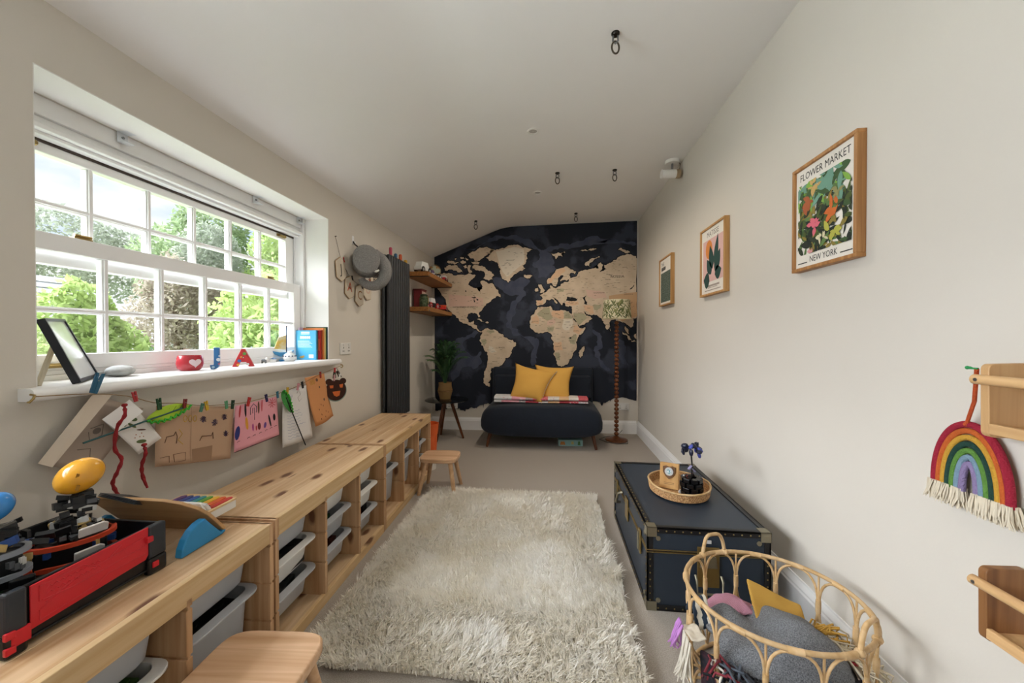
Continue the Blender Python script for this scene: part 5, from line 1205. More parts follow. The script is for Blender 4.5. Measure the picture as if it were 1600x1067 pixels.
MB().tube(tp, [0.072 - 0.046*(i/(len(tp)-1))**0.7 for i in range(len(tp))], 16).build('trunk', felt, eh, smooth=70)
for s_ in (-0.045, 0.075):
    MB().tube(smooth_pts([(0.19, s_, -0.065), (0.225, s_-0.01, -0.085), (0.25, s_-0.01, -0.075)]), [0.016 - 0.0008*i for i in range(13)], 10).build('tusk', M('tusk', '#e6e2da', 0.8), eh, smooth=60)
MB().tube([(0.004, -0.01, 0.175), (0.02, -0.01, 0.15), (0.06, 0.0, 0.115)], 0.006, 6).build('hanging_loop', M('loop_dark', '#3d3a38', 0.9), eh)
hk = thing('wall_hook', 'white stick-on wall hook holding the elephant head', 'hook', (XL, 2.77, 1.915))
MB().box(0, 0.004, -0.014, 0.014, -0.03, 0.035).build('plate', white_m, hk, bevel=0.002)
MB().tube([(0.003, 0, -0.015), (0.016, 0, -0.022), (0.022, 0, -0.01)], 0.005, 8).build('prong', white_m, hk)
card = M('card_cream', '#cfc4b2', 0.9, var=0.03); cedge = M('card_edge', '#a8865c', 0.8)
hexp = [(-0.062, 0.055), (0.0, 0.085), (0.062, 0.055), (0.062, -0.055), (0.0, -0.085), (-0.062, -0.055)]
bpos = [('J', 2.588, 1.660, '#3b352f', R(8)), ('A', 2.705, 1.545, '#c4573a', R(-4)), ('C', 2.852, 1.500, '#8a5a22', R(-6)), ('O', 2.985, 1.560, '#c9a392', R(-12)), ('B', 3.10, 1.66, '#4a4540', R(14))]
cols_p = ('#a32a2a', '#1f2022', '#23282b', '#a3372d', '#a32a2a')
for k, (ch, y, z, c, rot) in enumerate(bpos):
    t = thing('letter_card', f'cream hexagonal bunting card with the letter {ch}', 'bunting card', (XL+0.012, y, z), 0, 'name bunting cards', rot=(rot, 0, 0))
    Fw = lambda u, v, d: (d, u, v)
    MB().prism([(u*1.0, v) for u, v in hexp], -0.002, 0.0, Fw).build('card', card, t)
    MB().prism([(u*1.05, v*1.05) for u, v in hexp], -0.004, -0.002, Fw).build('edging', cedge, t)
    text_mb(ch, 0.10, lambda a, b, d: Fw(a, b, d), 0.0008).build('letter', M('letter_'+ch, c, 0.8), t, fixn=False)
    p = thing('mini_peg', f'tiny peg clipping the letter {ch} card', 'peg', (XL+0.014, y+0.03, z+0.075), 0, 'bunting pegs', rot=(R(25), 0, 0))
    MB().box(0, 0.004, -0.005, -0.001, -0.018, 0.018).build('jaw', M('peg_c%d' % k, cols_p[k], 0.6), p); MB().box(0, 0.004, 0.001, 0.005, -0.018, 0.018).build('jaw', M('peg_c%d' % k), p)
    MB().cyl((-0.002, 0, 0.003), (0.006, 0, 0.003), 0.003, n=8).build('spring', steel, p)
bs = thing('bunting_string', 'thin dark string carrying the letter cards from a nail', 'string', (XL, 2.53, 1.88))
sp_ = [(0.004, 0, 0), (0.008, 0.055, -0.135)] + [(0.010, y-2.53, z+0.078-1.88) for _, y, z, _, _ in bpos] + [(0.006, 3.17-2.53, -0.09)]
MB().tube([Vector(p) for p in sp_], 0.0012, 5).build('thread', M('thread', '#4b4038', 0.9), bs)
MB().cyl((-0.002, 0, 0.002), (0.012, 0, 0.004), 0.003, n=8).build('nail', dark_iron, bs)

# ================================================================== RIGHT WALL: PRINTS
def print_frame(label, y0, y1, z0, z1, fw, wm):
    t = thing('framed_print', label, 'picture', (XR, (y0+y1)/2, (z0+z1)/2), 0, 'framed prints on the long wall')
    hw, hh = (y1-y0)/2, (z1-z0)/2; d = 0.032
    for a in (((-hw, hw), (hh-fw, hh)), ((-hw, hw), (-hh, -hh+fw)), ((-hw, -hw+fw), (-hh+fw, hh-fw)), ((hw-fw, hw), (-hh+fw, hh-fw))):
        MB().box(-d, 0, a[0][0], a[0][1], a[1][0], a[1][1]).build('frame_bar', wm, t, bevel=0.0015, seg=1)
    MB().box(-d+0.010, -0.004, -hw+fw, hw-fw, -hh+fw, hh-fw).build('paper', M('poster_paper', '#e6e0d6', 0.7), t)
    G = lambda u, v, dd: (-d+0.0098-dd, -u, v)
    return t, hw-fw, hh-fw, G
def leafshape(L_, w, n=7):
    up = [(L_*i/n, w*math.sin(PI*(i/n)**0.8)) for i in range(n+1)]
    return up + [(x, -y) for x, y in up[::-1][1:-1]]
def place_poly(p, u, v, a): return [(u + x*math.cos(a) - y*math.sin(a), v + x*math.sin(a) + y*math.cos(a)) for x, y in p]
t, hw, hh, G = print_frame('large framed print reading FLOWER MARKET NEW YORK with dense jungle leaves', 1.372, 1.712, 1.435, 1.860, 0.014, oak)
ink2 = M('poster_ink', '#26241f', 0.7)
text_mb('FLOWER MARKET', 0.040, lambda a, b, d: G(a, b+hh-0.034, d), 0.0004, sx=0.83).build('title', ink2, t, fixn=False)
text_mb('NEW YORK', 0.034, lambda a, b, d: G(a, b-hh+0.026, d), 0.0004, sx=0.82).build('subtitle', ink2, t, fixn=False)
for s_ in (-1, 1): MB().flat([(s_*0.115-0.028, -hh+0.016), (s_*0.115+0.028, -hh+0.016), (s_*0.115+0.028, -hh+0.020), (s_*0.115-0.028, -hh+0.020)], G, 0.0004).build('small_print', ink2, t, fixn=False)
rr = random.Random(5); gm = [M('pg%d' % i, c, 0.7) for i, c in enumerate(('#2f3a2a', '#3f5a35', '#5c7a44', '#6e9a86', '#83b04a', '#1f2a22', '#8a7a38', '#4b5b2c'))]
x_, z0_, z1_ = hw-0.016, -hh+0.05, hh-0.062
lev = 0.0005
for k in range(260):
    L_ = rr.uniform(0.03, 0.085); w = L_*rr.uniform(0.10, 0.26); u = rr.uniform(-x_, x_); v = rr.uniform(z0_, z1_); a = rr.uniform(0, 2*PI)
    q = [(min(max(p, -x_), x_), min(max(s_, z0_), z1_)) for p, s_ in place_poly(leafshape(L_, w), u, v, a)]
    top = v > z1_-0.08
    MB().flat(q, G, lev).build('leaf_print', gm[rr.choice((3, 4, 1)) if top else rr.choice((0, 0, 1, 2, 5, 5, 7, 6))], t, fixn=False); lev += 0.000012
for (u, v, r, c, n_) in ((0.062, -0.015, 0.05, '#c8672c', 7), (-0.045, -0.045, 0.042, '#d9697a', 6), (-0.085, 0.05, 0.05, '#a85a34', 5), (-0.045, 0.11, 0.045, '#c9a566', 4), (0.05, -0.105, 0.05, '#b3b24c', 6), (-0.06, -0.15, 0.035, '#d99a9c', 5), (0.0, -0.11, 0.03, '#d8cfae', 5), (0.07, 0.045, 0.03, '#8f8a5a', 5)):
    for i in range(n_+3):
        a = rr.uniform(0, 2*PI); r2 = r*rr.uniform(0.5, 1.0); uu, vv = u+rr.uniform(-.4, .4)*r, v+rr.uniform(-.4, .4)*r
        q = [(min(max(p, -x_), x_), min(max(s_, z0_), z1_)) for p, s_ in place_poly(leafshape(r2, r2*rr.uniform(.15, .36)), uu, vv, a)]
        MB().flat(q, G, lev).build('petal_print', M('pf'+c, c, 0.7), t, fixn=False); lev += 0.00001
t, hw, hh, G = print_frame('framed print with dark green leaves and an orange sun on pink', 2.343, 2.712, 1.440, 1.885, 0.013, wood('oak_light', '#c79a63', '#a87a45', 2, knots=False, gscale=2.0))
text_mb('MATISSE', 0.048, lambda a, b, d: G(a, b+hh-0.038, d), 0.0004, sx=1.0).build('title', M('ink_grey', '#6a625b', 0.7), t, fixn=False)
MB().flat([(-hw+0.022, -hh+0.075), (hw-0.022, -hh+0.075), (hw-0.022, hh-0.07), (-hw+0.022, hh-0.07)], G, 0.0004).build('pink_ground', M('print_pink', '#d8b0aa', 0.75), t, fixn=False)
MB().flat([(-0.055+0.052*math.cos(2*PI*i/30), 0.075+0.060*math.sin(2*PI*i/30)) for i in range(30)], G, 0.0006).build('sun_print', M('print_orange', '#d3823c', 0.7), t, fixn=False)
dgm = M('print_teal', '#21443f', 0.7)
for u, v, L_, w, a in ((0.0, -0.06, 0.165, 0.036, R(104)), (0.03, -0.05, 0.205, 0.030, R(76)), (0.035, -0.08, 0.15, 0.040, R(60)), (-0.02, -0.09, 0.125, 0.036, R(122)), (0.035, -0.10, 0.095, 0.044, R(14)), (-0.045, -0.13, 0.095, 0.052, R(170))):
    MB().flat(place_poly(leafshape(L_, w), u, v, a), G, 0.0008+0.00002*w).build('leaf_print', dgm, t, fixn=False)
for v_, w_, h_ in ((-hh+0.048, 0.10, 0.006), (-hh+0.036, 0.07, 0.002), (-hh+0.020, 0.12, 0.003)): MB().flat([(-w_, v_-h_), (w_, v_-h_), (w_, v_+h_), (-w_, v_+h_)], G, 0.0004).build('caption', M('ink_light', '#a59a90', 0.7), t, fixn=False)
t, hw, hh, G = print_frame('framed print with a dark green speckled panel nearest the map mural', 3.348, 3.708, 1.458, 1.893, 0.013, _M['oak_light'])
text_mb('THE', 0.05, lambda a, b, d: G(a-0.09, b+hh-0.045, d), 0.0004).build('title', ink2, t, fixn=False)
for k_ in range(4): MB().flat([(-0.128+k_*0.032, hh-0.100), (-0.104+k_*0.032, hh-0.100), (-0.104+k_*0.032, hh-0.068), (-0.128+k_*0.032, hh-0.068)], G, 0.0004).build('title', ink2, t, fixn=False)
MB().flat([(-hw+0.02, -hh+0.02), (hw-0.02, -hh+0.02), (hw-0.02, hh-0.12), (-hw+0.02, hh-0.12)], G, 0.0004).build('green_panel', two_tone('print_speckle', '#3c4a42', '#6f7b70', 90, 0.4, 0.62), t, fixn=False)

# ================================================================== BOOK RACKS AND RAINBOW
ash = wood('ash_rack', '#cfa878', '#b38a5b', 2, knots=False, rough=0.4); ash_y = wood('ash_rail', '#d2ac7c', '#bb9263', 1, knots=False, rough=0.4)
dpine = wood('rack_pine', '#94683f', '#6d4628', 2, kscale=3.0, kth=0.10, rough=0.45)
def rack(label, z0, sidem):
    t = thing('book_rack', label, 'shelf', (XR, 0.947, z0), 0, 'wall book racks')
    H_ = 0.165; Ln = 0.60
    pr = []
    for cx, cz, a in ((-0.012, 0.012, 270), (-0.012, H_-0.012, 0), (-0.075, H_-0.014, 90), (-0.073, 0.014, 180)):
        for i in range(5): q = R(a + 22.5*i); pr.append((cx + 0.012*math.cos(q), cz + 0.012*math.sin(q)))
    for y in (0.0, -Ln+0.017): MB().prism(pr, 0, -0.017, lambda u, v, d: (u, y+d, v)).build('end_board', sidem, t, bevel=0.0015, smooth=40)
    MB().box(-0.075, -0.002, -Ln+0.017, -0.017, 0.014, 0.024).build('floor_board', ash_y, t)
    MB().box(-0.087, -0.075, -Ln+0.005, -0.017, 0.010, 0.033).build('front_rail', ash_y, t, bevel=0.002)
    MB().cyl((-0.094, 0.004, 0.128), (-0.094, -Ln-0.004, 0.128), 0.011, n=16).build('dowel', ash_y, t, smooth=40)
    MB().cyl((-0.1055, -0.008, 0.128), (-0.104, -0.008, 0.128), 0.004, n=10).build('screw', steel, t)
    return t
rack('upper pale wooden book rack with a rainbow hanging beside it', 0.944, ash)
rack('lower knotty pine book rack below the rainbow', 0.494, dpine)
t = thing('picture_book', 'picture book with orange and green striped edge in the upper rack', 'book', (XR-0.045, 0.82, 0.970))
MB().box(-0.012, 0.012, -0.20, 0, 0, 0.12).build('pages', M('book_paper', '#d8cdb8', 0.9), t)
for s_ in (-1, 1): MB().box(s_*0.012-0.0015, s_*0.012+0.0015, -0.203, 0.003, -0.0005, 0.123).build('cover', two_tone('stripe_cover', '#c4623a', '#5f6d4a', 40, 0.45, 0.55, 0.5, 'wave', (0, 0, 1)), t)
pn = thing('push_pin', 'green push pin in the corner of the upper rack', 'pin', (XR-0.083, 0.955, 1.094))
MB().tube([(0, 0, 0), (-0.002, 0.008, 0.001), (-0.003, 0.014, 0.002)], [0.003, 0.002, 0.0035], 8).build('grip', M('pin_green', '#1f8a4a', 0.3), pn); MB().sph((-0.004, 0.018, 0.002), 0.0042, 10, 6).build('knob', M('pin_green'), pn, smooth=179)
rb_ = thing('rainbow_hanging', 'woollen rope rainbow with cream tassels hung on an orange cord', 'wall hanging', (XR-0.024, 1.030, 0.785))
rc = ['#9c2438', '#c4622c', '#c99a3a', '#24443a', '#5e8a3e', '#7d98ab', '#8f7fa6']
for k, c in enumerate(rc):
    r = 0.082 - k*0.0103; wr_ = 0.0062 if k else 0.0075
    r = 0.084 - k*0.0112; wr_ = 0.0072 if k else 0.0082; bb = 0.168 - k*0.0160
    pts = [(0, -r*math.cos(a), bb*math.sin(a)**0.92) for a in [PI*i/36 for i in range(37)]]
    dense = []
    for i in range(len(pts)-1):
        n_ = 6 if i in (0, len(pts)-2) else 1
        for j in range(n_): dense.append(Vector(pts[i])*(1-j/n_) + Vector(pts[i+1])*(j/n_))
    dense.append(Vector(pts[-1]))
    MB().tube(dense, wr_, 10).build('rope_arc', two_tone('rope_'+c.strip('#'), c, c, 300, 0.4, 0.6, 0.95, bump=0.8), rb_, smooth=70)
for s_ in (-1, 1):
    m = MB(); rr = random.Random(3+s_)
    for k in range(300):
        y = s_*rr.uniform(0.012, 0.094); x = rr.uniform(-0.010, 0.010); l = rr.uniform(0.036, 0.046)
        m.tube([(x, y, 0.006), (x*1.4+rr.uniform(-.003, .003), y*1.03+rr.uniform(-.004, .004), -l*0.5), (x*1.6+rr.uniform(-.005, .005), y*1.06+rr.uniform(-.006, .006), -l)], [0.0016, 0.0018, 0.0011], 4)
    o = m.build('tassels', M('tassel_cream', '#d5cab5', 0.95), rb_, smooth=70); o['kind'] = 'stuff'
MB().tube([(-0.004, 0.004, 0.168), (-0.026, -0.035, 0.23), (-0.060, -0.0735, 0.309)], 0.004, 8).build('cord', M('cord_orange', '#c5562c', 0.9, bump=0.6, bscale=300), rb_)
MB().sph((-0.004, 0.004, 0.168), 0.006, 8, 6).build('knot', M('cord_orange'), rb_, smooth=179)

# ================================================================== CEILING FITTINGS
def chook(label, loc, s=1.0):
    t = thing('ceiling_hook', label, 'hook', loc, 0, 'steel ceiling hooks')
    MB().lathe([(0.019*s, 0), (0.019*s, -0.006), (0.014*s, -0.012)], 20).build('plate', dark_iron, t, smooth=40)
    MB().tube([(-0.010*s, 0, -0.012), (-0.012*s, 0, -0.035*s), (0, 0, -0.048*s), (0.012*s, 0, -0.035*s), (0.010*s, 0, -0.012)], 0.0045*s, 8).build('eye', steel, t, smooth=60)
    MB().tube([(0.017*s*math.cos(2*PI*i/20), 0.004*math.cos(2*PI*i/20), -0.066*s+0.028*s*math.sin(2*PI*i/20)) for i in range(20)], 0.0042*s, 8, closed=True).build('ring', M('ring_bronze', '#5a5248', 0.3, 0.9), t, smooth=60)
def cz(x): 
    for (xa, za), (xb, zb) in zip(prof[:-1], prof[1:]):
        if xb <= x <= xa: return za + (zb-za)*(xa-x)/(xa-xb)
for lab, x, y in (('steel ceiling hook above the trunk, set apart from the others', 0.289, 1.80), ('steel ceiling hook of the middle pair, on the side of the recessed lights', 0.042, 3.25), ('steel ceiling hook of the middle pair, on the side of the framed prints', 0.52, 3.26),
                  ('steel ceiling hook on the sloping ceiling near the map', -0.845, 4.13), ('steel ceiling hook on the flat ceiling near the map', 0.264, 4.33)):
    chook(lab, (x, y, cz(x)))
for lab, x, y in (('recessed white ceiling light above the rug', -0.131, 2.575), ('recessed white ceiling light nearest the map mural', -0.142, 3.66)):
    t = thing('downlight', lab, 'ceiling light', (x, y, cz(x)), 0, 'recessed ceiling lights')
    MB().lathe([(0.042, 0), (0.040, -0.005), (0.030, -0.006), (0.027, -0.001)], 28, cap=False).build('bezel', M('bezel_white', '#e6e4e0', 0.35), t, smooth=40)
    sl_ = bpy.data.lights.new('downlight_added_spot', 'SPOT'); sl_.energy = 24.0; sl_.color = (1.0, 0.88, 0.74); sl_.spot_size = R(165); sl_.spot_blend = 0.6; sl_.shadow_soft_size = 0.03  # spot added to brighten the far end; the fitting itself is unlit
    so_ = bpy.data.objects.new('downlight_added_spot', sl_); COL.objects.link(so_); so_.parent = t; so_.location = (0, 0, -0.012)
    MB().lathe([(0.027, -0.001), (0.018, -0.002), (0.002, -0.0015)], 24, cap=False).build('lens', M('lens_grey', '#b5b2ac', 0.2), t, smooth=40)
t = thing('spotlight', 'white adjustable spotlight with a short arm at the ceiling edge', 'ceiling light', (0.955, 3.16, cz(0.955)))
MB().lathe([(0.055, 0), (0.056, -0.015), (0.050, -0.024)], 28).build('base', M('bezel_white'), t, smooth=40)
MB().cyl((0, 0, -0.024), (0, 0, -0.075), 0.008).build('arm', steel, t)
MB().tube([(0.05, 0, -0.012), (0.062, 0, -0.03), (0.055, 0, -0.075)], 0.003, 6).build('wire', M('wire_dark', '#5a5148', 0.6), t)
ho = MB().cyl((-0.085, -0.01, -0.105), (0.025, 0.0, -0.105), 0.034, n=24).build('head', M('bezel_white'), t, smooth=40)
MB().cyl((0.025, 0, -0.105), (0.058, 0.003, -0.105), 0.0345, n=24).build('head_cap', M('cap_tan', '#a28b6c', 0.5), ho, smooth=40)

# ================================================================== ON THE WINDOW SILL
SZ = 1.0172
pf = thing('photo_frame', 'dark framed picture with pale glass propped on a stand at the sill end', 'photo frame', (-1.605, 1.15, SZ))
q4 = [Vector((0.095, -0.095, 0.003)), Vector((-0.095, 0.095, 0.003)), Vector((-0.110, 0.005, 0.212)), Vector((0.075, -0.168, 0.205))]
nr = (q4[1]-q4[0]).cross(q4[3]-q4[0]).normalized()
if nr.y < 0: nr = -nr
def Q(u, v, d): return tuple((q4[0]*(1-u)+q4[1]*u)*(1-v) + (q4[3]*(1-u)+q4[2]*u)*v + nr*d)
for a in (((0, 1), (0, .05)), ((0, 1), (.96, 1)), ((0, .045), (.05, .96)), ((.955, 1), (.05, .96))):
    MB().prism([(a[0][0], a[1][0]), (a[0][1], a[1][0]), (a[0][1], a[1][1]), (a[0][0], a[1][1])], -0.014, 0.006, Q).build('frame_bar', M('frame_dark', '#23262c', 0.4), pf)
MB().prism([(.045, .05), (.955, .05), (.955, .96), (.045, .96)], -0.010, 0.002, Q).build('glass', M('frosted', '#d6dadb', 0.15, var=0.1, vscale=9, spec=0.6), pf)
MB().prism([(.07, .06), (.93, .06), (.93, .94), (.07, .94)], -0.013, -0.010, Q).build('backing', M('back_cream', '#d6cbb4', 0.8), pf)
MB().tube([Q(0.35, 0.68, -0.014), (0.045, -0.160, 0.0)], [0.008, 0.008], 6).build('strut', M('back_cream'), pf)
pb = thing('pebble', 'smooth pale grey pebble lying on the sill beside the photo frame', 'stone', (-1.655, 1.285, SZ), R(-35))
MB().sph((0, 0, 0.021), (0.064, 0.042, 0.021), 28, 16).build('stone', two_tone('pebble', '#a9aaa8', '#b9bab8', 60, 0.4, 0.6, 0.8), pb, smooth=179)
mg_ = thing('heart_mug', 'rounded red mug with a pale pink heart on the sill', 'mug', (-1.632, 1.545, SZ))
MB().lathe([(0.034, 0), (0.046, 0.012), (0.050, 0.032), (0.047, 0.055), (0.043, 0.068), (0.039, 0.068), (0.042, 0.05), (0.043, 0.03), (0.032, 0.008), (0.002, 0.006)], 36, cap=False).build('bowl', M('mug_red', '#b3303a', 0.2, coat=0.4), mg_, smooth=60)
MB().lathe([(0.034, 0), (0.030, 0)], 24, cap=False).build('foot', M('mug_red'), mg_)
def heart(s_, n=36):
    o = []
    for i in range(n):
        t_ = 2*PI*i/n
        o.append((s_*16*math.sin(t_)**3/16, s_*(13*math.cos(t_)-5*math.cos(2*t_)-2*math.cos(3*t_)-math.cos(4*t_))/16))
    return o
def on_mug(u, v, d):
    z = 0.036+v; r = 0.0495 - 0.08*abs(z-0.032)**1.3 + d; a = R(-22) + u/0.047
    return (r*math.cos(a), r*math.sin(a), z)
MB().prism(heart(0.021), 0.0, 0.0035, on_mug).build('heart', M('heart_pink', '#dcc6cb', 0.3), mg_)
def big_letter(name, ch, label, loc, h, col, rz, deco):
    t = thing(name, label, 'letter', loc, rz)
    cu = bpy.data.curves.new('t', 'FONT'); cu.body = ch; cu.size = h*1.36; cu.align_x = 'CENTER'; cu.extrude = 0.010; cu.bevel_depth = 0.0015; cu.offset = 0.004
    ob = bpy.data.objects.new('t', cu); me = bpy.data.meshes.new_from_object(ob)
    zs = min(v.co.y for v in me.vertices)
    m = MB(); m.add([(v.co.x, -v.co.z, v.co.y-zs) for v in me.vertices], [tuple(p.vertices) for p in me.polygons])
    bpy.data.objects.remove(ob); bpy.data.curves.remove(cu)
    m.build('letter', M('lt_'+ch, col, 0.4), t)
    for (u, v, r, c) in deco:
        MB().prism([(u+r*math.cos(2*PI*i/14), v+r*math.sin(2*PI*i/14)) for i in range(14)], 0.0118, 0.0140, lambda a, b, d: (a, -d, b)).build('spot', M('sp_'+c, c, 0.4), t)
    return t
big_letter('wooden_letter', 'J', 'blue decorated wooden letter J standing on the sill', (-1.575, 1.625, SZ), 0.073, '#3a74ae', R(32), ((0.008, 0.045, 0.008, '#d8dfe6'), (-0.012, 0.010, 0.006, '#a9c7de'), (0.010, 0.025, 0.004, '#c46a7a'), (0.012, 0.062, 0.004, '#dfe4e8')))
big_letter('wooden_letter', 'A', 'red decorated wooden letter A standing on the sill', (-1.58, 1.785, SZ), 0.085, '#bf3136', R(32), ((-0.016, 0.030, 0.008, '#3a6aa8'), (0.006, 0.066, 0.008, '#5f9a48'), (-0.022, 0.010, 0.006, '#d9a83a'), (0.020, 0.012, 0.006, '#d8d4d0'), (-0.008, 0.05, 0.005, '#d98a3a')))
f1 = thing('toy_figure', 'tiny grey and white dog figure on the sill', 'figurine', (-1.668, 2.03, SZ), R(20))
MB().sph((0, 0, 0.016), (0.014, 0.008, 0.009), 12, 8).build('body', M('fig_grey', '#6d6f72', 0.6), f1, smooth=179); MB().sph((0.014, 0, 0.025), 0.008, 10, 8).build('head', M('fig_white', '#dad9d6', 0.6), f1, smooth=179)
for sx in (-0.009, 0.009):
    for sy in (-0.005, 0.005): MB().cyl((sx, sy, 0), (sx, sy, 0.012), 0.0028, n=8).build('leg', M('fig_grey'), f1)
f2 = thing('toy_figure', 'tiny white and blue box ornament on the sill', 'figurine', (-1.662, 2.095, SZ), R(30))
MB().box(-0.015, 0.015, -0.01, 0.01, 0, 0.020).build('body', M('fig_white'), f2, bevel=0.002); MB().prism([(-0.017, 0.02), (0.017, 0.02), (0.0, 0.030)], -0.011, 0.011, lambda u, v, d: (u, d, v)).build('roof', M('fig_blue', '#6f8bb0', 0.5), f2)
gp = thing('ceramic_pot', 'round white pot with blue painted dots on the sill', 'pot', (-1.652, 2.225, SZ))
MB().lathe([(0.026, 0), (0.036, 0.014), (0.038, 0.026), (0.032, 0.042), (0.018, 0.052), (0.012, 0.056)], 28).build('body', M('pot_white', '#dfe0e0', 0.25), gp, smooth=60)
MB().lathe([(0.014, 0.055), (0.016, 0.060), (0.004, 0.066)], 20).build('lid', M('pot_white'), gp, smooth=60)
for k in range(12):
    a = 2*PI*k/12; MB().sph((0.0365*math.cos(a), 0.0365*math.sin(a), 0.033), 0.0045, 8, 6).build('painted_dot', M('dot_blue', '#3a4a66', 0.4), gp, smooth=179)
sb = thing('toy_sailboat', 'blue toy sailboat with a cream and yellow sail behind the pot', 'toy boat', (-1.694, 2.235, SZ), R(62))
hull = [(-0.075, 0.065), (-0.060, 0.045), (-0.02, 0.028), (0.02, 0.026), (0.045, 0.042), (0.055, 0.068), (0.02, 0.056), (-0.03, 0.056)]
Fb = lambda u, v, d: (u, d, v)
MB().prism(hull, -0.007, 0.007, Fb).build('hull', M('hull_blue', '#3f8fc4', 0.45), sb)
MB().box(-0.03, 0.03, -0.018, 0.018, 0, 0.008).box(-0.006, 0.006, -0.006, 0.006, 0.008, 0.03).build('stand', M('hull_blue'), sb)
MB().cyl((0.012, 0, 0.05), (0.012, 0, 0.218), 0.0035, n=8).build('mast', M('mast_navy', '#27466b', 0.5), sb)
MB().prism([(0.008, 0.072), (0.008, 0.165), (-0.035, 0.150), (-0.062, 0.080)], -0.0015, 0.0015, Fb).build('sail', two_tone('sail_cream', '#d7cda6', '#d9b95a', 18, 0.45, 0.6), sb)
MB().sph((0.012, 0, 0.220), 0.006, 8, 6).build('mast_top', M('mast_top', '#5a4a52', 0.6), sb, smooth=179)
books = [('sky blue', '#4aa5d2', 0.011, 0.198, -1.578), ('teal', '#2f6d72', 0.007, 0.199, -1.576), ('crimson', '#a3242c', 0.009, 0.196, -1.572), ('scarlet', '#bf3a34', 0.008, 0.197, -1.566), ('brick red', '#93362b', 0.007, 0.200, -1.560), ('orange', '#cf7a3a', 0.008, 0.216, -1.552), ('cream yellow', '#d9c27e', 0.007, 0.214, -1.546), ('forest green', '#33523c', 0.006, 0.222, -1.541), ('slate blue', '#3a4e63', 0.006, 0.222, -1.537)]
yb_ = 2.380
for k, (nm, c, th_, h_, xs) in enumerate(books):
    t = thing('book', f'{nm} book standing in the row at the end of the sill', 'book', (xs, yb_, SZ), 0, 'books on the window sill')
    w_ = 0.150
    cm_ = M('bk_'+nm, c, 0.45)
    MB().box(-w_, 0, 0, 0.0012, 0, h_).box(-w_, 0, th_-0.0012, th_, 0, h_).box(-0.0014, 0, 0.0012, th_-0.0012, 0, h_).build('cover', cm_, t)
    MB().box(-w_+0.003, -0.0014, 0.0012, th_-0.0012, 0.003, h_-0.003).build('pages', M('book_paper'), t)
    if k == 0:
        Fc = lambda u, v, d: (u-w_/2, -0.0003-d, v)
        for q_ in range(5): MB().flat([(-0.037+q_*0.015, 0.142), (-0.025+q_*0.015, 0.142), (-0.025+q_*0.015, 0.158), (-0.037+q_*0.015, 0.158)], Fc, 0.0003).build('title', M('print_white', '#e9f2f6', 0.5), t, fixn=False)
        ln2 = MB()
        for i, v in enumerate((0.182, 0.172)): ln2.flat([(-0.03, v), (0.03, v), (0.03, v+0.006), (-0.03, v+0.006)], Fc, 0.0003)
        for i in range(6): ln2.flat([(-0.055, 0.085+i*0.008), (0.050-0.01*(i % 3), 0.085+i*0.008), (0.050-0.01*(i % 3), 0.0868+i*0.008), (-0.055, 0.0868+i*0.008)], Fc, 0.0003)
        o = ln2.build('blurb', M('print_white'), t, fixn=False); o['kind'] = 'stuff'
        MB().flat([(0.025, 0.012), (0.058, 0.012), (0.058, 0.036), (0.025, 0.036)], Fc, 0.0004).build('barcode_box', M('print_white'), t, fixn=False)
        MB().flat([(-0.045, 0.014), (-0.02, 0.010), (-0.005, 0.022), (-0.01, 0.030), (-0.035, 0.024)], Fc, 0.0004).build('cover_picture', M('print_tan', '#b99a58', 0.6), t, fixn=False)
    elif k == 2:
        MB().flat([(0.002, 0.06), (0.007, 0.06), (0.007, 0.14), (0.002, 0.14)], lambda u, v, d: (0.0004+d, u, v)).build('spine_title', M('print_gold', '#d8b56a', 0.5), t, fixn=False)
    yb_ += th_ + 0.0006
t = thing('book', 'lilac book lying against the reveal behind the sky blue book', 'book', (-1.700, 2.385, SZ+0.0), 0, 'books on the window sill')
MB().box(-0.006, 0.0, 0, 0.06, 0, 0.218).build('cover', M('bk_lilac', '#c4b2cf', 0.5), t); MB().box(-0.005, -0.001, 0.001, 0.0605, 0.002, 0.2175).build('pages', M('book_paper'), t)

# ================================================================== CORD, PEGS AND CHILDREN'S PICTURES
XC = -1.470
CP = [(0.920, 0.997), (1.05, 0.986), (1.16, 0.962), (1.246, 0.925), (1.344, 0.905), (1.436, 0.880), (1.566, 0.862), (1.659, 0.855), (1.77, 0.857), (1.848, 0.862), (1.919, 0.869), (2.044, 0.886), (2.222, 0.929), (2.37, 0.952), (2.500, 0.972)]
cd = thing('twine_cord', 'jute twine strung under the window sill from two cup hooks', 'cord', (XC, 0.905, 1.0))
MB().tube(smooth_pts([(0.004, y-0.905, z-1.0) for y, z in CP], 3), 0.0016, 6).build('twine', M('jute', '#8f7450', 0.95), cd, smooth=60)
for y, z in (CP[0], CP[-1]):
    MB().tube([(-0.004, y-0.905, z-1.0+0.006), (0.010, y-0.905, z-1.0+0.004), (0.018, y-0.905-0.008, z-1.0-0.004), (0.014, y-0.905-0.014, z-1.0-0.014), (0.004, y-0.905-0.010, z-1.0-0.014)], 0.003, 8).build('cup_hook', brass, cd, smooth=60)
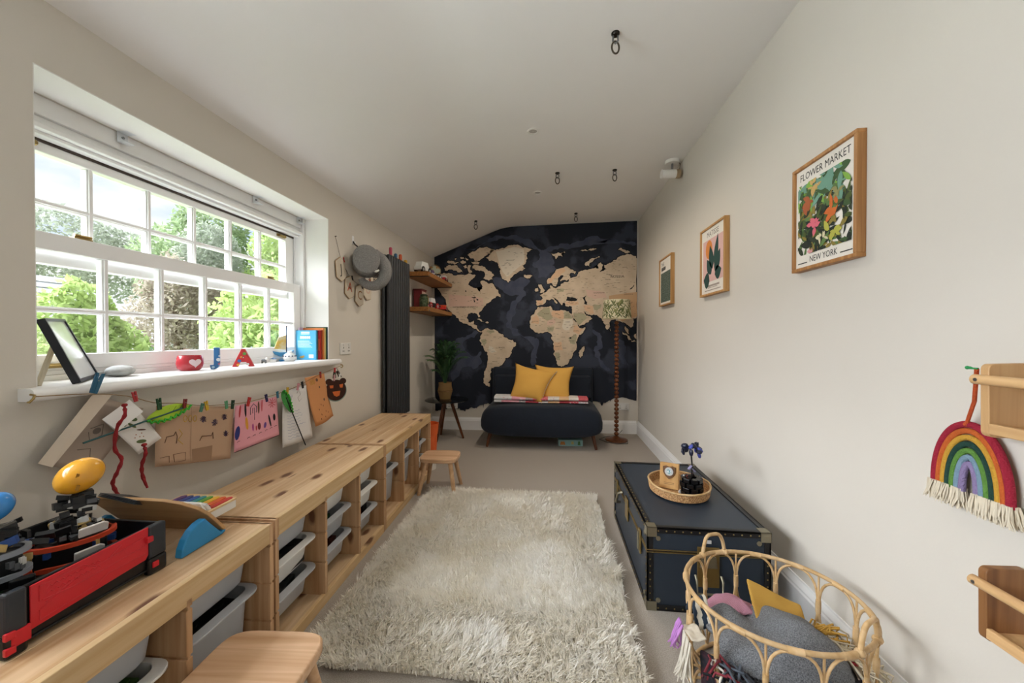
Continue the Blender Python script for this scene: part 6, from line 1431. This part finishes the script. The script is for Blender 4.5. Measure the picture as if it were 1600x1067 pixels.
def sheet(name, label, quad, mat, dx=0.0, curl=0.006, cat='drawing', n=10, wav=1.0):
    """quad of (y,z): tl, tr, br, bl as seen from the room"""
    t = thing(name, label, cat, (XC-0.004+dx, quad[0][0], quad[0][1]), 0, 'pictures hung on the twine')
    oy, oz = quad[0]
    tl, tr, br, bl = [Vector((0, a-oy, b-oz)) for a, b in quad]
    def P(u, v, d=0.0):
        p = (tl*(1-u)+tr*u)*(1-v) + (bl*(1-u)+br*u)*v
        p.x = -0.001 + curl*math.sin(PI*u*wav)*v*0.8 + curl*v*v*1.2 + d
        return p
    MB().grid([[P(i/n, j/n) for j in range(n+1)] for i in range(n+1)]).build('paper', mat, t, smooth=179, solid=0.0006)
    return t, P
def scribble(t, P, mat, pts, r=0.0011, nm='crayon_mark'):
    MB().tube([P(u, v, 0.0012) for u, v in pts], r, 4).build(nm, mat, t)
def blob(t, P, mat, u, v, ru, rv, rot=0.0, nm='painted_shape', n=12, d=0.0010):
    pts = []
    for i in range(n):
        a = 2*PI*i/n; x, y = ru*math.cos(a), rv*math.sin(a)
        pts.append(P(u + x*math.cos(rot)-y*math.sin(rot), v + x*math.sin(rot)+y*math.cos(rot), d))
    MB().add(pts, [tuple(range(n))]).build(nm, mat, t, fixn=False)
kraft = M('kraft', '#b3957c', 0.95, var=0.05); kraft2 = M('kraft_grey', '#a8988b', 0.95, var=0.05); band = M('paper_band', '#cdbfae', 0.95)
t, P = sheet('folded_sheet', 'large grey-brown sheet folded with a pale band hanging askew at the twine end', [(1.085, 0.975), (1.235, 0.905), (1.075, 0.722), (0.948, 0.795)], kraft2, -0.020, 0.004)
fb = [P(-0.06, -0.02, 0.006), P(0.20, -0.06, 0.016), P(0.14, 1.02, 0.018), P(-0.06, 1.0, 0.006)]
MB().add(fb, [(0, 1, 2, 3)]).build('pale_band', band, t, solid=0.0006)
scribble(t, P, M('pencil', '#6f645c', 0.9), [(0.35, 0.45), (0.5, 0.35), (0.62, 0.5), (0.5, 0.62), (0.36, 0.5)]); scribble(t, P, M('pencil'), [(0.4, 0.75), (0.6, 0.7), (0.72, 0.82)])
blob(t, P, M('pencil'), 0.48, 0.46, 0.07, 0.05)
t, P = sheet('botanical_card', 'white card with green leaf prints turned on its corner on the twine', [(1.165, 0.945), (1.272, 0.787), (1.190, 0.750), (1.082, 0.897)], M('card_white', '#dedbd8', 0.9), 0.010, 0.003)
# P: u along the right edge, v across
for u, v, ru, rv, rot in ((0.34, 0.30, 0.05, 0.10, 0.3), (0.30, 0.62, 0.05, 0.10, -0.4), (0.42, 0.48, 0.045, 0.10, 0.9), (0.24, 0.45, 0.05, 0.09, 1.3), (0.80, 0.62, 0.045, 0.16, 0.3)):
    blob(t, P, M('leaf_print_green', '#5b6a44', 0.9), u, v, ru, rv, rot)
blob(t, P, M('print_brown', '#5a3a30', 0.9), 0.60, 0.35, 0.02, 0.14, 0.4)
for u, v in ((0.62, 0.6), (0.66, 0.7), (0.70, 0.55), (0.66, 0.42), (0.74, 0.45)): blob(t, P, M('print_rust', '#9a5a3c', 0.9), u, v, 0.012, 0.022)
fv = [P(-0.03, 0.0, 0.004), P(-0.02, 1.02, 0.004), P(0.28, 1.05, 0.022), P(0.26, 0.02, 0.022)]
MB().add(fv, [(0, 1, 2, 3)]).build('folded_flap', M('card_white'), t, solid=0.0006)
def leafflag(name, label, a, b, wid, col, dx, stem, squig):
    t = thing(name, label, 'paper leaf', (XC+dx, a[0], a[1]), 0, 'paper leaves on the twine')
    A = Vector((0, 0, 0)); B = Vector((0, b[0]-a[0], b[1]-a[1])); d = B-A; pn = Vector((0, -d.z, d.y)).normalized()
    n = 14; up = [A + d*(i/n) + pn*wid*math.sin(PI*(i/n)**0.85)**0.8 for i in range(n+1)]; dn = [A + d*(i/n) - pn*wid*math.sin(PI*(i/n)**0.85)**0.8 for i in range(n+1)]
    MB().add([u + Vector((0.004*math.sin(i*0.4), 0, 0)) for i, u in enumerate(up + dn[::-1][1:-1])], [tuple(range(2*n))]).build('leaf', M('pl_'+col, col, 0.85, var=0.05), t, solid=0.0008)
    sa, sb_ = [Vector((0.004, p[0]-a[0], p[1]-a[1])) for p in stem[:2]]
    MB().tube([sa, sb_], 0.0030, 6).build('stem', M('stem_'+name+col, stem[2], 0.6), t)
    pts = []
    for i in range(25):
        u = i/24; p = A + d*u - pn*wid*math.sin(PI*max(0.02, min(0.98, u))**0.85)**0.8*squig + pn*0.006*math.sin(i*2.2)
        pts.append(p + Vector((0.006, 0, 0)))
    MB().tube(pts, 0.0038, 6).build('pipe_cleaner', M('pipe_green', '#3fae3a', 0.9), t, smooth=60)
    for i in range(4):
        u = 0.25+0.16*i; p = A + d*u
        MB().tube([p + Vector((0.002, 0, 0)), p + d*0.10 + pn*wid*0.55 + Vector((0.002, 0, 0))], 0.0008, 4).build('vein', M('vein_dark', '#3d5a24', 0.9), t)
leafflag('paper_leaf', 'lime green paper leaf with a pipe cleaner edge and dark stick', (1.204, 0.868), (1.372, 0.893), 0.030, '#a5c63a', 0.020, ((1.02, 0.838), (1.35, 0.890), '#1f4f50'), 0.75)
leafflag('paper_leaf', 'mid green paper leaf on a black stick in front of the white letter', (1.893, 0.880), (1.965, 0.745), 0.030, '#3f8a43', 0.022, ((1.915, 0.84), (2.076, 0.533), '#1c1d1f'), -0.6)
t, P = sheet('kraft_drawing', 'wide brown paper drawing with purple and yellow crayon shapes', [(1.262, 0.910), (1.610, 0.845), (1.580, 0.612), (1.250, 0.684)], kraft, 0.0, 0.006)
MB().add([P(0.40, 0.02, 0.0008), P(0.405, 0.02, 0.0008), P(0.405, 0.98, 0.0008), P(0.40, 0.98, 0.0008)], [(0, 1, 2, 3)]).build('crease', M('crease', '#957a63', 0.95), t, fixn=False)
crp = M('cr_purple', '#5d4a62', 0.9); cry = M('cr_yellow', '#c9a24a', 0.9); crb = M('cr_brown', '#6d5040', 0.9)
for (u, v) in ((0.56, 0.24), (0.72, 0.30), (0.86, 0.20), (0.90, 0.52)):
    scribble(t, P, crp, [(u+0.055*math.cos(i*2.75+u*9)*(0.45+0.55*vn(i*0.7, u*5)), v+0.075*math.sin(i*2.75+u*9)*(0.45+0.55*vn(i*0.9+3, v*7))) for i in range(26)], 0.0010)
for k in range(3):
    c = 0.33+0.06*k; scribble(t, P, cry, [(c+0.022*math.cos(2*PI*i/10), 0.22+0.055*math.sin(2*PI*i/10)) for i in range(11)], 0.0014)
scribble(t, P, crb, [(0.10, 0.62), (0.12, 0.52), (0.20, 0.50), (0.22, 0.44), (0.24, 0.52), (0.23, 0.64)], 0.0018); scribble(t, P, crb, [(0.52, 0.62), (0.55, 0.54), (0.68, 0.54), (0.70, 0.48), (0.71, 0.60)], 0.0018)
scribble(t, P, cry, [(0.26, 0.40), (0.30, 0.48), (0.25, 0.58), (0.31, 0.66)], 0.0013)
scribble(t, P, crb, [(0.20, 0.82), (0.34, 0.80), (0.34, 0.94), (0.21, 0.95), (0.20, 0.82)], 0.0010); scribble(t, P, crb, [(0.05, 0.86), (0.15, 0.84), (0.15, 0.95)], 0.0010)
MB().add([P(0.42, 0.76, 0.0016), P(0.70, 0.72, 0.0016), P(0.69, 0.985, 0.0016), P(0.43, 0.985, 0.0016)], [(0, 1, 2, 3)]).build('pasted_note', M('kraft_dark', '#93765e', 0.95), t, fixn=False)
t, P = sheet('pink_drawing', 'pink paper drawing with a red sun and small dark creatures', [(1.612, 0.846), (1.880, 0.850), (1.887, 0.640), (1.596, 0.632)], M('pink_paper', '#dc9aa6', 0.9, var=0.03), 0.004, 0.006)
crr = M('cr_red', '#b8383e', 0.9); crk = M('cr_black', '#232024', 0.9); cro = M('cr_orange', '#d99a3c', 0.9); crn = M('cr_navy', '#2b3170', 0.9); crg = M('cr_magenta', '#a03a80', 0.9)
for k in range(9):
    a = 2*PI*k/9; scribble(t, P, crr, [(0.86+0.03*math.cos(a), 0.13+0.05*math.sin(a)), (0.86+0.10*math.cos(a), 0.13+0.12*math.sin(a))], 0.0013)
blob(t, P, M('cr_red'), 0.86, 0.13, 0.018, 0.03)
for u, v, ru, rv, m_, rot in ((0.06, 0.60, 0.05, 0.15, crn, 0.1), (0.25, 0.45, 0.03, 0.15, cro, -0.1), (0.22, 0.14, 0.022, 0.16, crk, -0.05), (0.10, 0.14, 0.018, 0.14, crr, 0.05), (0.52, 0.16, 0.022, 0.15, M('cr_brown'), 0.0), (0.60, 0.13, 0.014, 0.15, crr, 0.05), (0.52, 0.60, 0.036, 0.085, M('cr_maroon', '#6d2f35', 0.9), 0), (0.66, 0.62, 0.032, 0.07, M('cr_violet', '#6d4a90', 0.9), 0.2), (0.78, 0.55, 0.022, 0.16, crk, -0.15), (0.90, 0.50, 0.034, 0.09, crk, 0), (0.38, 0.58, 0.018, 0.09, crg, 0), (0.45, 0.62, 0.014, 0.06, crr, 0)):
    blob(t, P, m_, u, v, ru, rv, rot)
for k, u in enumerate((0.08, 0.28, 0.40, 0.54, 0.68, 0.80, 0.92)): scribble(t, P, crk, [(u-0.03, 0.80-0.03*k/3), (u, 0.78-0.03*k/3), (u+0.03, 0.79-0.03*k/3)], 0.0010)
scribble(t, P, M('cr_grey', '#7a6a78', 0.9), [(0.33, 0.28), (0.33, 0.12), (0.40, 0.04), (0.47, 0.12), (0.46, 0.26)], 0.0020); scribble(t, P, M('cr_grey'), [(0.38, 0.26), (0.38, 0.14), (0.42, 0.14), (0.42, 0.42)], 0.0014)
MB().tube([P(0.0, 0.995, 0.001), P(0.2, 0.995, 0.001), P(0.5, 0.99, 0.001), P(0.8, 0.995, 0.001), P(1.0, 0.99, 0.001)], 0.0016, 4).build('ink_edge', crk, t)
t, P = sheet('white_letter', 'white sheet of faint blue handwriting hanging beside the bear mask', [(1.925, 0.872), (2.120, 0.880), (2.165, 0.558), (1.905, 0.566)], M('letter_paper', '#d9d8d8', 0.9), 0.006, 0.008)
crl = M('cr_blue_faint', '#9aa3c4', 0.9); rr = random.Random(8)
scribble(t, P, M('pencil2', '#a8a2a4', 0.9), [(0.55, 0.10), (0.66, 0.04), (0.70, 0.14), (0.58, 0.18), (0.62, 0.26), (0.74, 0.22)], 0.0008); scribble(t, P, crl, [(0.24, 0.14), (0.36, 0.12), (0.32, 0.17)], 0.0012)
for k in range(10):
    v = 0.42 + 0.052*k; pts = [(0.16 + 0.045*i, v - 0.012*i/15 + 0.010*((i*7+k*3) % 3 - 1)) for i in range(6 + rr.randint(4, 10))]
    scribble(t, P, crl, pts, 0.0007, 'handwriting')
t, P = sheet('orange_drawing', 'tan orange sheet with brown crayon dots curling at one corner', [(2.112, 0.925), (2.305, 0.935), (2.398, 0.640), (2.190, 0.615)], M('orange_paper', '#c98d5c', 0.9, var=0.05), 0.002, 0.014, wav=1.4)
for u, v, r in ((0.55, 0.10, 0.06), (0.60, 0.26, 0.04), (0.70, 0.55, 0.05)): blob(t, P, M('cr_brown'), u, v, r, r*0.6)
for u, v in ((0.3, 0.7), (0.45, 0.62), (0.55, 0.66), (0.35, 0.82), (0.62, 0.8), (0.5, 0.9), (0.75, 0.85), (0.28, 0.9)): blob(t, P, M('cr_umber', '#6d4428', 0.9), u, v, 0.018, 0.02)
for k in range(3): scribble(t, P, cry, [(0.22+0.08*k+0.03*math.cos(2*PI*i/8), 0.12+0.05*math.sin(2*PI*i/8)) for i in range(9)], 0.0012)
# bear mask and trinkets
br_ = thing('bear_mask', 'dark brown felt bear face with orange eyes hung under the sill end', 'mask', (XC+0.030, 2.385, 0.815), R(-42))
bp_ = []
for i in range(40):
    a = 2*PI*i/40; y, z = 0.064*math.cos(a), 0.066*math.sin(a)
    for s_ in (-1, 1):
        dd = math.hypot(y - s_*0.048, z-0.055)
    bp_.append((y, z*1.05))
Fy = lambda u, v, d: (d, u, v)
MB().prism(bp_, 0, 0.006, Fy).build('face', M('bear_brown', '#3a2017', 0.9), br_)
MB().prism([(u*1.06+0.002, v*1.06-0.004) for u, v in bp_], -0.004, -0.001, Fy).build('felt_backing', M('bear_back', '#8fa8a0', 0.9), br_)
for s_ in (-1, 1): MB().prism([(s_*0.044+0.021*math.cos(2*PI*i/16), 0.058+0.021*math.sin(2*PI*i/16)) for i in range(16)], 0.0, 0.0058, Fy).build('ear', M('bear_brown'), br_)
MB().prism([(-0.042, 0.034), (-0.018, 0.034), (-0.019, 0.016), (-0.038, 0.015)], 0.006, 0.008, Fy).build('eye', M('felt_orange', '#cf6a35', 0.9), br_)
MB().prism([(0.020, 0.036), (0.044, 0.040), (0.040, 0.014), (0.024, 0.016)], 0.006, 0.008, Fy).build('eye', M('felt_orange'), br_)
MB().prism([(-0.024, -0.008), (0.026, -0.006), (0.020, -0.036), (0.002, -0.044), (-0.014, -0.034)], 0.006, 0.008, Fy).build('mouth', M('felt_orange'), br_)
tk_ = thing('key_bunch', 'bunch of keys and small dark trinkets hanging at the sill end', 'keys', (XC+0.016, 2.405, 0.945))
MB().tube([(0.004, 0.020*math.cos(2*PI*i/18), 0.014*math.sin(2*PI*i/18)) for i in range(18)], 0.002, 6, closed=True).build('key_ring', steel, tk_)
for k, (y, a) in enumerate(((-0.022, 0.3), (-0.006, 0.1), (0.012, -0.2), (0.026, -0.5))):
    e = Vector((0.004+0.003*k, y + 0.05*math.sin(-a), -0.05)); MB().tube([(0.004, y, -0.008), e], [0.005, 0.003], 6).sph((0.004, y, -0.012), (0.004, 0.010, 0.010), 10, 6).build('key', (dark_iron, M('key_grey', '#77766f', 0.4, 0.7))[k % 2], tk_)
MB().obox((0.012, 0.030, -0.040), (0.002, 0.014, 0.040), (R(-40), 0, 0)).build('paper_tag', M('card_white'), tk_)
MB().box(0.006, 0.012, -0.030, -0.018, -0.01, 0.02).build('red_fob', M('cr_red'), tk_)
pegs_ = [('large blue', '#255a78', 1.055, 0.035, 'holding the folded sheet', 1.8), ('red', '#a52f33', 1.165, 0.0, 'holding the botanical card', 1), ('dark green', '#1f4a2c', 1.246, -0.005, 'holding the lime paper leaf', 1.2), ('maroon', '#7d2528', 1.344, 0.0, 'at the tip of the lime leaf', 1),
         ('sea green', '#4a7d68', 1.416, -0.01, 'tilted beside the yellow one', 1), ('yellow', '#c7a22c', 1.438, 0.0, 'on the wide brown drawing', 1.1), ('pale green', '#5d9a72', 1.535, 0.0, 'leaning on the brown drawing', 1), ('bottle green', '#1c3d2b', 1.568, 0.0, 'at the end of the brown drawing', 1.1),
         ('scarlet', '#b32d2b', 1.659, 0.004, 'holding the pink drawing', 1.2), ('navy', '#2a2452', 1.772, 0.002, 'on the pink drawing', 1.1), ('teal', '#2f6f86', 1.850, 0.002, 'at the end of the pink drawing', 1), ('golden', '#c9a435', 1.925, 0.004, 'holding the mid green leaf', 1.1),
         ('pink', '#c98a94', 2.012, 0.004, 'on the white letter', 1.1), ('black', '#1a1b1c', 2.050, 0.004, 'at the end of the white letter', 1.1), ('dark red', '#86201f', 2.222, 0.004, 'holding the orange sheet', 1.1), ('dusty pink', '#c7979b', 2.372, -0.055, 'holding the bear mask', 1.1)]
cyz = lambda y: next(za + (zb-za)*(y-ya)/(yb2-ya) for (ya, za), (yb2, zb) in zip(CP[:-1], CP[1:]) if ya <= y <= yb2)
pt0 = None
for k, (nm, c, y, dz, where, s_) in enumerate(pegs_):
    t = thing('clothes_peg', f'{nm} mini peg {where}', 'peg', (XC+0.024, y, cyz(y)+dz), 0, 'mini pegs on the twine', rot=(R((-18, 12, 6, -8)[k % 4]), 0, 0))
    m_ = M('cp_'+nm, c, 0.5); h = 0.018*s_; w = 0.0036*s_
    MB().prism([(-w*1.5, -h), (-0.0004, -h), (-0.0004, h*0.2), (-w*0.8, h), (-w*1.9, h)], 0, 0.005, lambda u, v, d: (d, u, v)).build('jaw', m_, t)
    MB().prism([(w*1.5, -h), (0.0004, -h), (0.0004, h*0.2), (w*0.8, h), (w*1.9, h)], 0, 0.005, lambda u, v, d: (d, u, v)).build('jaw', m_, t)
    MB().cyl((-0.002, 0, h*0.25), (0.007, 0, h*0.25), 0.002, n=8).build('spring', steel, t)
# red crepe streamers
for lab, pts in (('long red crepe streamer dangling in waves to the piano toy', [(1.118, 0.935), (1.112, 0.905), (1.098, 0.87), (1.094, 0.80), (1.105, 0.762), (1.090, 0.725), (1.086, 0.69), (1.096, 0.655), (1.100, 0.625)]),
                 ('short red crepe streamer hanging from the botanical card corner', [(1.178, 0.785), (1.176, 0.76), (1.172, 0.72), (1.178, 0.68), (1.184, 0.635)])):
    t = thing('red_streamer', lab, 'streamer', (XC+0.045, pts[0][0], pts[0][1]), 0, 'red streamers')
    sp2 = smooth_pts([(0.008*math.sin(i*1.7), y-pts[0][0], z-pts[0][1]) for i, (y, z) in enumerate(pts)], 5)
    MB().tube(sp2, [0.0058*(0.7+0.4*math.sin(i*0.9)**2) if 1 < i < len(sp2)-2 else 0.0035 for i in range(len(sp2))], 7).build('ribbon', M('crepe_red', '#8f1d22', 0.85, bump=0.6, bscale=250), t, smooth=50)
    MB().sph((0, 0, 0.004), (0.006, 0.010, 0.006), 8, 6).build('knot', M('crepe_red'), t, smooth=179)

# ================================================================== TOY CASE AND ROBOTS
ZB = 0.5205
red_pl = M('red_plastic', '#c4202a', 0.35, var=0.03)
cs = thing('toy_case', 'open black toy case with a red embossed front panel on the bench', 'toy case', (-1.085, 0.635, ZB), R(0.5))
CL, CD, CH = 0.310, 0.330, 0.130
bd_ = MB()
bd_.box(-CD, 0, 0, CL, 0.012, 0.018); bd_.box(-0.010, -0.002, 0.004, CL-0.004, 0.018, CH); bd_.box(-CD, -CD+0.008, 0, CL, 0.018, CH); bd_.box(-CD+0.008, -0.010, 0, 0.008, 0.018, CH); bd_.box(-CD+0.008, -0.010, CL-0.008, CL, 0.018, CH)
bd_.build('tub', black_pl, cs, bevel=0.002)
MB().box(-CD-0.004, 0.004, -0.004, CL+0.004, CH-0.006, CH+0.002).build('lip', M('case_grey', '#2a2d33', 0.35), cs, bevel=0.002) if False else None
for y0, y1 in ((-0.003, 0.030), (CL-0.042, CL+0.004)):
    MB().box(-0.012, 0.008, y0, y1, 0.045, CH+0.002).build('corner_guard', M('case_grey', '#2a2d33', 0.35), cs, bevel=0.005)
    MB().box(-0.012, 0.009, y0-0.001, y1+0.001, 0.0, 0.045).build('corner_foot', black_pl, cs, bevel=0.006)
MB().box(-CD, -CD+0.03, CL-0.03, CL+0.004, 0.0, CH).build('corner_guard', M('case_grey'), cs, bevel=0.005)
Fp = lambda u, v, d: (0.004+d, u, v)
pn_ = MB().prism([(0.036, 0.034), (CL-0.048, 0.048), (CL-0.040, 0.060), (CL-0.040, CH+0.003), (0.036, CH-0.004)], -0.004, 0.0, Fp).build('front_panel', red_pl, cs, bevel=0.0015)
def rib(pts): MB().tube([Fp(u, v, 0.0) for u, v in pts], 0.0014, 5).build('embossed_line', red_pl, pn_)
rib([(0.05, 0.085), (0.05, 0.118), (0.125, 0.118), (0.150, 0.100), (0.262, 0.112)]); rib([(0.055, 0.085), (0.105, 0.080), (0.262, 0.088)]); rib([(0.05, 0.045), (0.05, 0.066), (0.115, 0.092)]); rib([(0.05, 0.045), (0.15, 0.054), (0.175, 0.068), (0.262, 0.066)]); rib([(0.175, 0.102), (0.205, 0.122)]); rib([(0.06, 0.078), (0.118, 0.098)])
for k in range(9):
    for j in range(2): MB().tube([Fp(0.062+k*0.011, 0.105-0.012*j, 0), Fp(0.067+k*0.011, 0.110-0.012*j, 0), Fp(0.072+k*0.011, 0.105-0.012*j, 0)], 0.0009, 4).build('embossed_chevron', red_pl, pn_)
MB().prism([(0.004, 0.052), (0.034, 0.052), (0.034, 0.020), (0.004, 0.020)], -0.001, 0.006, Fp).build('red_latch_plate', red_pl, cs, bevel=0.0015)
for y, z in ((0.0, 0.048), (0.0, 0.018), (CL-0.044, 0.100), (CL-0.030, 0.026)):
    MB().box(0.004, 0.013, y-0.006, y+0.010, z-0.007, z+0.008).build('red_clip', red_pl, cs, bevel=0.002)
# loose parts in the case
rr = random.Random(12)
lo = thing('building_pieces', 'heap of black building pieces filling the toy case', 'toy pieces', (-1.24, 0.79, ZB+0.0185))
cols4 = [black_pl, M('pc_grey', '#5a5d62', 0.35), M('pc_tan', '#b59a62', 0.4), M('pc_green', '#2f5a36', 0.4), M('pc_white', '#c9c9c7', 0.4), M('pc_blue', '#2b4a86', 0.4)]
for k in range(90):
    u = rr.uniform(-0.145, 0.140); v = rr.uniform(-0.13, 0.130); h = rr.uniform(0.01, 0.05)
    MB().obox((u, v, h), (rr.uniform(.012, .05), rr.uniform(.008, .018), rr.uniform(.008, .016)), (rr.uniform(-.4, .4), rr.uniform(-.4, .4), rr.uniform(0, PI))).build('piece', cols4[rr.choice((0, 0, 0, 0, 0, 1, 1, 2, 3, 4, 5))], lo)
def robot(label, loc, rz, ringm, eggc, er, ez, ex, panel, R_=0.098, head=True, seed=1):
    t = thing('block_robot', label, 'toy robot', loc, rz, 'building block robots')
    t.scale = (0.74, 0.74, 0.98)
    rr = random.Random(seed)
    for z, r in ((0.055, R_*1.02), (0.105, R_)):
        m = MB(); n = 48
        ro, ri, h = r, r-0.012, 0.011
        vs = []
        for k in range(n):
            a = 2*PI*k/n; c, s_ = math.cos(a)*1.12, math.sin(a)*0.82
            vs += [(ro*c, ro*s_, z), (ro*c, ro*s_, z+h), (ri*c, ri*s_, z+h), (ri*c, ri*s_, z)]
        fs = [(4*k+i, 4*k+(i+1) % 4, 4*((k+1) % n)+(i+1) % 4, 4*((k+1) % n)+i) for k in range(n) for i in range(4)]
        m.add(vs, fs).build('track_ring', ringm, t, smooth=30)
    MB().obox((0, 0, 0.070), (R_*1.7, R_*1.2, 0.075), (0, 0, 0)).build('hull', black_pl, t, bevel=0.006)
    for s_ in (-1, 1): MB().obox((0.055*s_, -R_*0.75, 0.03), (0.05, 0.02, 0.05)).build('foot', black_pl, t, bevel=0.004)
    for (x, y, z, rzz) in panel:
        MB().prism([(-0.035, -0.012), (0.035, -0.010), (0.037, 0.008), (0.025, 0.014), (-0.035, 0.010)], -0.004, 0.004, lambda u, v, d: (u, d, v)).build('white_panel', M('panel_white', '#c9c2bd', 0.35), t, loc=(x, y, z), rot=(R(12), 0, rzz), bevel=0.002)
    for k in range(46):
        a = rr.uniform(0, 2*PI); r = rr.uniform(0.02, R_*0.95)
        MB().obox((r*math.cos(a)*1.05, r*math.sin(a)*0.75, rr.uniform(0.115, 0.15)), (rr.uniform(.012, .045), rr.uniform(.008, .016), rr.uniform(.008, .018)), (rr.uniform(-.5, .5), rr.uniform(-.5, .5), rr.uniform(0, PI))).build('block', cols4[rr.choice((0, 0, 0, 0, 1, 1, 2, 4, 5))], t)
    for k in range(26):
        MB().obox((ex*0.75+rr.uniform(-.035, .035), rr.uniform(-.03, .03), 0.15+rr.uniform(0, ez-0.20)), (rr.uniform(.018, .05), rr.uniform(.012, .03), rr.uniform(.010, .022)), (rr.uniform(-.15, .15), rr.uniform(-.3, .3), rr.uniform(-.3, .3))).build('neck_block', cols4[rr.choice((0, 0, 0, 0, 0, 1, 4))], t)
    for k in range(9):
        a = rr.uniform(PI, 2*PI)
        MB().obox((R_*1.0*math.cos(a), R_*0.72*math.sin(a), rr.uniform(0.07, 0.10)), (0.02, 0.012, 0.014), (0, 0, a)).build('side_block', cols4[rr.choice((1, 2, 4, 5, 5))], t)
    e = MB().sph((ex, 0, ez), er, 32, 20, M_=Euler((0, R(-16), 0)).to_matrix()).build('egg_head', M('egg_'+eggc, eggc, 0.18, coat=0.5), t, smooth=179)
    for (u, v) in ((0.0, 0.008), (0.0, -0.022)):
        MB().obox((ex+u-0.005, -er[1]*0.93, ez+v), (0.008, 0.006, 0.014), (R(10), R(20), 0)).build('slot', M('egg_dark', '#a8741c', 0.4) if eggc != '#2f7fc4' else M('egg_dark_b', '#1d4f86', 0.4), e)
    return t
robot('black block robot with orange rings and a yellow egg head', (-1.235, 0.845, ZB+0.020), R(55), M('ring_orange', '#c8472b', 0.4), '#e0a02c', (0.064, 0.054, 0.043), 0.270, 0.02, ((0.050, -0.088, 0.140, R(14)), (0.040, -0.095, 0.085, R(14))), seed=5)
robot('black block robot with grey rings and a blue egg head', (-1.225, 0.700, ZB+0.058), R(58), M('ring_grey', '#8b9099', 0.4), '#2f7fc4', (0.046, 0.040, 0.032), 0.215, 0.0, (), 0.066, seed=9)

# ================================================================== WOODEN PIANO TOY
pi_t = thing('piano_toy', 'wooden piano toy with rainbow keys on blue feet at the bench end', 'toy piano', (-1.075, 1.050, ZB), R(1.6))
ply = wood('ply', '#bb9468', '#9f7a50', 0, knots=False, rough=0.5)
bl_m = M('foot_blue', '#2c86bd', 0.4, var=0.04)
# sloping back board: lower edge away from the camera, rounded top corners
bx0, bx1 = -0.35, -0.002
def FB(u, v, d):   # u along x, v up the slope, d off the board towards the keys
    c, s_ = math.cos(R(52)), math.sin(R(52))
    return (u, 0.085 - v*c + d*s_, 0.006 + v*s_ + d*c)
shape = [(bx1, 0.0), (bx1+0.006, 0.01), (bx1+0.004, 0.10), (bx1-0.010, 0.135), (bx1-0.05, 0.165), (bx1-0.10, 0.178), (bx0+0.06, 0.185), (bx0+0.015, 0.175), (bx0, 0.150), (bx0+0.008, 0.06), (bx0+0.03, 0.0)]
MB().prism(shape, 0, 0.010, FB).build('back_board', ply, pi_t, bevel=0.002)
for x in (-0.010, -0.33):
    qp = [(-0.066, 0.0)] + [(-0.066 + 0.128*(1-math.cos(R(a)))*0.62, 0.082*math.sin(R(a))) for a in (18, 36, 54, 72, 90)] + [(0.030, 0.060), (0.072, 0.010), (0.088, 0.014), (0.090, 0.004), (0.075, 0.0)]
    MB().prism(qp, -0.012, 0.012, lambda u, v, d: (x+d, u, v)).build('blue_foot', bl_m, pi_t, bevel=0.004)
kb = MB().prism([(-0.028, 0.055), (-0.028, 0.165), (-0.040, 0.178), (-0.22, 0.178), (-0.235, 0.165), (-0.235, 0.055)], 0.048, 0.076, lambda u, v, d: (u, v, d)).build('keyboard', M('kb_white', '#dcdad6', 0.4), pi_t, bevel=0.003)
MB().prism([(-0.026, 0.053), (-0.026, 0.166), (-0.039, 0.180), (-0.221, 0.180), (-0.237, 0.166), (-0.237, 0.053)], 0.076, 0.082, lambda u, v, d: (u, v, d)).build('key_panel', wood('maple', '#d9bd92', '#c9a878', 0, knots=False), pi_t)
for k, c in enumerate(('#b8322c', '#cf5a2c', '#dba536', '#5f9a3c', '#2f8a90', '#2b5aa0', '#2a3a78', '#5a3a78')):
    x = -0.044 - k*0.0245
    MB().prism([(x+0.0095*math.cos(2*PI*i/16) , (0.155 if 0 <= i <= 8 else 0.085) + 0.0095*math.sin(2*PI*i/16)) for i in range(16)], 0.082, 0.0845, lambda u, v, d: (u, v, d)).build('key', M('key_'+c, c, 0.35), kb)
MB().tube([(-0.040, 0.070, 0.082), (-0.045, 0.062, 0.100), (-0.060, 0.056, 0.105), (-0.14, 0.054, 0.107)], 0.006, 8).build('music_roll', M('kb_white'), pi_t)
MB().prism([(-0.036, 0.082), (-0.052, 0.108), (-0.16, 0.112), (-0.16, 0.082)], 0.050, 0.058, lambda u, v, d: (u, d, v)).build('bear_panel', M('kb_white'), pi_t)
MB().sph((-0.052, 0.078, 0.088), (0.005, 0.008, 0.004), 8, 6).build('bear_nose', black_pl, pi_t)
cbk = thing('board_book', 'thin dark board book resting on top of the piano toy', 'book', (-1.305, 1.000, ZB+0.150), 0)
Fk = Matrix.Translation((0, 0, 0)) @ Euler((R(-26), R(14), R(8))).to_matrix().to_4x4()
for k in range(3):
    m = MB().box(-0.055, 0.055, -0.005, 0.115, 0.004+k*0.004, 0.0062+k*0.004)
    MB().add([Fk @ Vector(v) for v in m.v], m.f).build('page', M('bb_dark', '#2b3036', 0.4), cbk, bevel=0.001)
for k, (u0, u1, v0, v1, c) in enumerate(((-0.05, -0.005, 0.0, 0.06, '#5a7040'), (0.005, 0.05, 0.0, 0.10, '#a09a90'), (0.012, 0.04, 0.02, 0.05, '#8a4a38'))):
    vs_ = [Fk @ Vector(p) for p in ((u0, v0, 0.0030-0.0003*k), (u1, v0, 0.0030-0.0003*k), (u1, v1, 0.0030-0.0003*k), (u0, v1, 0.0030-0.0003*k))]
    MB().add(vs_, [(0, 1, 2, 3)]).build('page_picture', M('bbp%d' % k, c, 0.6), cbk, fixn=False)
